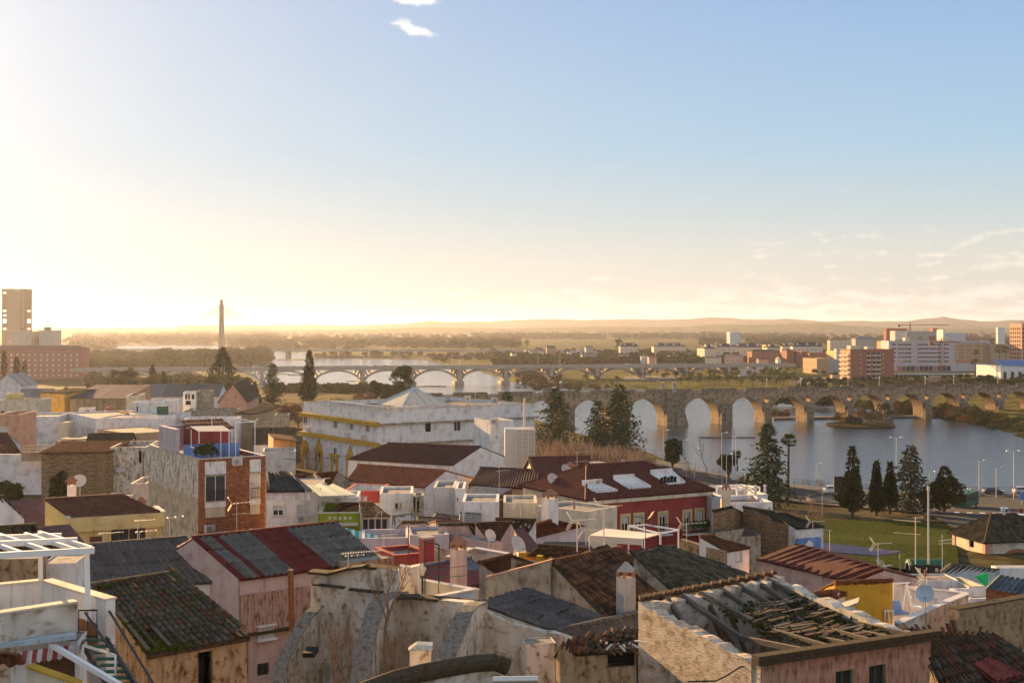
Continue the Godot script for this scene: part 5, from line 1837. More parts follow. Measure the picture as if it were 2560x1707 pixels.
func honeycomb()->void:
	var r:=far_block(["sunlit tower with a honeycomb of round topped openings, at the right edge",2526,2556,2620,809,1100,40,"salmon","flat",0.0,Color.BLACK,20.0])
	r.root.set_meta("category","tower")
	var n:=9
	for i in 5:
		for j in n:
			var w:=MB.new()
			var z: float=-r.D+1.2+i*(r.D-1.6)/5.0
			var y: float=4.0+j*(r.H-6.0)/n
			w.box(v3(-0.08,y,z),v3(-0.003,y+1.5,z+1.5))
			w.lathe(v3(-0.045,y+1.52,z+0.75),[v2(0.72,0),v2(0.5,0.4),v2(0.0,0.6)],6)
			part("opening",w,M.dark,r.root)
	far_windows(r,"f",5,9,1.6,2.0,4.0,(r.H-6.0)/9,1.2,M.dark,true)
	var a:=MB.new()
	for i in 4:
		a.tube(v3(3+i*2.4,r.H,-6-i),v3(3+i*2.4,r.H+4,-6-i),0.15,0.1,4)
	part("aerials",a,M.black_metal,r.root).set_meta("kind","stuff")

func park()->void:
	# paths and paved places on the far bank, laid just above the grass
	for s in [[[1480,962],[1365,984],[1480,985],[1540,975],"pale quay beside the moored boat"],[[1560,934],[1700,934],[1700,942],[1560,944],"sandy square in the park"],[[1700,959],[2100,962],[2100,966],[1700,963],"park path behind the old bridge"],[[1990,940],[2070,940],[2075,950],[1985,950],"car park before the cream cube"],[[1510,952],[1560,946],[1530,955],[1480,964],"path curving down to the quay"],[[2440,1052],[2560,1030],[2560,1036],[2450,1056],"footpath on the right bank"]]:
		var m:=MB.new()
		var q:=[]
		for k in 4:
			var p:=PH(s[k][0],s[k][1],5.2)
			p.y=ground_at(p.x,-p.z)+0.1
			q.append(p)
		m.quad(q[0],q[3],q[2],q[1])
		setting("path",m,M.paving,s[4])
	# weir, a low causeway along the feet of the right hand piers
	var w:=MB.new()
	var a:=PH(1930,1049,0)
	var b:=PH(2345,1043,0)
	w.bar(a+v3(0,0.3,0),b+v3(0,0.3,0),5.0,1.2)
	setting("causeway",w,M.paving,"low causeway at the feet of the right hand bridge piers")
	# park trees in rows
	var protos:=[]
	var kinds:=[[Color(0.14,0.17,0.035),"small light green park tree",0.34],[Color(0.085,0.11,0.03),"small dark green park tree",0.3],[Color(0.17,0.12,0.06),"small leafless brown park tree",0.36]]
	var rng:=RandomNumberGenerator.new()
	rng.seed=31
	var spots:=[]
	for row in [[1592,1850,936,9,2],[1640,1990,940,13,0],[1690,2010,946,13,1],[1600,1960,930,14,2],[1700,2020,927,15,0],[1780,2000,952,8,0],[1900,1965,938,5,0],[2020,2140,938,5,1],[1460,1560,944,5,2],[2470,2560,960,6,1]]:
		for i in row[3]:
			spots.append([lerpf(row[0],row[1],(i+rng.randf_range(0.1,0.9))/row[3]),row[2]+rng.randf_range(-3,3),row[4]])
	for k in 3:
		var n:=0
		var src: Node3D
		for s in spots:
			if s[2]!=k:
				continue
			var p:=PH(s[0],s[1]+4,5.5)
			p.y=ground_at(p.x,-p.z)
			var where: String="at the park's left end" if s[0]<1640 else "near the white roofed building" if s[0]>1840 and s[0]<1960 else "on the grass behind the old bridge's tower" if s[0]<1780 else "at the middle of the park" if s[0]<1840 else "at the park's right end"
			var label: String=kinds[k][1]+" "+where
			if src==null:
				src=thing("park_tree",label,"tree",p,0.0,"young trees in the park")
				broadleaf(src,6.2,2.4,40+k,kinds[k][0],9,40,0.5,0.34,"far_leaf")
			else:
				again(src,p,rng.randf()*TAU,rng.randf_range(0.75,1.25),label,"young trees in the park")
	# park lamps, benches, boat
	for q in [[1518,958,"left"],[1536,956,"second from left"],[1578,950,"third from left"],[1792,955,"before the dark path"],[1812,957,"beside it"],[1916,958,"by two dark firs"],[1898,958,"left of two dark firs"],[2020,956,"near the car park"],[2024,953,"behind that"],[2104,962,"by the kiosk"],[2200,964,"by the brick apartments"],[2222,964,"at the gallery's left end"],[2192,963,"below the apartments"]]:
		var p:=PH(q[0],q[1]+12,5.5)
		p.y=ground_at(p.x,-p.z)
		var l:=thing("park_lamp","park lamp with a white globe, "+q[2],"lamp post",p,0.0,"park lamps")
		var b2:=MB.new()
		b2.tube(Vector3.ZERO,v3(0,4.2,0),0.09,0.06,5)
		part("post",b2,M.grey_metal,l)
		var g:=MB.new()
		g.lathe(v3(0,4.1,0),[v2(0.1,0),v2(0.45,0.3),v2(0.4,0.75),v2(0,0.95)],8)
		part("globe",g,M.white_paint,l)
	for q in [[1627,952,12,"left long white park bench"],[1705,957,9,"white park bench right of the turrets"],[1646,944,8,"farthest white park bench"],[1580,949,5,"short white park bench"]]:
		var p:=PH(q[0],q[1],5.5)
		p.y=ground_at(p.x,-p.z)
		var o:=thing("park_bench",q[3],"bench",p)
		var L: float=q[2]*850.0/F*0.5
		var m:=MB.new()
		m.box(v3(-L,0.4,-0.4),v3(L,0.55,0.4))
		part("seat",m,M.white,o)
		for x in [-L*0.8,L*0.8]:
			var g:=MB.new()
			g.box(v3(x-0.1,0,-0.3),v3(x+0.1,0.39,0.3))
			part("leg",g,M.white,o)
	var bp:=PH(1373,972,0)
	var bo:=thing("white_boat","long white boat moored at the far quay","boat",bp,0.05)
	var hl:=MB.new()
	hl.hexa([v3(-8,-0.3,1.2),v3(7.5,-0.3,1.2),v3(7.5,-0.3,-1.2),v3(-8,-0.3,-1.2),v3(-8.6,1.0,1.6),v3(9,1.1,1.4),v3(9,1.1,-1.4),v3(-8.6,1.0,-1.6)])
	part("hull",hl,M.white_paint,bo)
	var cb:=MB.new()
	cb.box(v3(-5,1.05,-1.1),v3(1,2.2,1.1))
	part("cabin",cb,M.white_paint,bo)
	var rp:=PH(738,937,0)
	var ro:=thing("rowing_boat","small dark rowing boat under the road bridge","boat",rp,0.05)
	var rh:=MB.new()
	rh.hexa([v3(-6,-0.2,0.5),v3(6,-0.2,0.5),v3(6,-0.2,-0.5),v3(-6,-0.2,-0.5),v3(-7,0.5,0.8),v3(7,0.5,0.8),v3(7,0.5,-0.8),v3(-7,0.5,-0.8)])
	part("hull",rh,M.black_metal,ro)
func far_town()->void:
	pass

# ---------------------------------------------------------------- old town houses with crooked plans
# eave corners e0 e1 at height he and ridge corners r0 r1 at height hr; walls drop from them
func patch(o: Dictionary)->Dictionary:
	var e0:=PH(o.e0.x,o.e0.y,o.he)
	var e1:=PH(o.e1.x,o.e1.y,o.he)
	var r0:=PH(o.r0.x,o.r0.y,o.hr)
	var r1:=PH(o.r1.x,o.r1.y,o.hr)
	var u:=v3(e1.x-e0.x,0,e1.z-e0.z)
	var W:=u.length()
	var base:=1e9
	for p in [e0,e1,r0,r1]:
		base=minf(base,ground_at(p.x,-p.z)-0.4)
	base=o.get("base",base)
	var root:=thing(o.get("name","house"),o.label,o.get("cat","house"),v3(e0.x,base,e0.z),atan2(-u.z,u.x))
	var inv:=root.transform.affine_inverse()
	var H: float=o.he-base
	var R: float=o.hr-base
	var E0:=inv*e0
	var E1:=inv*e1
	var P0:=inv*r0
	var P1:=inv*r1
	var r:={root=root,W=W,D=6.0,H=H,E0=E0,E1=E1,R0=P0,R1=P1}
	var mb:=MB.new()
	var holes:=[]
	var wins:=[]
	for w in o.get("win",[]):
		var q:=on_face(r,"f",w[0],w[1])
		q=[clampf(q[0],0.05,W-0.2),clampf(q[1],0.05,H-0.2),clampf(q[2],0.15,W-0.05),clampf(q[3],0.15,H-0.06)]
		holes.append(q)
		wins.append([q,w[2]])
	var inset:=v3(0,0,-0.08)
	wall(mb,inset,Vector3.RIGHT,W,H-0.03,holes,0.16)
	var dn:=func(p: Vector3)->Vector3: return v3(p.x,0,p.z)
	mb.quad(dn.call(E1),dn.call(P1),P1-Vector3.UP*0.05,E1-Vector3.UP*0.05)
	mb.quad(dn.call(P0),dn.call(E0),E0-Vector3.UP*0.05,P0-Vector3.UP*0.05)
	var bk:=v3(0,0,-1)
	if o.has("back"):
		var L: float=o.back
		var B0:=v3(P0.x,H,P0.z)+bk*L
		var B1:=v3(P1.x,H,P1.z)+bk*L
		mb.quad(dn.call(P1),dn.call(B1),B1,P1)
		mb.quad(dn.call(B0),dn.call(P0),P0,B0)
		mb.quad(dn.call(B1),dn.call(B0),B0,B1)
		r.B0=B0
		r.B1=B1
	else:
		mb.quad(dn.call(P1),dn.call(P0),P0-Vector3.UP*0.03,P1-Vector3.UP*0.03)
	part("wall",mb,M[o.get("wall","white")],root)
	var ov: float=o.get("over",0.15)
	var down:=((E0-P0).normalized()+(E1-P1).normalized()).normalized()*ov
	var tone: Color=o.get("tone",Color(0.25,0.10,0.06))
	if o.has("pieces"):
		tiles(root,E0+down,E1+down,P1,P0,o.pieces,int(o.e0.x),o.get("opt",{}))
	else:
		var rf:=MB.new()
		sheet(rf,E0+down,E1+down,P1,P0,o.get("style",BARREL),tone,o.get("vary",0.25),int(o.e0.x+o.e0.y),o.get("tonef",null),o.get("tone2",null))
		if o.has("back"):
			sheet(rf,r.B1,r.B0,P0,P1,BARREL_FAR,tone,0.2,3)
		part("roof",rf,M[o.get("roofmat","tile")],root)
	if o.get("cap",true):
		var rc:=MB.new()
		var n:=maxi(1,int(P0.distance_to(P1)/0.45))
		for k in n:
			var c:=1.0+0.25*sin(k*12.9+o.e0.x)
			rc.tube(P0.lerp(P1,float(k)/n)+Vector3.UP*0.02,P0.lerp(P1,(k+1.0)/n)+Vector3.UP*0.05,0.14,0.11,6,Color(tone.r*c,tone.g*c,tone.b*c))
		part("ridge",rc,M[o.get("roofmat","tile")],root)
	for w in wins:
		var q: Array=w[0]
		window(root,inset+v3(q[0],q[1],0),Vector3.RIGHT,q[2]-q[0],q[3]-q[1],w[1],0.16)
	return r

# courses over a crooked four-cornered slope
func sheet(mb: MB,e0: Vector3,e1: Vector3,r1: Vector3,r0: Vector3,style: Dictionary,tone: Color,vary: float,sd: int,tonef=null,tone2=null)->void:
	var rng:=RandomNumberGenerator.new()
	rng.seed=sd
	var nrm:=(e1-e0).cross(r0.lerp(r1,0.5)-e0.lerp(e1,0.5)).normalized()
	var sag:=nrm*0.05
	var at:=func(u: float,v: float)->Vector3: return e0.lerp(e1,u).lerp(r0.lerp(r1,u),v)+sag*(sin(u*11.0+sd)*sin(v*6.0+sd*2.0))
	var n:=maxi(1,int(maxf(e0.distance_to(e1),r0.distance_to(r1))/style.pitch))
	var prof: Array=style.prof
	for c in n:
		var u0:=float(c)/n
		var len: float=(at.call(u0,0.0) as Vector3).distance_to(at.call(u0,1.0))
		var rows:=maxi(1,int(round(len/style.row)))
		var colk:=1.0+rng.randf_range(-vary,vary)*0.5
		for r in rows:
			var va:=clampf((r+(rng.randf_range(-0.08,0.08) if r>0 else 0.0))/rows,0,1)
			var vb:=(r+1.0)/rows
			var k:=colk*(1.0+rng.randf_range(-vary,vary))
			var col:=tone
			if tonef!=null:
				col=tonef.call(u0,va)
			if tone2!=null and rng.randf()<0.35:
				col=tone2
			col=Color(col.r*k,col.g*k,col.b*k)
			for q in prof.size()-1:
				var ua: float=u0+prof[q][0]/n
				var ub: float=u0+prof[q+1][0]/n
				var ha: Vector3=nrm*(prof[q][1]*style.amp)
				var hb: Vector3=nrm*(prof[q+1][1]*style.amp)
				var st: Vector3=nrm*style.step
				var A: Vector3=at.call(ua,va)+ha+st
				var B: Vector3=at.call(ub,va)+hb+st
				mb.quad(A,B,at.call(ub,vb)+hb,at.call(ua,vb)+ha,col)
				mb.quad(A-st-nrm*0.03,B-st-nrm*0.03,B,A,col)
	var dn:=nrm*-0.10
	var z:=nrm*-0.015
	mb.quad(e0+z,e1+z,r1+z,r0+z,tone*0.8)
	mb.quad(e0+dn,r0+dn,r1+dn,e1+dn,tone*0.8)
	for s in [[e0,e1],[e1,r1],[r1,r0],[r0,e0]]:
		mb.quad(s[0]+dn,s[1]+dn,s[1]+z,s[0]+z,tone*0.8)

# a thick wall along a line of tops (pixel, pixel, height), standing on the ground
func wall_run(called: String,label: String,cat: String,pts: Array,thick: float,m: String,cap:="",base:=-99.0,cap_h:=0.06)->Node3D:
	var w:=[]
	for p in pts:
		w.append(PH(p[0],p[1],p[2]))
	var b:=base
	if b<-90.0:
		b=ground_at(w[0].x,-w[0].z)-0.4
	var root:=thing(called,label,cat,v3(w[0].x,b,w[0].z))
	var mb:=MB.new()
	var cp:=MB.new()
	for k in w.size()-1:
		var p: Vector3=w[k]-root.position
		var q: Vector3=w[k+1]-root.position
		var d:=v3(q.x-p.x,0,q.z-p.z).normalized()
		var s:=v3(d.z,0,-d.x)*thick
		if s.z>0: s=-s
		var e:=d*0.01*k
		mb.hexa([v3(p.x,0,p.z)+e,v3(q.x,0,q.z)+e,v3(q.x,0,q.z)+s+e,v3(p.x,0,p.z)+s+e,p+e,q+e,q+s+e,p+s+e])
		if cap:
			var o:=-s.normalized()*0.05
			var a:=Vector3.UP*0.004*(k+1)
			var t:=a+Vector3.UP*cap_h
			cp.hexa([p+o+a,q+o+a,q+s-o+a,p+s-o+a,p+o+t,q+o+t,q+s-o+t,p+s-o+t])
	part("wall",mb,M[m],root)
	if cap:
		part("coping",cp,M[cap],root)
	return root

# ---------------------------------------------------------------- small things
func chimney(label: String,p: Vector3,h: float,w: float,m: String,kind:=0)->Node3D:
	var o:=thing("chimney",label,"chimney",p-Vector3.UP*0.6,0.5)
	var mb:=MB.new()
	mb.box(v3(-w/2,0,-w/2),v3(w/2,h+0.6,w/2))
	part("stack",mb,M[m],o)
	var y:=h+0.6
	var c:=MB.new()
	if kind==0:
		for s in [[-1,-1],[1,-1],[1,1],[-1,1]]:
			c.box(v3(s[0]*w*0.38-0.06,y,s[1]*w*0.38-0.06),v3(s[0]*w*0.38+0.06,y+0.25,s[1]*w*0.38+0.06))
		part("leg",c,M.terracotta,o).set_meta("kind","stuff")
		var t:=MB.new()
		t.lathe(v3(0,y+0.255,0),[v2(0,0),v2(w*0.78,0),v2(w*0.78,0.06),v2(w*0.15,0.4),v2(0,0.42)],4)
		part("hood",t,M.terracotta if m!="grey" else M.concrete,o)
	else:
		c.box(v3(-w*0.6,y+0.004,-w*0.6),v3(w*0.6,y+0.12,w*0.6))
		part("cap",c,M.concrete,o)
	return o

func yagi(o: Node3D,at: Vector3,d: Vector3,len: float,n: int,m: Material,grid:=false)->void:
	var mb:=MB.new()
	mb.tube(at-d*len*0.2,at+d*len*0.8,0.015,0.015,4)
	var s:=d.cross(Vector3.UP).normalized()
	for k in n:
		var p:=at+d*len*(-0.12+0.9*k/(n-1.0))
		var w:=(0.42-0.012*k)
		mb.tube(p-s*w*0.6,p+s*w*0.6,0.008,0.008,3)
	part("antenna_boom",mb,m,o)
	if grid:
		var g:=MB.new()
		for a in [0.6,-0.6]:
			var up:=(Vector3.UP*cos(a)*signf(a)-d*0.5).normalized()
			var c:=at-d*len*0.22
			for k in 5:
				g.tube(c+up*k*0.13-s*0.3,c+up*k*0.13+s*0.3,0.010,0.010,3)
			for t in [-0.3,0.0,0.3]:
				g.tube(c+s*t,c+s*t+up*0.52,0.010,0.010,3)
		part("reflector",g,m,o)
# a mast standing on a roof, with one or two aerials
func aerial(label: String,foot: Vector2,top: Vector2,d: float,list: Array,m:="pale_metal",r:=0.03)->Node3D:
	var a:=V(foot.x,foot.y,d)
	var b:=V(top.x,top.y,d)
	var o:=thing("television_aerial",label,"aerial",a)
	var mb:=MB.new()
	mb.tube(v3(0,-0.3,0),b-a,r,r*0.8,6)
	part("mast",mb,M[m],o)
	var h:=(b-a).length()
	for l in list:
		var dir:=v3(cos(deg_to_rad(l[1])),0.06,-sin(deg_to_rad(l[1]))).normalized()
		yagi(o,(b-a)*l[0],dir,l[2],l[3],M[m],l[4])
	return o
func dish(label: String,p: Vector3,r: float,face: float,m:="offwhite")->Node3D:
	var o:=thing("satellite_dish",label,"satellite dish",p,deg_to_rad(face))
	var b:=MB.new()
	var ax:=Basis(Vector3.RIGHT,deg_to_rad(62))
	var tmp:=MB.new()
	tmp.lathe(Vector3.ZERO,[v2(0,0),v2(r*0.5,r*0.06),v2(r,r*0.26),v2(r,r*0.29),v2(r*0.5,r*0.1),v2(0,r*0.05)],16)
	for k in tmp.v.size():
		tmp.v[k]=ax*tmp.v[k]+v3(0,r+0.25,0)
		tmp.n[k]=ax*tmp.n[k]
	part("bowl",tmp,M[m],o)
	b.tube(v3(0,-0.4,-0.1),v3(0,r+0.2,-0.1),0.03,0.03,5)
	part("post",b,M.grey_metal,o)
	var f:=MB.new()
	f.tube(v3(0,0.3,0),v3(0,r+0.2,r*0.9),0.015,0.015,4)
	f.tube(v3(0,r+0.15,r*0.85),v3(0,r+0.22,r),0.04,0.04,6)
	part("feed_arm",f,M.grey_metal,o)
	return o
func air_unit(label: String,p: Vector3,turn: float,s:=1.0)->Node3D:
	var o:=thing("air_conditioner",label,"air conditioner",p,turn)
	var b:=MB.new()
	b.box(v3(-0.42*s,0,0.02),v3(0.42*s,0.62*s,0.36*s))
	part("case",b,M.offwhite,o)
	var f:=MB.new()
	f.tube(v3(-0.1*s,0.31*s,0.355*s),v3(-0.1*s,0.31*s,0.375*s),0.24*s,0.24*s,12)
	part("fan_grille",f,M.grey,o)
	var h:=MB.new()
	h.box(v3(-0.1*s,0.27*s,0.376*s),v3(0.0,0.35*s,0.39*s))
	part("hub",h,M.black_metal,o)
	return o
func frame_of(o: Node3D,called: String,list: Array,w: float,m: Material)->void:
	for b in list:
		var mb:=MB.new()
		mb.bar(b[0]-o.position,b[1]-o.position,w,w)
		part(called,mb,m,o)
func rail(o: Node3D,a: Vector3,b: Vector3,h: float,gap: float,m: Material)->void:
	var mb:=MB.new()
	mb.bar(a+Vector3.UP*h,b+Vector3.UP*h,0.05,0.05)
	mb.bar(a+Vector3.UP*0.12,b+Vector3.UP*0.12,0.04,0.04)
	part("rail",mb,m,o).set_meta("kind","stuff")
	var n:=maxi(2,int(a.distance_to(b)/gap))
	var ba:=MB.new()
	for k in n+1:
		var p:=a.lerp(b,float(k)/n)
		ba.bar(p,p+Vector3.UP*h,0.022,0.022)
	part("bars",ba,m,o).set_meta("kind","stuff")

# ---------------------------------------------------------------- the old town, from the river towards the eye
const TILE_BROWN:=Color(0.15,0.072,0.05)
const TILE_RED:=Color(0.30,0.115,0.06)
const TILE_DARK:=Color(0.085,0.072,0.06)
const ASBESTOS:=Color(0.125,0.12,0.118)
const MAROON:=Color(0.15,0.05,0.045)
const PURPLE:=Color(0.15,0.085,0.10)
func flat(label: String,a: Vector2,b,d: float,D: float,wall_m: String,o:={})->Dictionary:
	var q:={a=a,b=b,d=d,D=D,wall=wall_m,roof="flat",par=0.5,label=label}
	if not b is Vector2:
		q.yaw=o.get("yaw",8.0)
	q.merge(o,true)
	var r:=house(q)
	if d<270.0 and r.W>4.0 and not q.has("cat"):
		var s:=MB.new()
		var x: float=r.W-0.35 if int(a.x) % 2 else 0.3
		s.tube(v3(x,0,0.09),v3(x,r.H-0.5,0.09),0.05,0.05,6)
		part("drainpipe",s,M.grey if int(a.y) % 2 else M.rust,r.root)
		var v:=MB.new()
		v.tube(v3(r.W*0.6,r.H-0.6,-1.0),v3(r.W*0.6,r.H+0.5,-1.0),0.08,0.08,7)
		part("vent_pipe",v,M.terracotta,r.root)
	return r
func old_town()->void:
	var r: Dictionary
	# ------------------------------------------------ far left quarter
	r=house({label="white gabled building at the left edge, with a grey sloping roof",a=Q("A1",-60,960),b=Q("A1",190,1025).x,yaw=4,d=385,D=16,wall="white",roof="gable_side",rise=3.4,tone=Color(0.3,0.28,0.26),style=SMOOTH,roofmat="painted_roof"})
	r=house({label="long shed with a grey roof and lit edge, behind the orange house",a=Q("A1",170,1085),b=Q("A1",470,1040).x,yaw=14,d=350,D=10,wall="tan",roof="gable",rise=2.6,tone=Color(0.25,0.23,0.21),style=SMOOTH,roofmat="painted_roof"})
	r=house({label="dark brown hipped roof house by the orange wall",a=Q("A1",500,1075),b=Q("A1",705,1075).x,yaw=20,d=335,D=9,wall="ochre",roof="hip",rise=2.6,tone=TILE_DARK})
	r=flat("cream yellow house with a brown ledge, left edge",Q("A1",-20,1095),Q("A1",345,1100).x,290,10,"cream",{yaw=4,win=[["f",0,1028,10,1040,"o"]]})
	var lg:=MB.new()
	lg.box(v3(0.5,r.H-3.6,0.003),v3(r.W*0.78,r.H-3.3,0.7))
	part("ledge",lg,M.brownish,r.root)
	r=flat("yellow stair house standing on the cream yellow roof",Q("A1",45,1040),Q("A1",168,1040).x,294,5,"yellow",{yaw=8})
	r=house({label="orange walled house catching the sun",a=Q("A1",365,1025),b=Q("A1",585,1075).x,yaw=-30,d=310,D=10,wall="ochre",roof="shed",rise=0.6,tone=TILE_DARK})
	r=house({label="tall streaked tan wall under a mauve roof",a=Q("A1",632,1075),b=Q("A1",1145,1062).x,yaw=-8,d=305,D=14,wall="tan",roof="shed",rise=2.6,tone=PURPLE,style=SMOOTH,roofmat="painted_roof"})
	var bt:=MB.new()
	for k in 7:
		bt.box(v3(2.0+k*(r.W-3)/7.0,0.2,0.003),v3(2.4+k*(r.W-3)/7.0,r.H-0.3,0.14))
	part("wall_ribs",bt,M.brownish,r.root).set_meta("kind","stuff")
	r=flat("cream end block with a sunlit left side, right of the tan wall",Q("A1",1145,1055),Q("A1",1270,1030).x,296,12,"cream",{yaw=10})
	r=flat("little white roof block with a panel, before the tan wall",Q("A1",712,1170),Q("A1",845,1125).x,280,4,"white",{yaw=10,win=[["f",214,1023,222,1036,"o"]]})
	r=house({label="white house with air conditioner and shuttered window, far left",a=Q("A1",172,1245),b=Q("A1",520,1235).x,yaw=6,d=245,D=12,wall="white",roof="flat",par=0.4,win=[["f",82,1081,105,1097,"S"]]})
	air_unit("air conditioner on the white wall at far left",V(73,1073,244),0.1,1.1)
	r=house({label="white house with a sloping top and two pale doors",a=Q("A1",605,1205),b=Q("A1",868,1262),d=255,D=12,wall="white",roof="flat",par=0.3,win=[["f",200,1068,211,1090,"S"],["f",214,1068,234,1090,"S"]]})
	r=house({label="low white annex with an open lit doorway",a=Q("A1",522,1300),b=Q("A1",610,1300).x,yaw=4,d=238,D=5,wall="cream",roof="flat",par=0.1})
	for g in [["first of two houses with a peach tiled roof, left",840,1075,1245,1300],["second house with a peach tiled roof, right",1050,1270,1290,1245]]:
		r=house({label=g[0],a=Q("A1",g[1],g[3]+20),b=Q("A1",g[2],g[4]+20).x,yaw=10 if g[1]==840 else 30,d=262 if g[1]==840 else 252,D=8,wall="white",roof="gable_side",rise=2.0,tone=Color(0.46,0.2,0.12)})
	r=flat("pale bluish white house below the peach roofs",Q("A1",870,1258),Q("A1",1420,1300).x,240,10,"white",{yaw=-6})
	r=flat("tall white house with a slim window, left of the green tank",Q("A1",1205,1108),Q("A1",1422,1150).x,258,10,"white",{yaw=-12,win=[["f",340,1016,344,1030,"o"]]})
	r=flat("white house carrying the dark green water tank",Q("A1",1420,1235),Q("A1",1645,1235).x,250,10,"white",{yaw=3})
	var tk:=single("water_tank","dark green square tank on a white roof","tank",null,null)
	var tb:=MB.new()
	var tp:=V(391,1038,249)
	tb.box(tp,tp+v3(1.85,1.75,-1.6))
	tb.box(tp+v3(0.9,0,0.004),tp+v3(0.96,1.75,0.05))
	tk.mesh=tb.mesh()
	tk.material_override=M.green_paint
	r=flat("salmon house at the left edge",Q("A1",-40,1228),Q("A1",170,1228).x,212,10,"salmon",{yaw=5,win=[["f",-4,1066,20,1083,"S"]]})
	r=flat("white stair tower with a hole pattern cut in it",Q("A1",1665,1022),Q("A1",1780,1022).x,270,5,"white",{yaw=6,win=[["f",462,983,467,998,"o"],["f",469,983,474,998,"o"],["f",478,985,485,998,"o"],["f",463,1002,476,1012,"o"]]})
	r=flat("bare grey concrete block joined to the white stair tower",Q("A1",1780,1015),Q("A1",1912,1015).x,272,7,"dirty",{yaw=6})
	r=flat("low stained wall and terrace below the concrete block",Q("A1",1678,1190),Q("A1",2140,1185).x,262,9,"dirty",{yaw=4,par=1.0})
	r=flat("white terrace front with wires, below the stained wall",Q("A1",1670,1268),Q("A1",2145,1268).x,246,8,"white",{yaw=4})
	r=house({label="long grey roofed shed with a white wall, by the tall cypress",a=Q("A1",1270,1058),b=Q("A1",1985,1125).x,yaw=2,d=345,D=14,wall="white",roof="gable",rise=3.0,tone=Color(0.16,0.15,0.14),style=SMOOTH,roofmat="painted_roof"})
	r=house({label="salmon gabled house right of the long grey shed",a=Q("A1",1990,1108),b=Q("A1",2250,1108).x,yaw=6,d=300,D=30,wall="salmon",roof="gable_side",rise=4.2,tone=Color(0.13,0.11,0.1)})
	r=house({label="tan house with a slanting tiled edge beside the salmon gable",a=Q("A1",2150,1215),b=Q("A1",2330,1290).x,yaw=-18,d=262,D=9,wall="tan",roof="shed",rise=0.8,tone=TILE_DARK})
	# ------------------------------------------------ around the white building
	r=flat("greyish roof terrace block before the russet trees",Q("B2",-20,265),Q("B2",165,265).x,250,8,"dirty",{yaw=6,par=1.0})
	r=flat("tall grey stub right of the roof terrace block",Q("B2",165,210),Q("B2",290,222).x,252,6,"dirty",{yaw=6})
	r=house({label="dark tiled house left of the white building",a=Q("B2",-20,470),b=Q("B2",360,440).x,yaw=12,d=232,D=9,wall="white",roof="gable",rise=2.4,tone=TILE_DARK})
	r=house({label="bright orange gabled house against the white building",a=Q("B2",155,450),b=Q("B2",360,395).x,yaw=16,d=205,D=9,wall="orange",roof="shedl",rise=0.5,tone=Color(0.5,0.25,0.17)})
	r=flat("cream house with a ledge under the orange gable",Q("B2",60,545),Q("B2",360,540).x,196,7,"offwhite",{yaw=10})
	white_building()
	# ------------------------------------------------ left middle: maroon roof, brown wall, white yards
	r=patch({label="house with a striped maroon tile roof at the left edge",e0=Q("B1",-260,560),e1=Q("B1",195,560),r0=Q("B1",-300,375),r1=Q("B1",62,375),he=23.0,hr=25.0,wall="offwhite",tone=MAROON,back=5.0})
	wall_run("garden_wall","white garden wall with bushes before it, left","wall",[[-40,1135,23.2],[103,1136,23.2]],0.4,"white")
	r=house({label="windowless brown rammed earth house, tile edged",a=Q("B1",372,552),b=Q("B1",1000,528).x,yaw=4,d=150,D=9,wall="adobe",roof="shed",rise=0.4,tone=TILE_RED})
	var bl:=thing("balustrade","row of pale balusters on a tan terrace wall","balustrade",V(57,1130,168))
	for k in 22:
		var b:=MB.new()
		var p:=v3(k*0.29,0,-k*0.02)
		b.lathe(p,[v2(0.10,0),v2(0.06,0.15),v2(0.11,0.35),v2(0.06,0.6),v2(0.1,0.75)],6)
		part("baluster",b,M.cream,bl)
	var bt2:=MB.new()
	bt2.bar(v3(-0.2,0.8,0),v3(6.6,0.8,-0.4),0.2,0.12)
	bt2.bar(v3(-0.2,-0.6,0),v3(6.6,-0.6,-0.4),0.5,1.2)
	part("wall_and_handrail",bt2,M.tan,bl).set_meta("kind","stuff")
	r=house({label="house with a dark ribbed tile roof behind the brown wall",a=Q("B1",770,515),b=Q("B1",1168,495).x,yaw=8,d=195,D=8,wall="tan",roof="gable",rise=1.9,tone=TILE_DARK,style=BARREL})
	r=house({label="tan house with a slanting top edge of tiles",a=Q("B1",882,338),b=Q("B1",1172,378),d=214,D=8,wall="tan",roof="flat",par=0.1})
	r=house({label="small tan house with grey gutters, left of the dark tiles",a=Q("B1",500,440),b=Q("B1",790,490),d=205,D=6,wall="tan",roof="flat",par=0.2})
	r=flat("low shed with a slate grey slab roof",Q("B1",522,428),Q("B1",950,440).x,226,6,"grey",{yaw=2,par=0.05})
	r=flat("white shaded house with an open loggia and ducts, beside the brick apartments",Q("B1",998,505),Q("B1",1330,500).x,152,9,"old_white",{yaw=6,win=[["f",290,1168,311,1178,"S"],["f",346,1120,353,1158,"o"]]})
	r=flat("pale shed under the white shaded house",Q("B1",1180,835),Q("B1",1330,830).x,128,6,"cream",{yaw=4})
	brick_apartment_house()
	# ------------------------------------------------ yellow house and neighbours
	r=patch({label="yellow house with a brown barrel tile roof",e0=Q("B1",632,1150),e1=Q("B1",1484,1098),r0=Q("B1",405,985),r1=Q("B1",1130,940),he=27.5,hr=28.6,wall="yellow",tone=TILE_BROWN,vary=0.12,roofmat="tile_clean",win=[[Q("B1",815,1322),Q("B1",930,1390),"d"],[Q("B1",1010,1250),Q("B1",1170,1400),"bi"],[Q("B1",1175,1250),Q("B1",1325,1400),"bi"]]})
	var y: Node3D=r.root
	var cp:=MB.new()
	cp.box(v3(-0.25,r.H-0.9,0.0),v3(r.W+0.05,r.H+0.02,0.32))
	part("parapet",cp,M.yellow,y)
	var cz:=MB.new()
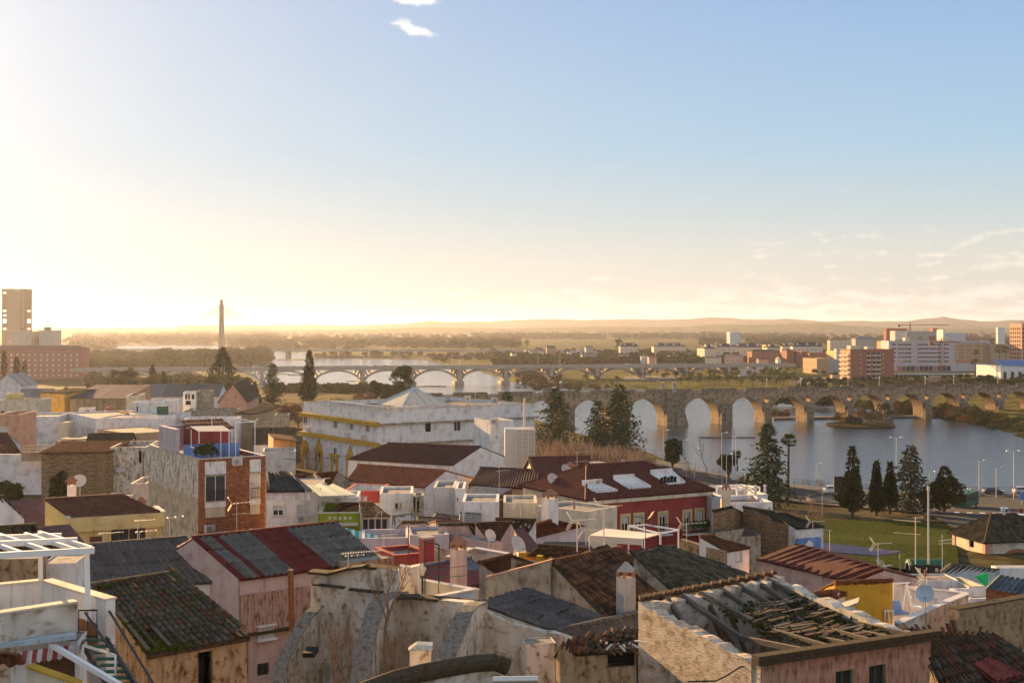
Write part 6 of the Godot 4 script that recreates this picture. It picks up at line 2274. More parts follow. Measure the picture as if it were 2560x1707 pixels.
	cz.box(v3(-0.3,r.H+0.024,-2.4),v3(0.02,r.H+0.14,0.36))
	cz.box(v3(r.W-0.2,r.H+0.024,-2.6),v3(r.W+0.1,r.H+0.14,0.36))
	part("coping",cz,M.offwhite,y).set_meta("kind","stuff")
	var sw:=flat("white stair block at the top of the yellow house's roof",Q("B1",985,950),Q("B1",1200,930).x,89,2.0,"old_white",{yaw=10,par=0.1})
	chimney("little white chimney with a hood on the yellow house's eave",V(352,1284,87),0.5,0.5,"white")
	chimney("white chimney with a tiled hood behind the yellow house",V(178,1240,93),0.8,0.55,"white")
	dish("white dish on the roof behind the yellow house",V(198,1228,95),0.5,10)
	r=patch({label="house with a faded purple roof left of the yellow house",e0=Q("B1",220,1212),e1=Q("B1",545,1208),r0=Q("B1",70,990),r1=Q("B1",395,975),he=26.6,hr=28.2,wall="lilac",tone=PURPLE,style=SMOOTH,roofmat="painted_roof",cap=false,tonef=func(u,v): return Color(0.24,0.085,0.10) if u>0.72 else Color(0.15,0.085,0.095)})
	r=patch({label="house with a dull purple roof before the yellow house",e0=Q("B1",430,1400),e1=Q("B1",780,1385),r0=Q("B1",320,1225),r1=Q("B1",632,1205),he=26.4,hr=27.6,wall="tan",tone=PURPLE,style=SMOOTH,roofmat="painted_roof",cap=false})
	r=patch({label="white house with a mossy tile roof at the left edge",e0=Q("B1",-200,1160),e1=Q("B1",215,1130),r0=Q("B1",-260,985),r1=Q("B1",30,955),he=28.0,hr=29.4,wall="white",tone=Color(0.12,0.105,0.08),tone2=Color(0.07,0.06,0.05)})
	r=patch({label="white house with a mossy tile roof behind the pergola",e0=Q("B1",-100,1540),e1=Q("C1",660,440),r0=Q("B1",-100,1245),r1=Q("B1",330,1215),he=27.6,hr=29.3,wall="offwhite",tone=Color(0.13,0.115,0.085),tone2=Color(0.06,0.05,0.042)})
	var bw:=flat("flaking brown wall behind the white terrace",Q("C1",-20,440),Q("C1",345,418).x,56,1.6,"old_tan",{yaw=6,par=0.05,coping=false})
	r=flat("white side house with a small window behind the pergola",Q("C1",382,480),Q("C1",682,462).x,57.5,2.4,"white",{yaw=6,par=0.05,coping=false,win=[["f",104,1448,126,1456,"b"]]})
	# ------------------------------------------------ middle
	r=house({label="white house with two shuttered windows and an air conditioner",a=Q("B2",88,915),b=Q("B2",562,902).x,yaw=5,d=100,D=9,wall="white",roof="flat",par=0.06,coping=false,win=[["f",681,1264,708,1290,"s"],["f",741,1262,772,1290,"S"]]})
	air_unit("air conditioner under the right shuttered window",V(756,1306,99.4),0.09,1.0)
	r=patch({label="dark slab roof with pale streaks over the white shuttered house",cat="roof",name="house_roof",e0=Q("B2",92,900),e1=Q("B2",452,895),r0=Q("B2",92,735),r1=Q("B2",300,725),he=28.0,hr=29.0,base=27.3,wall="white",tone=Color(0.05,0.055,0.055),style=CORRUGATED,roofmat="sheet",cap=false})
	r=patch({label="pale grey sloping slab right of the dark slab roof",cat="roof",name="house_roof",e0=Q("B2",455,895),e1=Q("B2",505,888),r0=Q("B2",310,725),r1=Q("B2",345,760),he=28.05,hr=28.9,base=27.3,wall="white",tone=Color(0.36,0.36,0.35),style=SMOOTH,roofmat="painted_roof",cap=false})
	r=patch({label="low maroon tiled house by the white building's foot",e0=Q("B2",655,838),e1=Q("B2",865,800),r0=Q("B2",555,742),r1=Q("B2",740,730),he=24.0,hr=25.2,wall="dirty",tone=Color(0.17,0.06,0.05),back=3.0})
	r=patch({label="small maroon roofed house left of it",e0=Q("B2",480,850),e1=Q("B2",560,850),r0=Q("B2",335,765),r1=Q("B2",440,760),he=24.4,hr=25.2,wall="dirty",tone=Color(0.17,0.06,0.05)})
	r=patch({label="white annex with a big dark brown hipped roof",e0=Q("B2",835,607),e1=Q("B2",1808,662),r0=Q("B2",1200,466),r1=Q("B2",2052,500),he=24.65,hr=26.3,wall="white",tone=Color(0.12,0.055,0.042),vary=0.12,back=6.0,roofmat="tile_clean"})
	r=patch({label="white house with a bright red brown tile roof",e0=Q("B2",830,800),e1=Q("B2",1542,864),r0=Q("B2",925,662),r1=Q("B2",1728,716),he=24.0,hr=25.3,wall="white",tone=Color(0.30,0.105,0.055),vary=0.12,back=5.0,style=BARREL,roofmat="tile_clean"})
	wall_run("ruined_wall","crumbling tan gable wall beside the red brown roof","wall",[[1063,1218,23.9],[1113,1178,25.2],[1136,1186,24.6],[1168,1190,24.2]],0.5,"adobe")
	r=flat("white house with one small window, dark ledge above",Q("B2",1125,925),Q("B2",1430,925).x,110,5,"white",{yaw=4,par=0.2,win=[["f",986,1257,1007,1274,"w"]]})
	r=flat("white house with a maroon parapet",Q("B2",800,905),Q("B2",1125,905).x,113,5,"white",{yaw=-4,copmat="red",win=[["f",917,1247,929,1255,"o"]]})
	var mp:=MB.new()
	mp.box(v3(-0.05,r.H-1.0,0.01),v3(r.W+0.05,r.H+0.003,0.06))
	part("painted_band",mp,M.red,r.root)
	r=flat("small hut of dark posts and pale cloth",Q("B2",1430,945),Q("B2",1530,945).x,108,2,"dirty",{yaw=4,win=[["f",1033,1243,1038,1282,"o"],["f",1042,1243,1048,1282,"o"]]})
	r=flat("pinkish block house of bare blockwork",Q("B2",1615,870),Q("B2",1812,878).x,112,5,"offwhite",{yaw=0,par=0.25})
	r=flat("white narrow house with a slit window beside the blockwork",Q("B2",1812,880),Q("B2",1900,880).x,111,5,"white",{yaw=0,par=0.2,win=[["f",1142,1244,1144,1254,"o"]]})
	r=patch({label="porch with a pale grey sheet roof and dark timber front",e0=Q("B2",1890,925),e1=Q("B2",2225,945),r0=Q("B2",1985,855),r1=Q("B2",2334,880),he=24.6,hr=25.3,wall="brown_wood",tone=Color(0.36,0.35,0.34),style=SMOOTH,roofmat="painted_roof",cap=false})
	r=flat("white wall below the dark timber porch",Q("B2",1880,1000),Q("B2",2212,1012).x,104,5,"white",{yaw=0,par=0.2})
	r=patch({label="tan house with a wide dark brown roof",e0=Q("B2",1940,842),e1=Q("B3",230,882),r0=Q("B2",2042,690),r1=Q("B3",250,712),he=24.0,hr=25.2,wall="tan",tone=Color(0.12,0.06,0.048),vary=0.12,back=5.0,roofmat="tile_clean"})
	red_house()
	green_house()
	# ------------------------------------------------ jumble in the middle
	r=patch({label="teal sheet lean-to among the white yards",e0=Q("B2",1245,1210),e1=Q("B2",1480,1155),r0=Q("B2",1250,1130),r1=Q("B2",1420,1110),he=24.2,hr=24.9,wall="white",tone=Color(0.28,0.38,0.36),style=CORRUGATED,roofmat="sheet",cap=false})
	r=patch({label="maroon roofed shed right of the teal lean-to",e0=Q("B2",1420,1195),e1=Q("B2",1700,1215),r0=Q("B2",1475,1140),r1=Q("B2",1780,1160),he=24.2,hr=24.9,wall="dirty",tone=Color(0.16,0.045,0.045),style=SMOOTH,roofmat="painted_roof",cap=false})
	r=patch({label="shed with blue grey sheets and a white edge",e0=Q("B2",1600,1150),e1=Q("B2",1840,1190),r0=Q("B2",1640,1100),r1=Q("B2",1845,1130),he=24.3,hr=24.9,wall="dirty",tone=Color(0.28,0.32,0.37),style=CORRUGATED,roofmat="sheet",cap=false})
	r=patch({label="shed with a ribbed pale sheet roof, before the porch",e0=Q("B2",1850,1150),e1=Q("B2",2050,1160),r0=Q("B2",1860,1100),r1=Q("B2",2055,1115),he=24.3,hr=24.9,wall="grey",tone=Color(0.36,0.37,0.36),style=RIBBED,roofmat="sheet",cap=false})
	r=patch({label="house with a mottled olive tile slope and pale ridge",e0=Q("B2",1240,1290),e1=Q("B2",1660,1282),r0=Q("B2",1330,1190),r1=Q("B2",1545,1188),he=25.0,hr=26.0,wall="pinkish",tone=Color(0.16,0.13,0.075)})
	r=patch({label="house with a sunlit salmon roof corner",e0=Q("B2",1560,1200),e1=Q("B2",1930,1215),r0=Q("B2",1640,1180),r1=Q("B2",1850,1178),he=25.2,hr=25.8,wall="dirty",tone=Color(0.45,0.17,0.11),cap=false})
	r=patch({label="pinkish house with a wide grey brown tile roof",e0=Q("B2",1765,1285),e1=Q("B2",2130,1370),r0=Q("B2",1660,1212),r1=Q("B2",2000,1205),he=25.3,hr=26.4,wall="pinkish",tone=Color(0.13,0.10,0.085)})
	r=patch({label="house with fine dark red tiles right of the grey brown roof",e0=Q("B2",2130,1365),e1=Q("B3",60,1330),r0=Q("B2",2000,1205),r1=Q("B2",2334,1190),he=25.3,hr=26.5,wall="pinkish",tone=Color(0.15,0.085,0.075)})
	r=flat("pinkish white wall with a blank sign panel",Q("B2",1400,1305),Q("B2",1760,1285).x,86,4,"lilac",{yaw=8,par=0.2})
	r=flat("long low pinkish parapet left of the blank panel",Q("B2",960,1335),Q("B2",1400,1320).x,87,4,"lilac",{yaw=6,par=0.6})
	r=flat("pinkish yard wall right of the blank panel",Q("B2",1762,1290),Q("B2",2140,1380),88,1.0,"pinkish",{par=0.1})
	# cream house left of the red one, chimneys and tile roofs in front of it
	r=flat("cream lower wall with a brown band, left of the red house",Q("B3",-80,1010),Q("B3",230,1040).x,108,5,"cream",{yaw=0,par=0.2})
	var bb:=MB.new()
	bb.box(v3(0.2,r.H-2.4,0.004),v3(r.W-0.1,r.H-1.5,0.05))
	part("brown_band",bb,M.terracotta,r.root)
	r=flat("cream block joined to the red house's side",Q("B3",222,1035),Q("B3",690,1090),105,4,"cream",{par=0.2})
	r=patch({label="white house with a half lit brown tile roof",e0=Q("B3",190,1330),e1=Q("B3",660,1215),r0=Q("B3",110,1240),r1=Q("B3",380,1165),he=25.2,hr=26.0,wall="lilac",tone=Color(0.22,0.09,0.06),style=BARREL,back=3.0})
	chimney("white chimney with a tiled hood on the half lit roof",V(1375,1300,93),1.6,0.9,"white")
	r=patch({label="house with dim grey tiles at the left of the half lit roof",e0=Q("B3",-160,1300),e1=Q("B3",140,1310),r0=Q("B3",-150,1160),r1=Q("B3",220,1170),he=25.4,hr=26.5,wall="white",tone=Color(0.12,0.09,0.075)})
	r=patch({label="pink gable wall with a maroon sloping coping",e0=Q("B3",150,1480),e1=Q("B3",245,1410),r0=Q("B3",20,1252),r1=Q("B3",100,1240),he=26.4,hr=27.4,wall="pinkish",tone=Color(0.16,0.06,0.055),style=SMOOTH,roofmat="painted_roof",cap=false})
	r=patch({label="house with a grey felt roof behind the ochre porch",e0=Q("B3",230,1415),e1=Q("B3",745,1420),r0=Q("B3",300,1362),r1=Q("B3",690,1362),he=26.0,hr=26.3,wall="grey",tone=Color(0.15,0.13,0.115),style=SMOOTH,roofmat="painted_roof",cap=false})
	ochre_porch()
	# ------------------------------------------------ right of the red house
	r=patch({label="adobe house with mossy black tiles beside the red house",e0=Q("B3",1895,1165),e1=Q("B3",2130,1105),r0=Q("B3",1835,1085),r1=Q("B3",2010,1050),he=23.4,hr=24.6,wall="adobe",tone=Color(0.055,0.06,0.045),style=BARREL})
	r=patch({label="adobe house with a greenish tile roof, right of the mossy one",e0=Q("B3",2140,1105),e1=Q("B4",180,1200),r0=Q("B3",2110,1050),r1=Q("B4",60,1095),he=23.5,hr=24.2,wall="adobe",tone=Color(0.09,0.095,0.075),style=BARREL})
	r=patch({label="low dark slab roof before the adobe houses",e0=Q("B3",1940,1320),e1=Q("B3",2270,1300),r0=Q("B3",1860,1275),r1=Q("B3",2130,1240),he=22.6,hr=23.2,wall="dirty",tone=Color(0.09,0.085,0.085),style=SMOOTH,roofmat="painted_roof",cap=false})
	r=patch({label="house with a brown red tile strip and grey wall, before the lilac canopy",e0=Q("B3",1940,1450),e1=Q("B3",2165,1415),r0=Q("B3",1710,1320),r1=Q("B3",1830,1312),he=25.0,hr=25.9,wall="white",tone=Color(0.2,0.10,0.065),style=BARREL,win=[[Q("B3",2055,1470),Q("B3",2110,1540),"S"]]})
	wall_run("yard_wall","weathered tan wall left of the brown red tile strip","wall",[[1700,1348,25.6],[1812,1380,25.0]],0.5,"old_tan")
	r=flat("red brick hut right of the adobe houses",Q("B4",45,1195),Q("B4",250,1165).x,121,5,"brick",{yaw=10,par=0.2,win=[["f",1952,1333,1982,1345,"w"]]})
	r=patch({label="blue walled house with a dark roof",e0=Q("B4",250,1240),e1=Q("B4",508,1222),r0=Q("B4",20,1110),r1=Q("B4",180,1110),he=22.4,hr=23.4,wall="white",tone=Color(0.085,0.085,0.085),style=BARREL})
	var bp:=MB.new()
	bp.box(v3(0.0,0.4,-0.075),v3(r.W-0.25,r.H-0.95,0.0))
	part("blue_front",bp,M.blue,r.root)
	var bd:=MB.new()
	bd.plate([v3(r.W*0.35,r.H-2.6,0.003),v3(r.W*0.63,r.H-2.6,0.003),v3(r.W*0.63,r.H-1.5,0.003),v3(r.W*0.5,r.H-1.1,0.003),v3(r.W*0.35,r.H-1.5,0.003)],v3(0,0,0.05))
	part("white_door_head",bd,M.white,r.root)
	roof_terrace_house()
	lilac_canopy()
	r=patch({label="long tan house with a ribbed maroon sheet roof",e0=Q("C4",-90,430),e1=Q("C4",782,640),r0=Q("C4",240,303),r1=Q("C4",1055,545),he=24.4,hr=25.2,wall="pinkish",tone=Color(0.17,0.06,0.05),style=RIBBED,roofmat="sheet",cap=false,vary=0.1,back=3.0})
	brick_pavilion()
	patio()
	r=patch({label="pale blue shed with a striped dark sheet roof",e0=Q("C4",1580,540),e1=Q("C4",2000,590),r0=Q("C4",1660,475),r1=Q("C4",2120,535),he=22.6,hr=23.2,wall="paleblue",tone=Color(0.12,0.13,0.11),style=CORRUGATED,roofmat="sheet",cap=false,vary=0.4,win=[[Q("C4",1760,575),Q("C4",1930,612),"o"]]})
	r=patch({label="brick shed under a blue corrugated roof",e0=Q("C4",1992,690),e1=Q("C4",2420,760),r0=Q("C4",2110,580),r1=Q("C4",2500,650),he=24.6,hr=25.4,wall="brick",tone=Color(0.16,0.25,0.36),style=CORRUGATED,roofmat="sheet",cap=false,vary=0.15})
	var tarp:=single("tarpaulin","bright green tarpaulin hung between the sheds","tarpaulin",null,null)
	var tm:=MB.new()
	var t0:=V(2438,1441,84)
	tm.plate([V(2471,1475,83.5),V(2458,1475,83.5),V(2454,1446,83.8),V(2438,1440,84),V(2472,1432,84)],v3(0,0,-0.06))
	tarp.mesh=tm.mesh()
	mat("green_tarp",0.02,0.45,0.12,0.6,{back=Color(0.1,0.5,0.2)})
	tarp.material_override=M.green_tarp
	r=flat("greenish white wall with a pipe, below the tarpaulin",Q("C4",1835,690),Q("C4",1985,660).x,79,3,"cream",{yaw=10})
	r=flat("white yard wall before the brick pavilion",Q("C4",2085,520),Q("C4",2500,560).x,96,1.0,"white",{yaw=0})
	r=flat("white low wall under the blue roof",Q("C4",1840,800),Q("C4",2260,790).x,76,3,"white",{yaw=4})

func white_building()->void:
	var r:=flat("large white public building with yellow bands and ornate windows",v2(944,1026),v2(1336,1010),194,27,"white",{name="public_building",cat="public building",par=0.7,roofmat="dark_felt",copmat="dirty",
		win=[["f",1063,1056,1077,1079,"o"],["f",1135,1054,1152,1077,"w"],["f",1205,1052,1221,1075,"o"],["f",1206,1123,1226,1148,"w"],["l",756,1040,767,1060,"w"],["l",796,1045,803,1064,"S"],["l",833,1049,842,1070,"w"],["l",873,1054,882,1075,"w"],["l",913,1058,923,1080,"w"],
			["l",760,1112,766,1148,"w"],["l",793,1113,803,1156,"w"],["l",832,1118,841,1162,"w"],["l",870,1126,881,1150,"w"],["l",758,1172,770,1196,"o"]]})
	var n: Node3D=r.root
	var W: float=r.W
	var H: float=r.H
	var D: float=r.D
	for y in [H-2.4,H-5.55]:
		var a:=MB.new()
		a.box(v3(-0.7,y,-D-0.1),v3(-0.003,y+0.65,0.7))
		part("yellow_cornice",a,M.gold,n)
		var c:=MB.new()
		c.box(v3(0.05,y+0.12,0.003),v3(W+0.3,y+0.36,0.45))
		part("cornice",c,M.dirty,n)
	var q: float=0.0
	for k in 5:
		var z: float=[on_face(r,"l",v2(763,1130),v2(764,1131))[0],on_face(r,"l",v2(798,1130),v2(799,1131))[0],on_face(r,"l",v2(837,1130),v2(838,1131))[0],on_face(r,"l",v2(876,1130),v2(877,1131))[0],on_face(r,"l",v2(917,1130),v2(918,1131))[0]][k]
		var zc:=z-D
		var y1: float=H-8.1-[0.0,0.0,0.5,0.3,0.6][k]
		var y0: float=H-12.6
		var s:=MB.new()
		for e in [-1.0,1.0]:
			s.box(v3(-0.22,y0,zc+e*0.95-0.24),v3(-0.004,y1,zc+e*0.95+0.24))
		s.box(v3(-0.3,y1+0.003,zc-1.35),v3(-0.004,y1+0.4,zc+1.35))
		if k % 2==1:
			s.plate([v3(-0.005,y1+0.41,zc-1.3),v3(-0.005,y1+0.41,zc+1.3),v3(-0.005,y1+2.3,zc)],v3(-0.25,0,0))
		elif k==0 or k==4:
			var arc:=[]
			for j in 11:
				var t:=PI*j/10
				arc.append(v3(-0.005,y1+0.41+sin(t)*1.35,zc-cos(t)*1.3))
			s.plate(arc,v3(-0.25,0,0))
		else:
			s.box(v3(-0.35,y1+0.41,zc-1.6),v3(-0.004,y1+0.8,zc+1.6))
		s.box(v3(-0.3,y0-0.35,zc-1.3),v3(-0.004,y0-0.003,zc+1.3))
		part("window_surround",s,M.gold,n)
	for k in 4:
		var z: float=[0.9,0.74,0.36,0.15][k]*-D
		var a:=MB.new()
		a.box(v3(-0.55,H-4.85,z-0.5),v3(-0.004,H-4.1,z+0.5))
		part("air_conditioner",a,M.offwhite,n)
	# raised rim, glass pyramid
	var rm:=MB.new()
	rm.box(v3(3.5,H-0.69,-D+3),v3(3.9,H+0.25,-3.5))
	rm.box(v3(4,H-0.69,-3.9),v3(W-4,H+0.2,-3.5))
	part("roof_kerb",rm,M.offwhite,n)
	var px: Vector3=n.transform.affine_inverse()*PH(1033,1012,27.3)
	var base:=v3(px.x,H-0.1,px.z)
	var ap:=base+v3(0,2.7,0)
	var hw:=4.5
	var co:=[base+v3(-hw,0,hw),base+v3(hw,0,hw),base+v3(hw,0,-hw),base+v3(-hw,0,-hw)]
	var sky:=thing("glass_pyramid","pale glass pyramid rooflight on the white building","rooflight",n.to_global(base),n.rotation.y)
	mat("frosted",0.62,0.56,0.44,0.35,{back=Color(0.6,0.5,0.35)})
	for k in 4:
		var a: Vector3=co[k]-base
		var b: Vector3=co[(k+1) % 4]-base
		var t:=ap-base
		for j in 6:
			var p0:=a.lerp(b,j/6.0)
			var p1:=a.lerp(b,(j+0.93)/6.0)
			var g:=MB.new()
			var m0:=minf(1.0,1.0-absf(j/6.0-0.5)*2.0)
			var m1:=minf(1.0,1.0-absf((j+1)/6.0-0.5)*2.0)
			var q0: Vector3=p0.lerp(a.lerp(b,0.5).lerp(t,1.0),0.0)+(t-a.lerp(b,0.5))*m0
			var q1: Vector3=p1+(t-a.lerp(b,0.5))*m1
			g.quad(p0,p1,q1,q0)
			part("glass_panel",g,M.frosted,sky)
		var bar:=MB.new()
		bar.bar(a,t,0.3,0.3)
		part("hip_bar",bar,M.paleblue,sky)
		var cu:=MB.new()
		cu.bar(a-Vector3.UP*0.25,b-Vector3.UP*0.25,0.35,0.5)
		part("kerb",cu,M.dirty,sky)
	# louvred metal tower at its right end
	var t:=thing("louvre_tower","grey perforated metal tower at the white building's right end","tower",V(1290,1178,172),0.02)
	var mm:=MB.new()
	mm.box(v3(0.05,-8,-4),v3(2.5,5.65,-0.08))
	part("core",mm,M.grey,t)
	for j in 32:
		var l:=MB.new()
		l.box(v3(0,-0.1+j*0.18,-0.06),v3(2.55,-0.02+j*0.18,0.05))
		part("slat",l,M.pale_metal,t)
	for x in [0.0,0.85,1.7,2.55]:
		var l:=MB.new()
		l.box(v3(x-0.05,-0.2,0.052),v3(x+0.05,5.7,0.1))
		part("upright",l,M.pale_metal,t)
	var dk:=MB.new()
	dk.box(v3(-1.5,-8,-4),v3(0.04,5.65,-0.3))
	part("dark_side",dk,M.grey_metal,t)
	var pole:=single("vent_pipe","tall thin pipe above the metal tower","pipe",null,null)
	var pm:=MB.new()
	pm.tube(V(1311,1090,176),V(1311,996,176),0.16,0.16,8)
	pole.mesh=pm.mesh()
	pole.material_override=M.canvas
	var st:=flat("white stair wing with an outside stair, right end of the white building",v2(1226,1052),v2(1285,1050),186,6,"white",{par=0.2})
	air_unit("air conditioner high on the white building's right wing",V(1232,1060,185),0.5,1.3)
	air_unit("left air conditioner on the white building's roof",V(1166,1002,206),0.6,1.3)
	air_unit("right air conditioner on the white building's roof",V(1234,1007,204),0.6,1.3)

func brick_apartment_house()->void:
	var r:=flat("brick apartment house with a grey blind side wall and a blue roof terrace",v2(495,1149),663.0,105,15,"brick",{name="apartment_house",cat="apartment house",yaw=31,par=0.4,copmat="offwhite"})
	var n: Node3D=r.root
	var H: float=r.H
	var W: float=r.W
	var X:=func(px: float)->float: return on_face(r,"f",v2(px,1200),v2(px+0.5,1201))[0]
	var Y:=func(py: float)->float: return on_face(r,"f",v2(560,py),v2(561,py+0.5))[1]
	for b in [[511.0,563.0],[623.0,650.0]]:
		var x0: float=X.call(b[0])
		var x1: float=X.call(b[1])
		for q in [[1152,1184,"white"],[1253,1266,"white"],[1330,1352,"white"]]:
			var p:=MB.new()
			p.box(v3(x0,Y.call(q[1]),0.003),v3(x1,Y.call(q[0]),0.12))
			part("white_panel",p,M[q[2]],n)
		var g:=MB.new()
		g.box(v3(x0,Y.call(1252.0),0.003),v3(x1,Y.call(1185.0),0.04))
		var pn:=part("window",g,M.white_paint,n)
		for s in 2:
			var gl:=MB.new()
			gl.box(v3(lerpf(x0,x1,0.04+s*0.48),Y.call(1250.0),0.042),v3(lerpf(x0,x1,0.48+s*0.48),Y.call(1188.0),0.06))
			part("pane",gl,M.glass if b[0]<600 else M.cream,pn)
		var sh:=MB.new()
		for k in 16:
			sh.box(v3(x0+0.05,Y.call(1290.0)+k*0.07,0.003),v3(x1-0.05,Y.call(1290.0)+k*0.07+0.055,0.05))
		part("shutter",sh,M.cream,n)
		var bal:=MB.new()
		bal.box(v3(x0-0.05,Y.call(1330.0),0.003),v3(x1+0.05,Y.call(1326.0),0.75))
		part("balcony",bal,M.offwhite,n)
		rail(n,v3(x0,Y.call(1326.0),0.72),v3(x1,Y.call(1326.0),0.72),1.15,0.12,M.black_metal)
		rail(n,v3(x0,Y.call(1250.0),0.35),v3(x1,Y.call(1250.0),0.35),0.9,0.12,M.black_metal)
		var lin:=MB.new()
		lin.box(v3(x0-0.02,Y.call(1186.0),0.1),v3(x1+0.02,Y.call(1183.0),0.3))
		part("lintel",lin,M.dirty,n)
	air_unit("air conditioner on the brick apartment's balcony",n.to_global(v3(X.call(519.0),Y.call(1325.0),0.3)),n.rotation.y,1.0)
	air_unit("air conditioner high on the brick pier",n.to_global(v3(X.call(590.0),Y.call(1164.0),0.0)),n.rotation.y,1.0)
	# the blind side: bare cement below, white above
	var sd:=MB.new()
	sd.box(v3(-0.06,0,-r.D-0.02),v3(-0.003,H-3.2,-0.02))
	part("bare_side",sd,M.dirty,n)
	var su:=MB.new()
	su.box(v3(-0.05,H-3.198,-r.D-0.02),v3(-0.003,H+0.07,-0.02))
	part("painted_side",su,M.old_white,n)
	var up:=MB.new()
	up.box(v3(-0.2,H+0.07,-11.0),v3(0.2,H+2.1,-6.0))
	up.box(v3(0.201,H+0.07,-11.0),v3(3.0,H+2.1,-10.8))
	part("raised_wall",up,M.lilac,n)
	# terrace
	var bl:=MB.new()
	bl.box(v3(0.4,H-0.39,-5.6),v3(W-0.4,H+0.75,-5.45))
	bl.box(v3(0.4,H-0.39,-5.44),v3(0.55,H+0.75,-1.4))
	part("blue_parapet",bl,M.blue,n)
	var hs:=thing("roof_hut","dark red hut on the brick apartment's roof terrace","hut",n.to_global(v3(W*0.5,H-0.38,-9.0)),n.rotation.y)
	var hb:=MB.new()
	hb.box(v3(-1.0,0,-1.5),v3(2.4,2.3,1.4))
	part("wall",hb,M.red,hs)
	var hr:=MB.new()
	slope(hr,v3(-1.2,2.32,1.7),v3(2.6,2.32,1.7),v3(2.6,2.9,-1.7),v3(-1.2,2.9,-1.7),CORRUGATED,Color(0.14,0.05,0.05),0.2,4)
	part("roof",hr,M.sheet,hs)
	var cn:=thing("roof_awning","pale canvas awning on posts on the brick apartment's terrace","awning",n.to_global(v3(1.6,H-0.38,-3.4)),n.rotation.y)
	for p in [v3(-0.8,0,1.0),v3(1.8,0,1.0),v3(-0.8,0,-1.2),v3(1.8,0,-1.2)]:
		var b:=MB.new()
		b.bar(p,p+v3(0,2.5,0),0.07,0.07)
		part("post",b,M.white_paint,cn)
	var cv:=MB.new()
	cv.hexa([v3(-0.9,2.5,1.1),v3(2.0,2.4,1.1),v3(2.0,2.7,-1.3),v3(-0.9,2.75,-1.3),v3(-0.9,2.54,1.1),v3(2.0,2.44,1.1),v3(2.0,2.74,-1.3),v3(-0.9,2.79,-1.3)])
	part("canvas",cv,M.canvas,cn)
	var pl:=thing("terrace_plants","dark green pot plants on the brick apartment's terrace","plant",n.to_global(v3(1.0,H-0.38,-1.0)))
	broadleaf(pl,1.4,1.1,5,Color(0.045,0.06,0.02),6,50,0.28,0.05)
	var fr:=thing("roof_frame","white pipe frame at the right of the brick apartment's roof","frame",n.to_global(v3(W-0.5,H-0.38,-4.0)),n.rotation.y)
	for p in [v3(-1.6,0,2.5),v3(0.1,0,2.5),v3(0.1,0,-4),v3(-1.6,0,-4)]:
		var b:=MB.new()
		b.bar(p,p+v3(0,3.2,0),0.06,0.06)
		part("post",b,M.white_paint,fr)
	for e in [[v3(-1.6,3.2,2.5),v3(0.1,3.2,2.5)],[v3(-1.6,3.2,-4),v3(0.1,3.2,-4)],[v3(0.1,3.2,2.5),v3(0.1,3.2,-4)]]:
		var b:=MB.new()
		b.bar(e[0],e[1],0.06,0.06)
		part("rail",b,M.white_paint,fr)

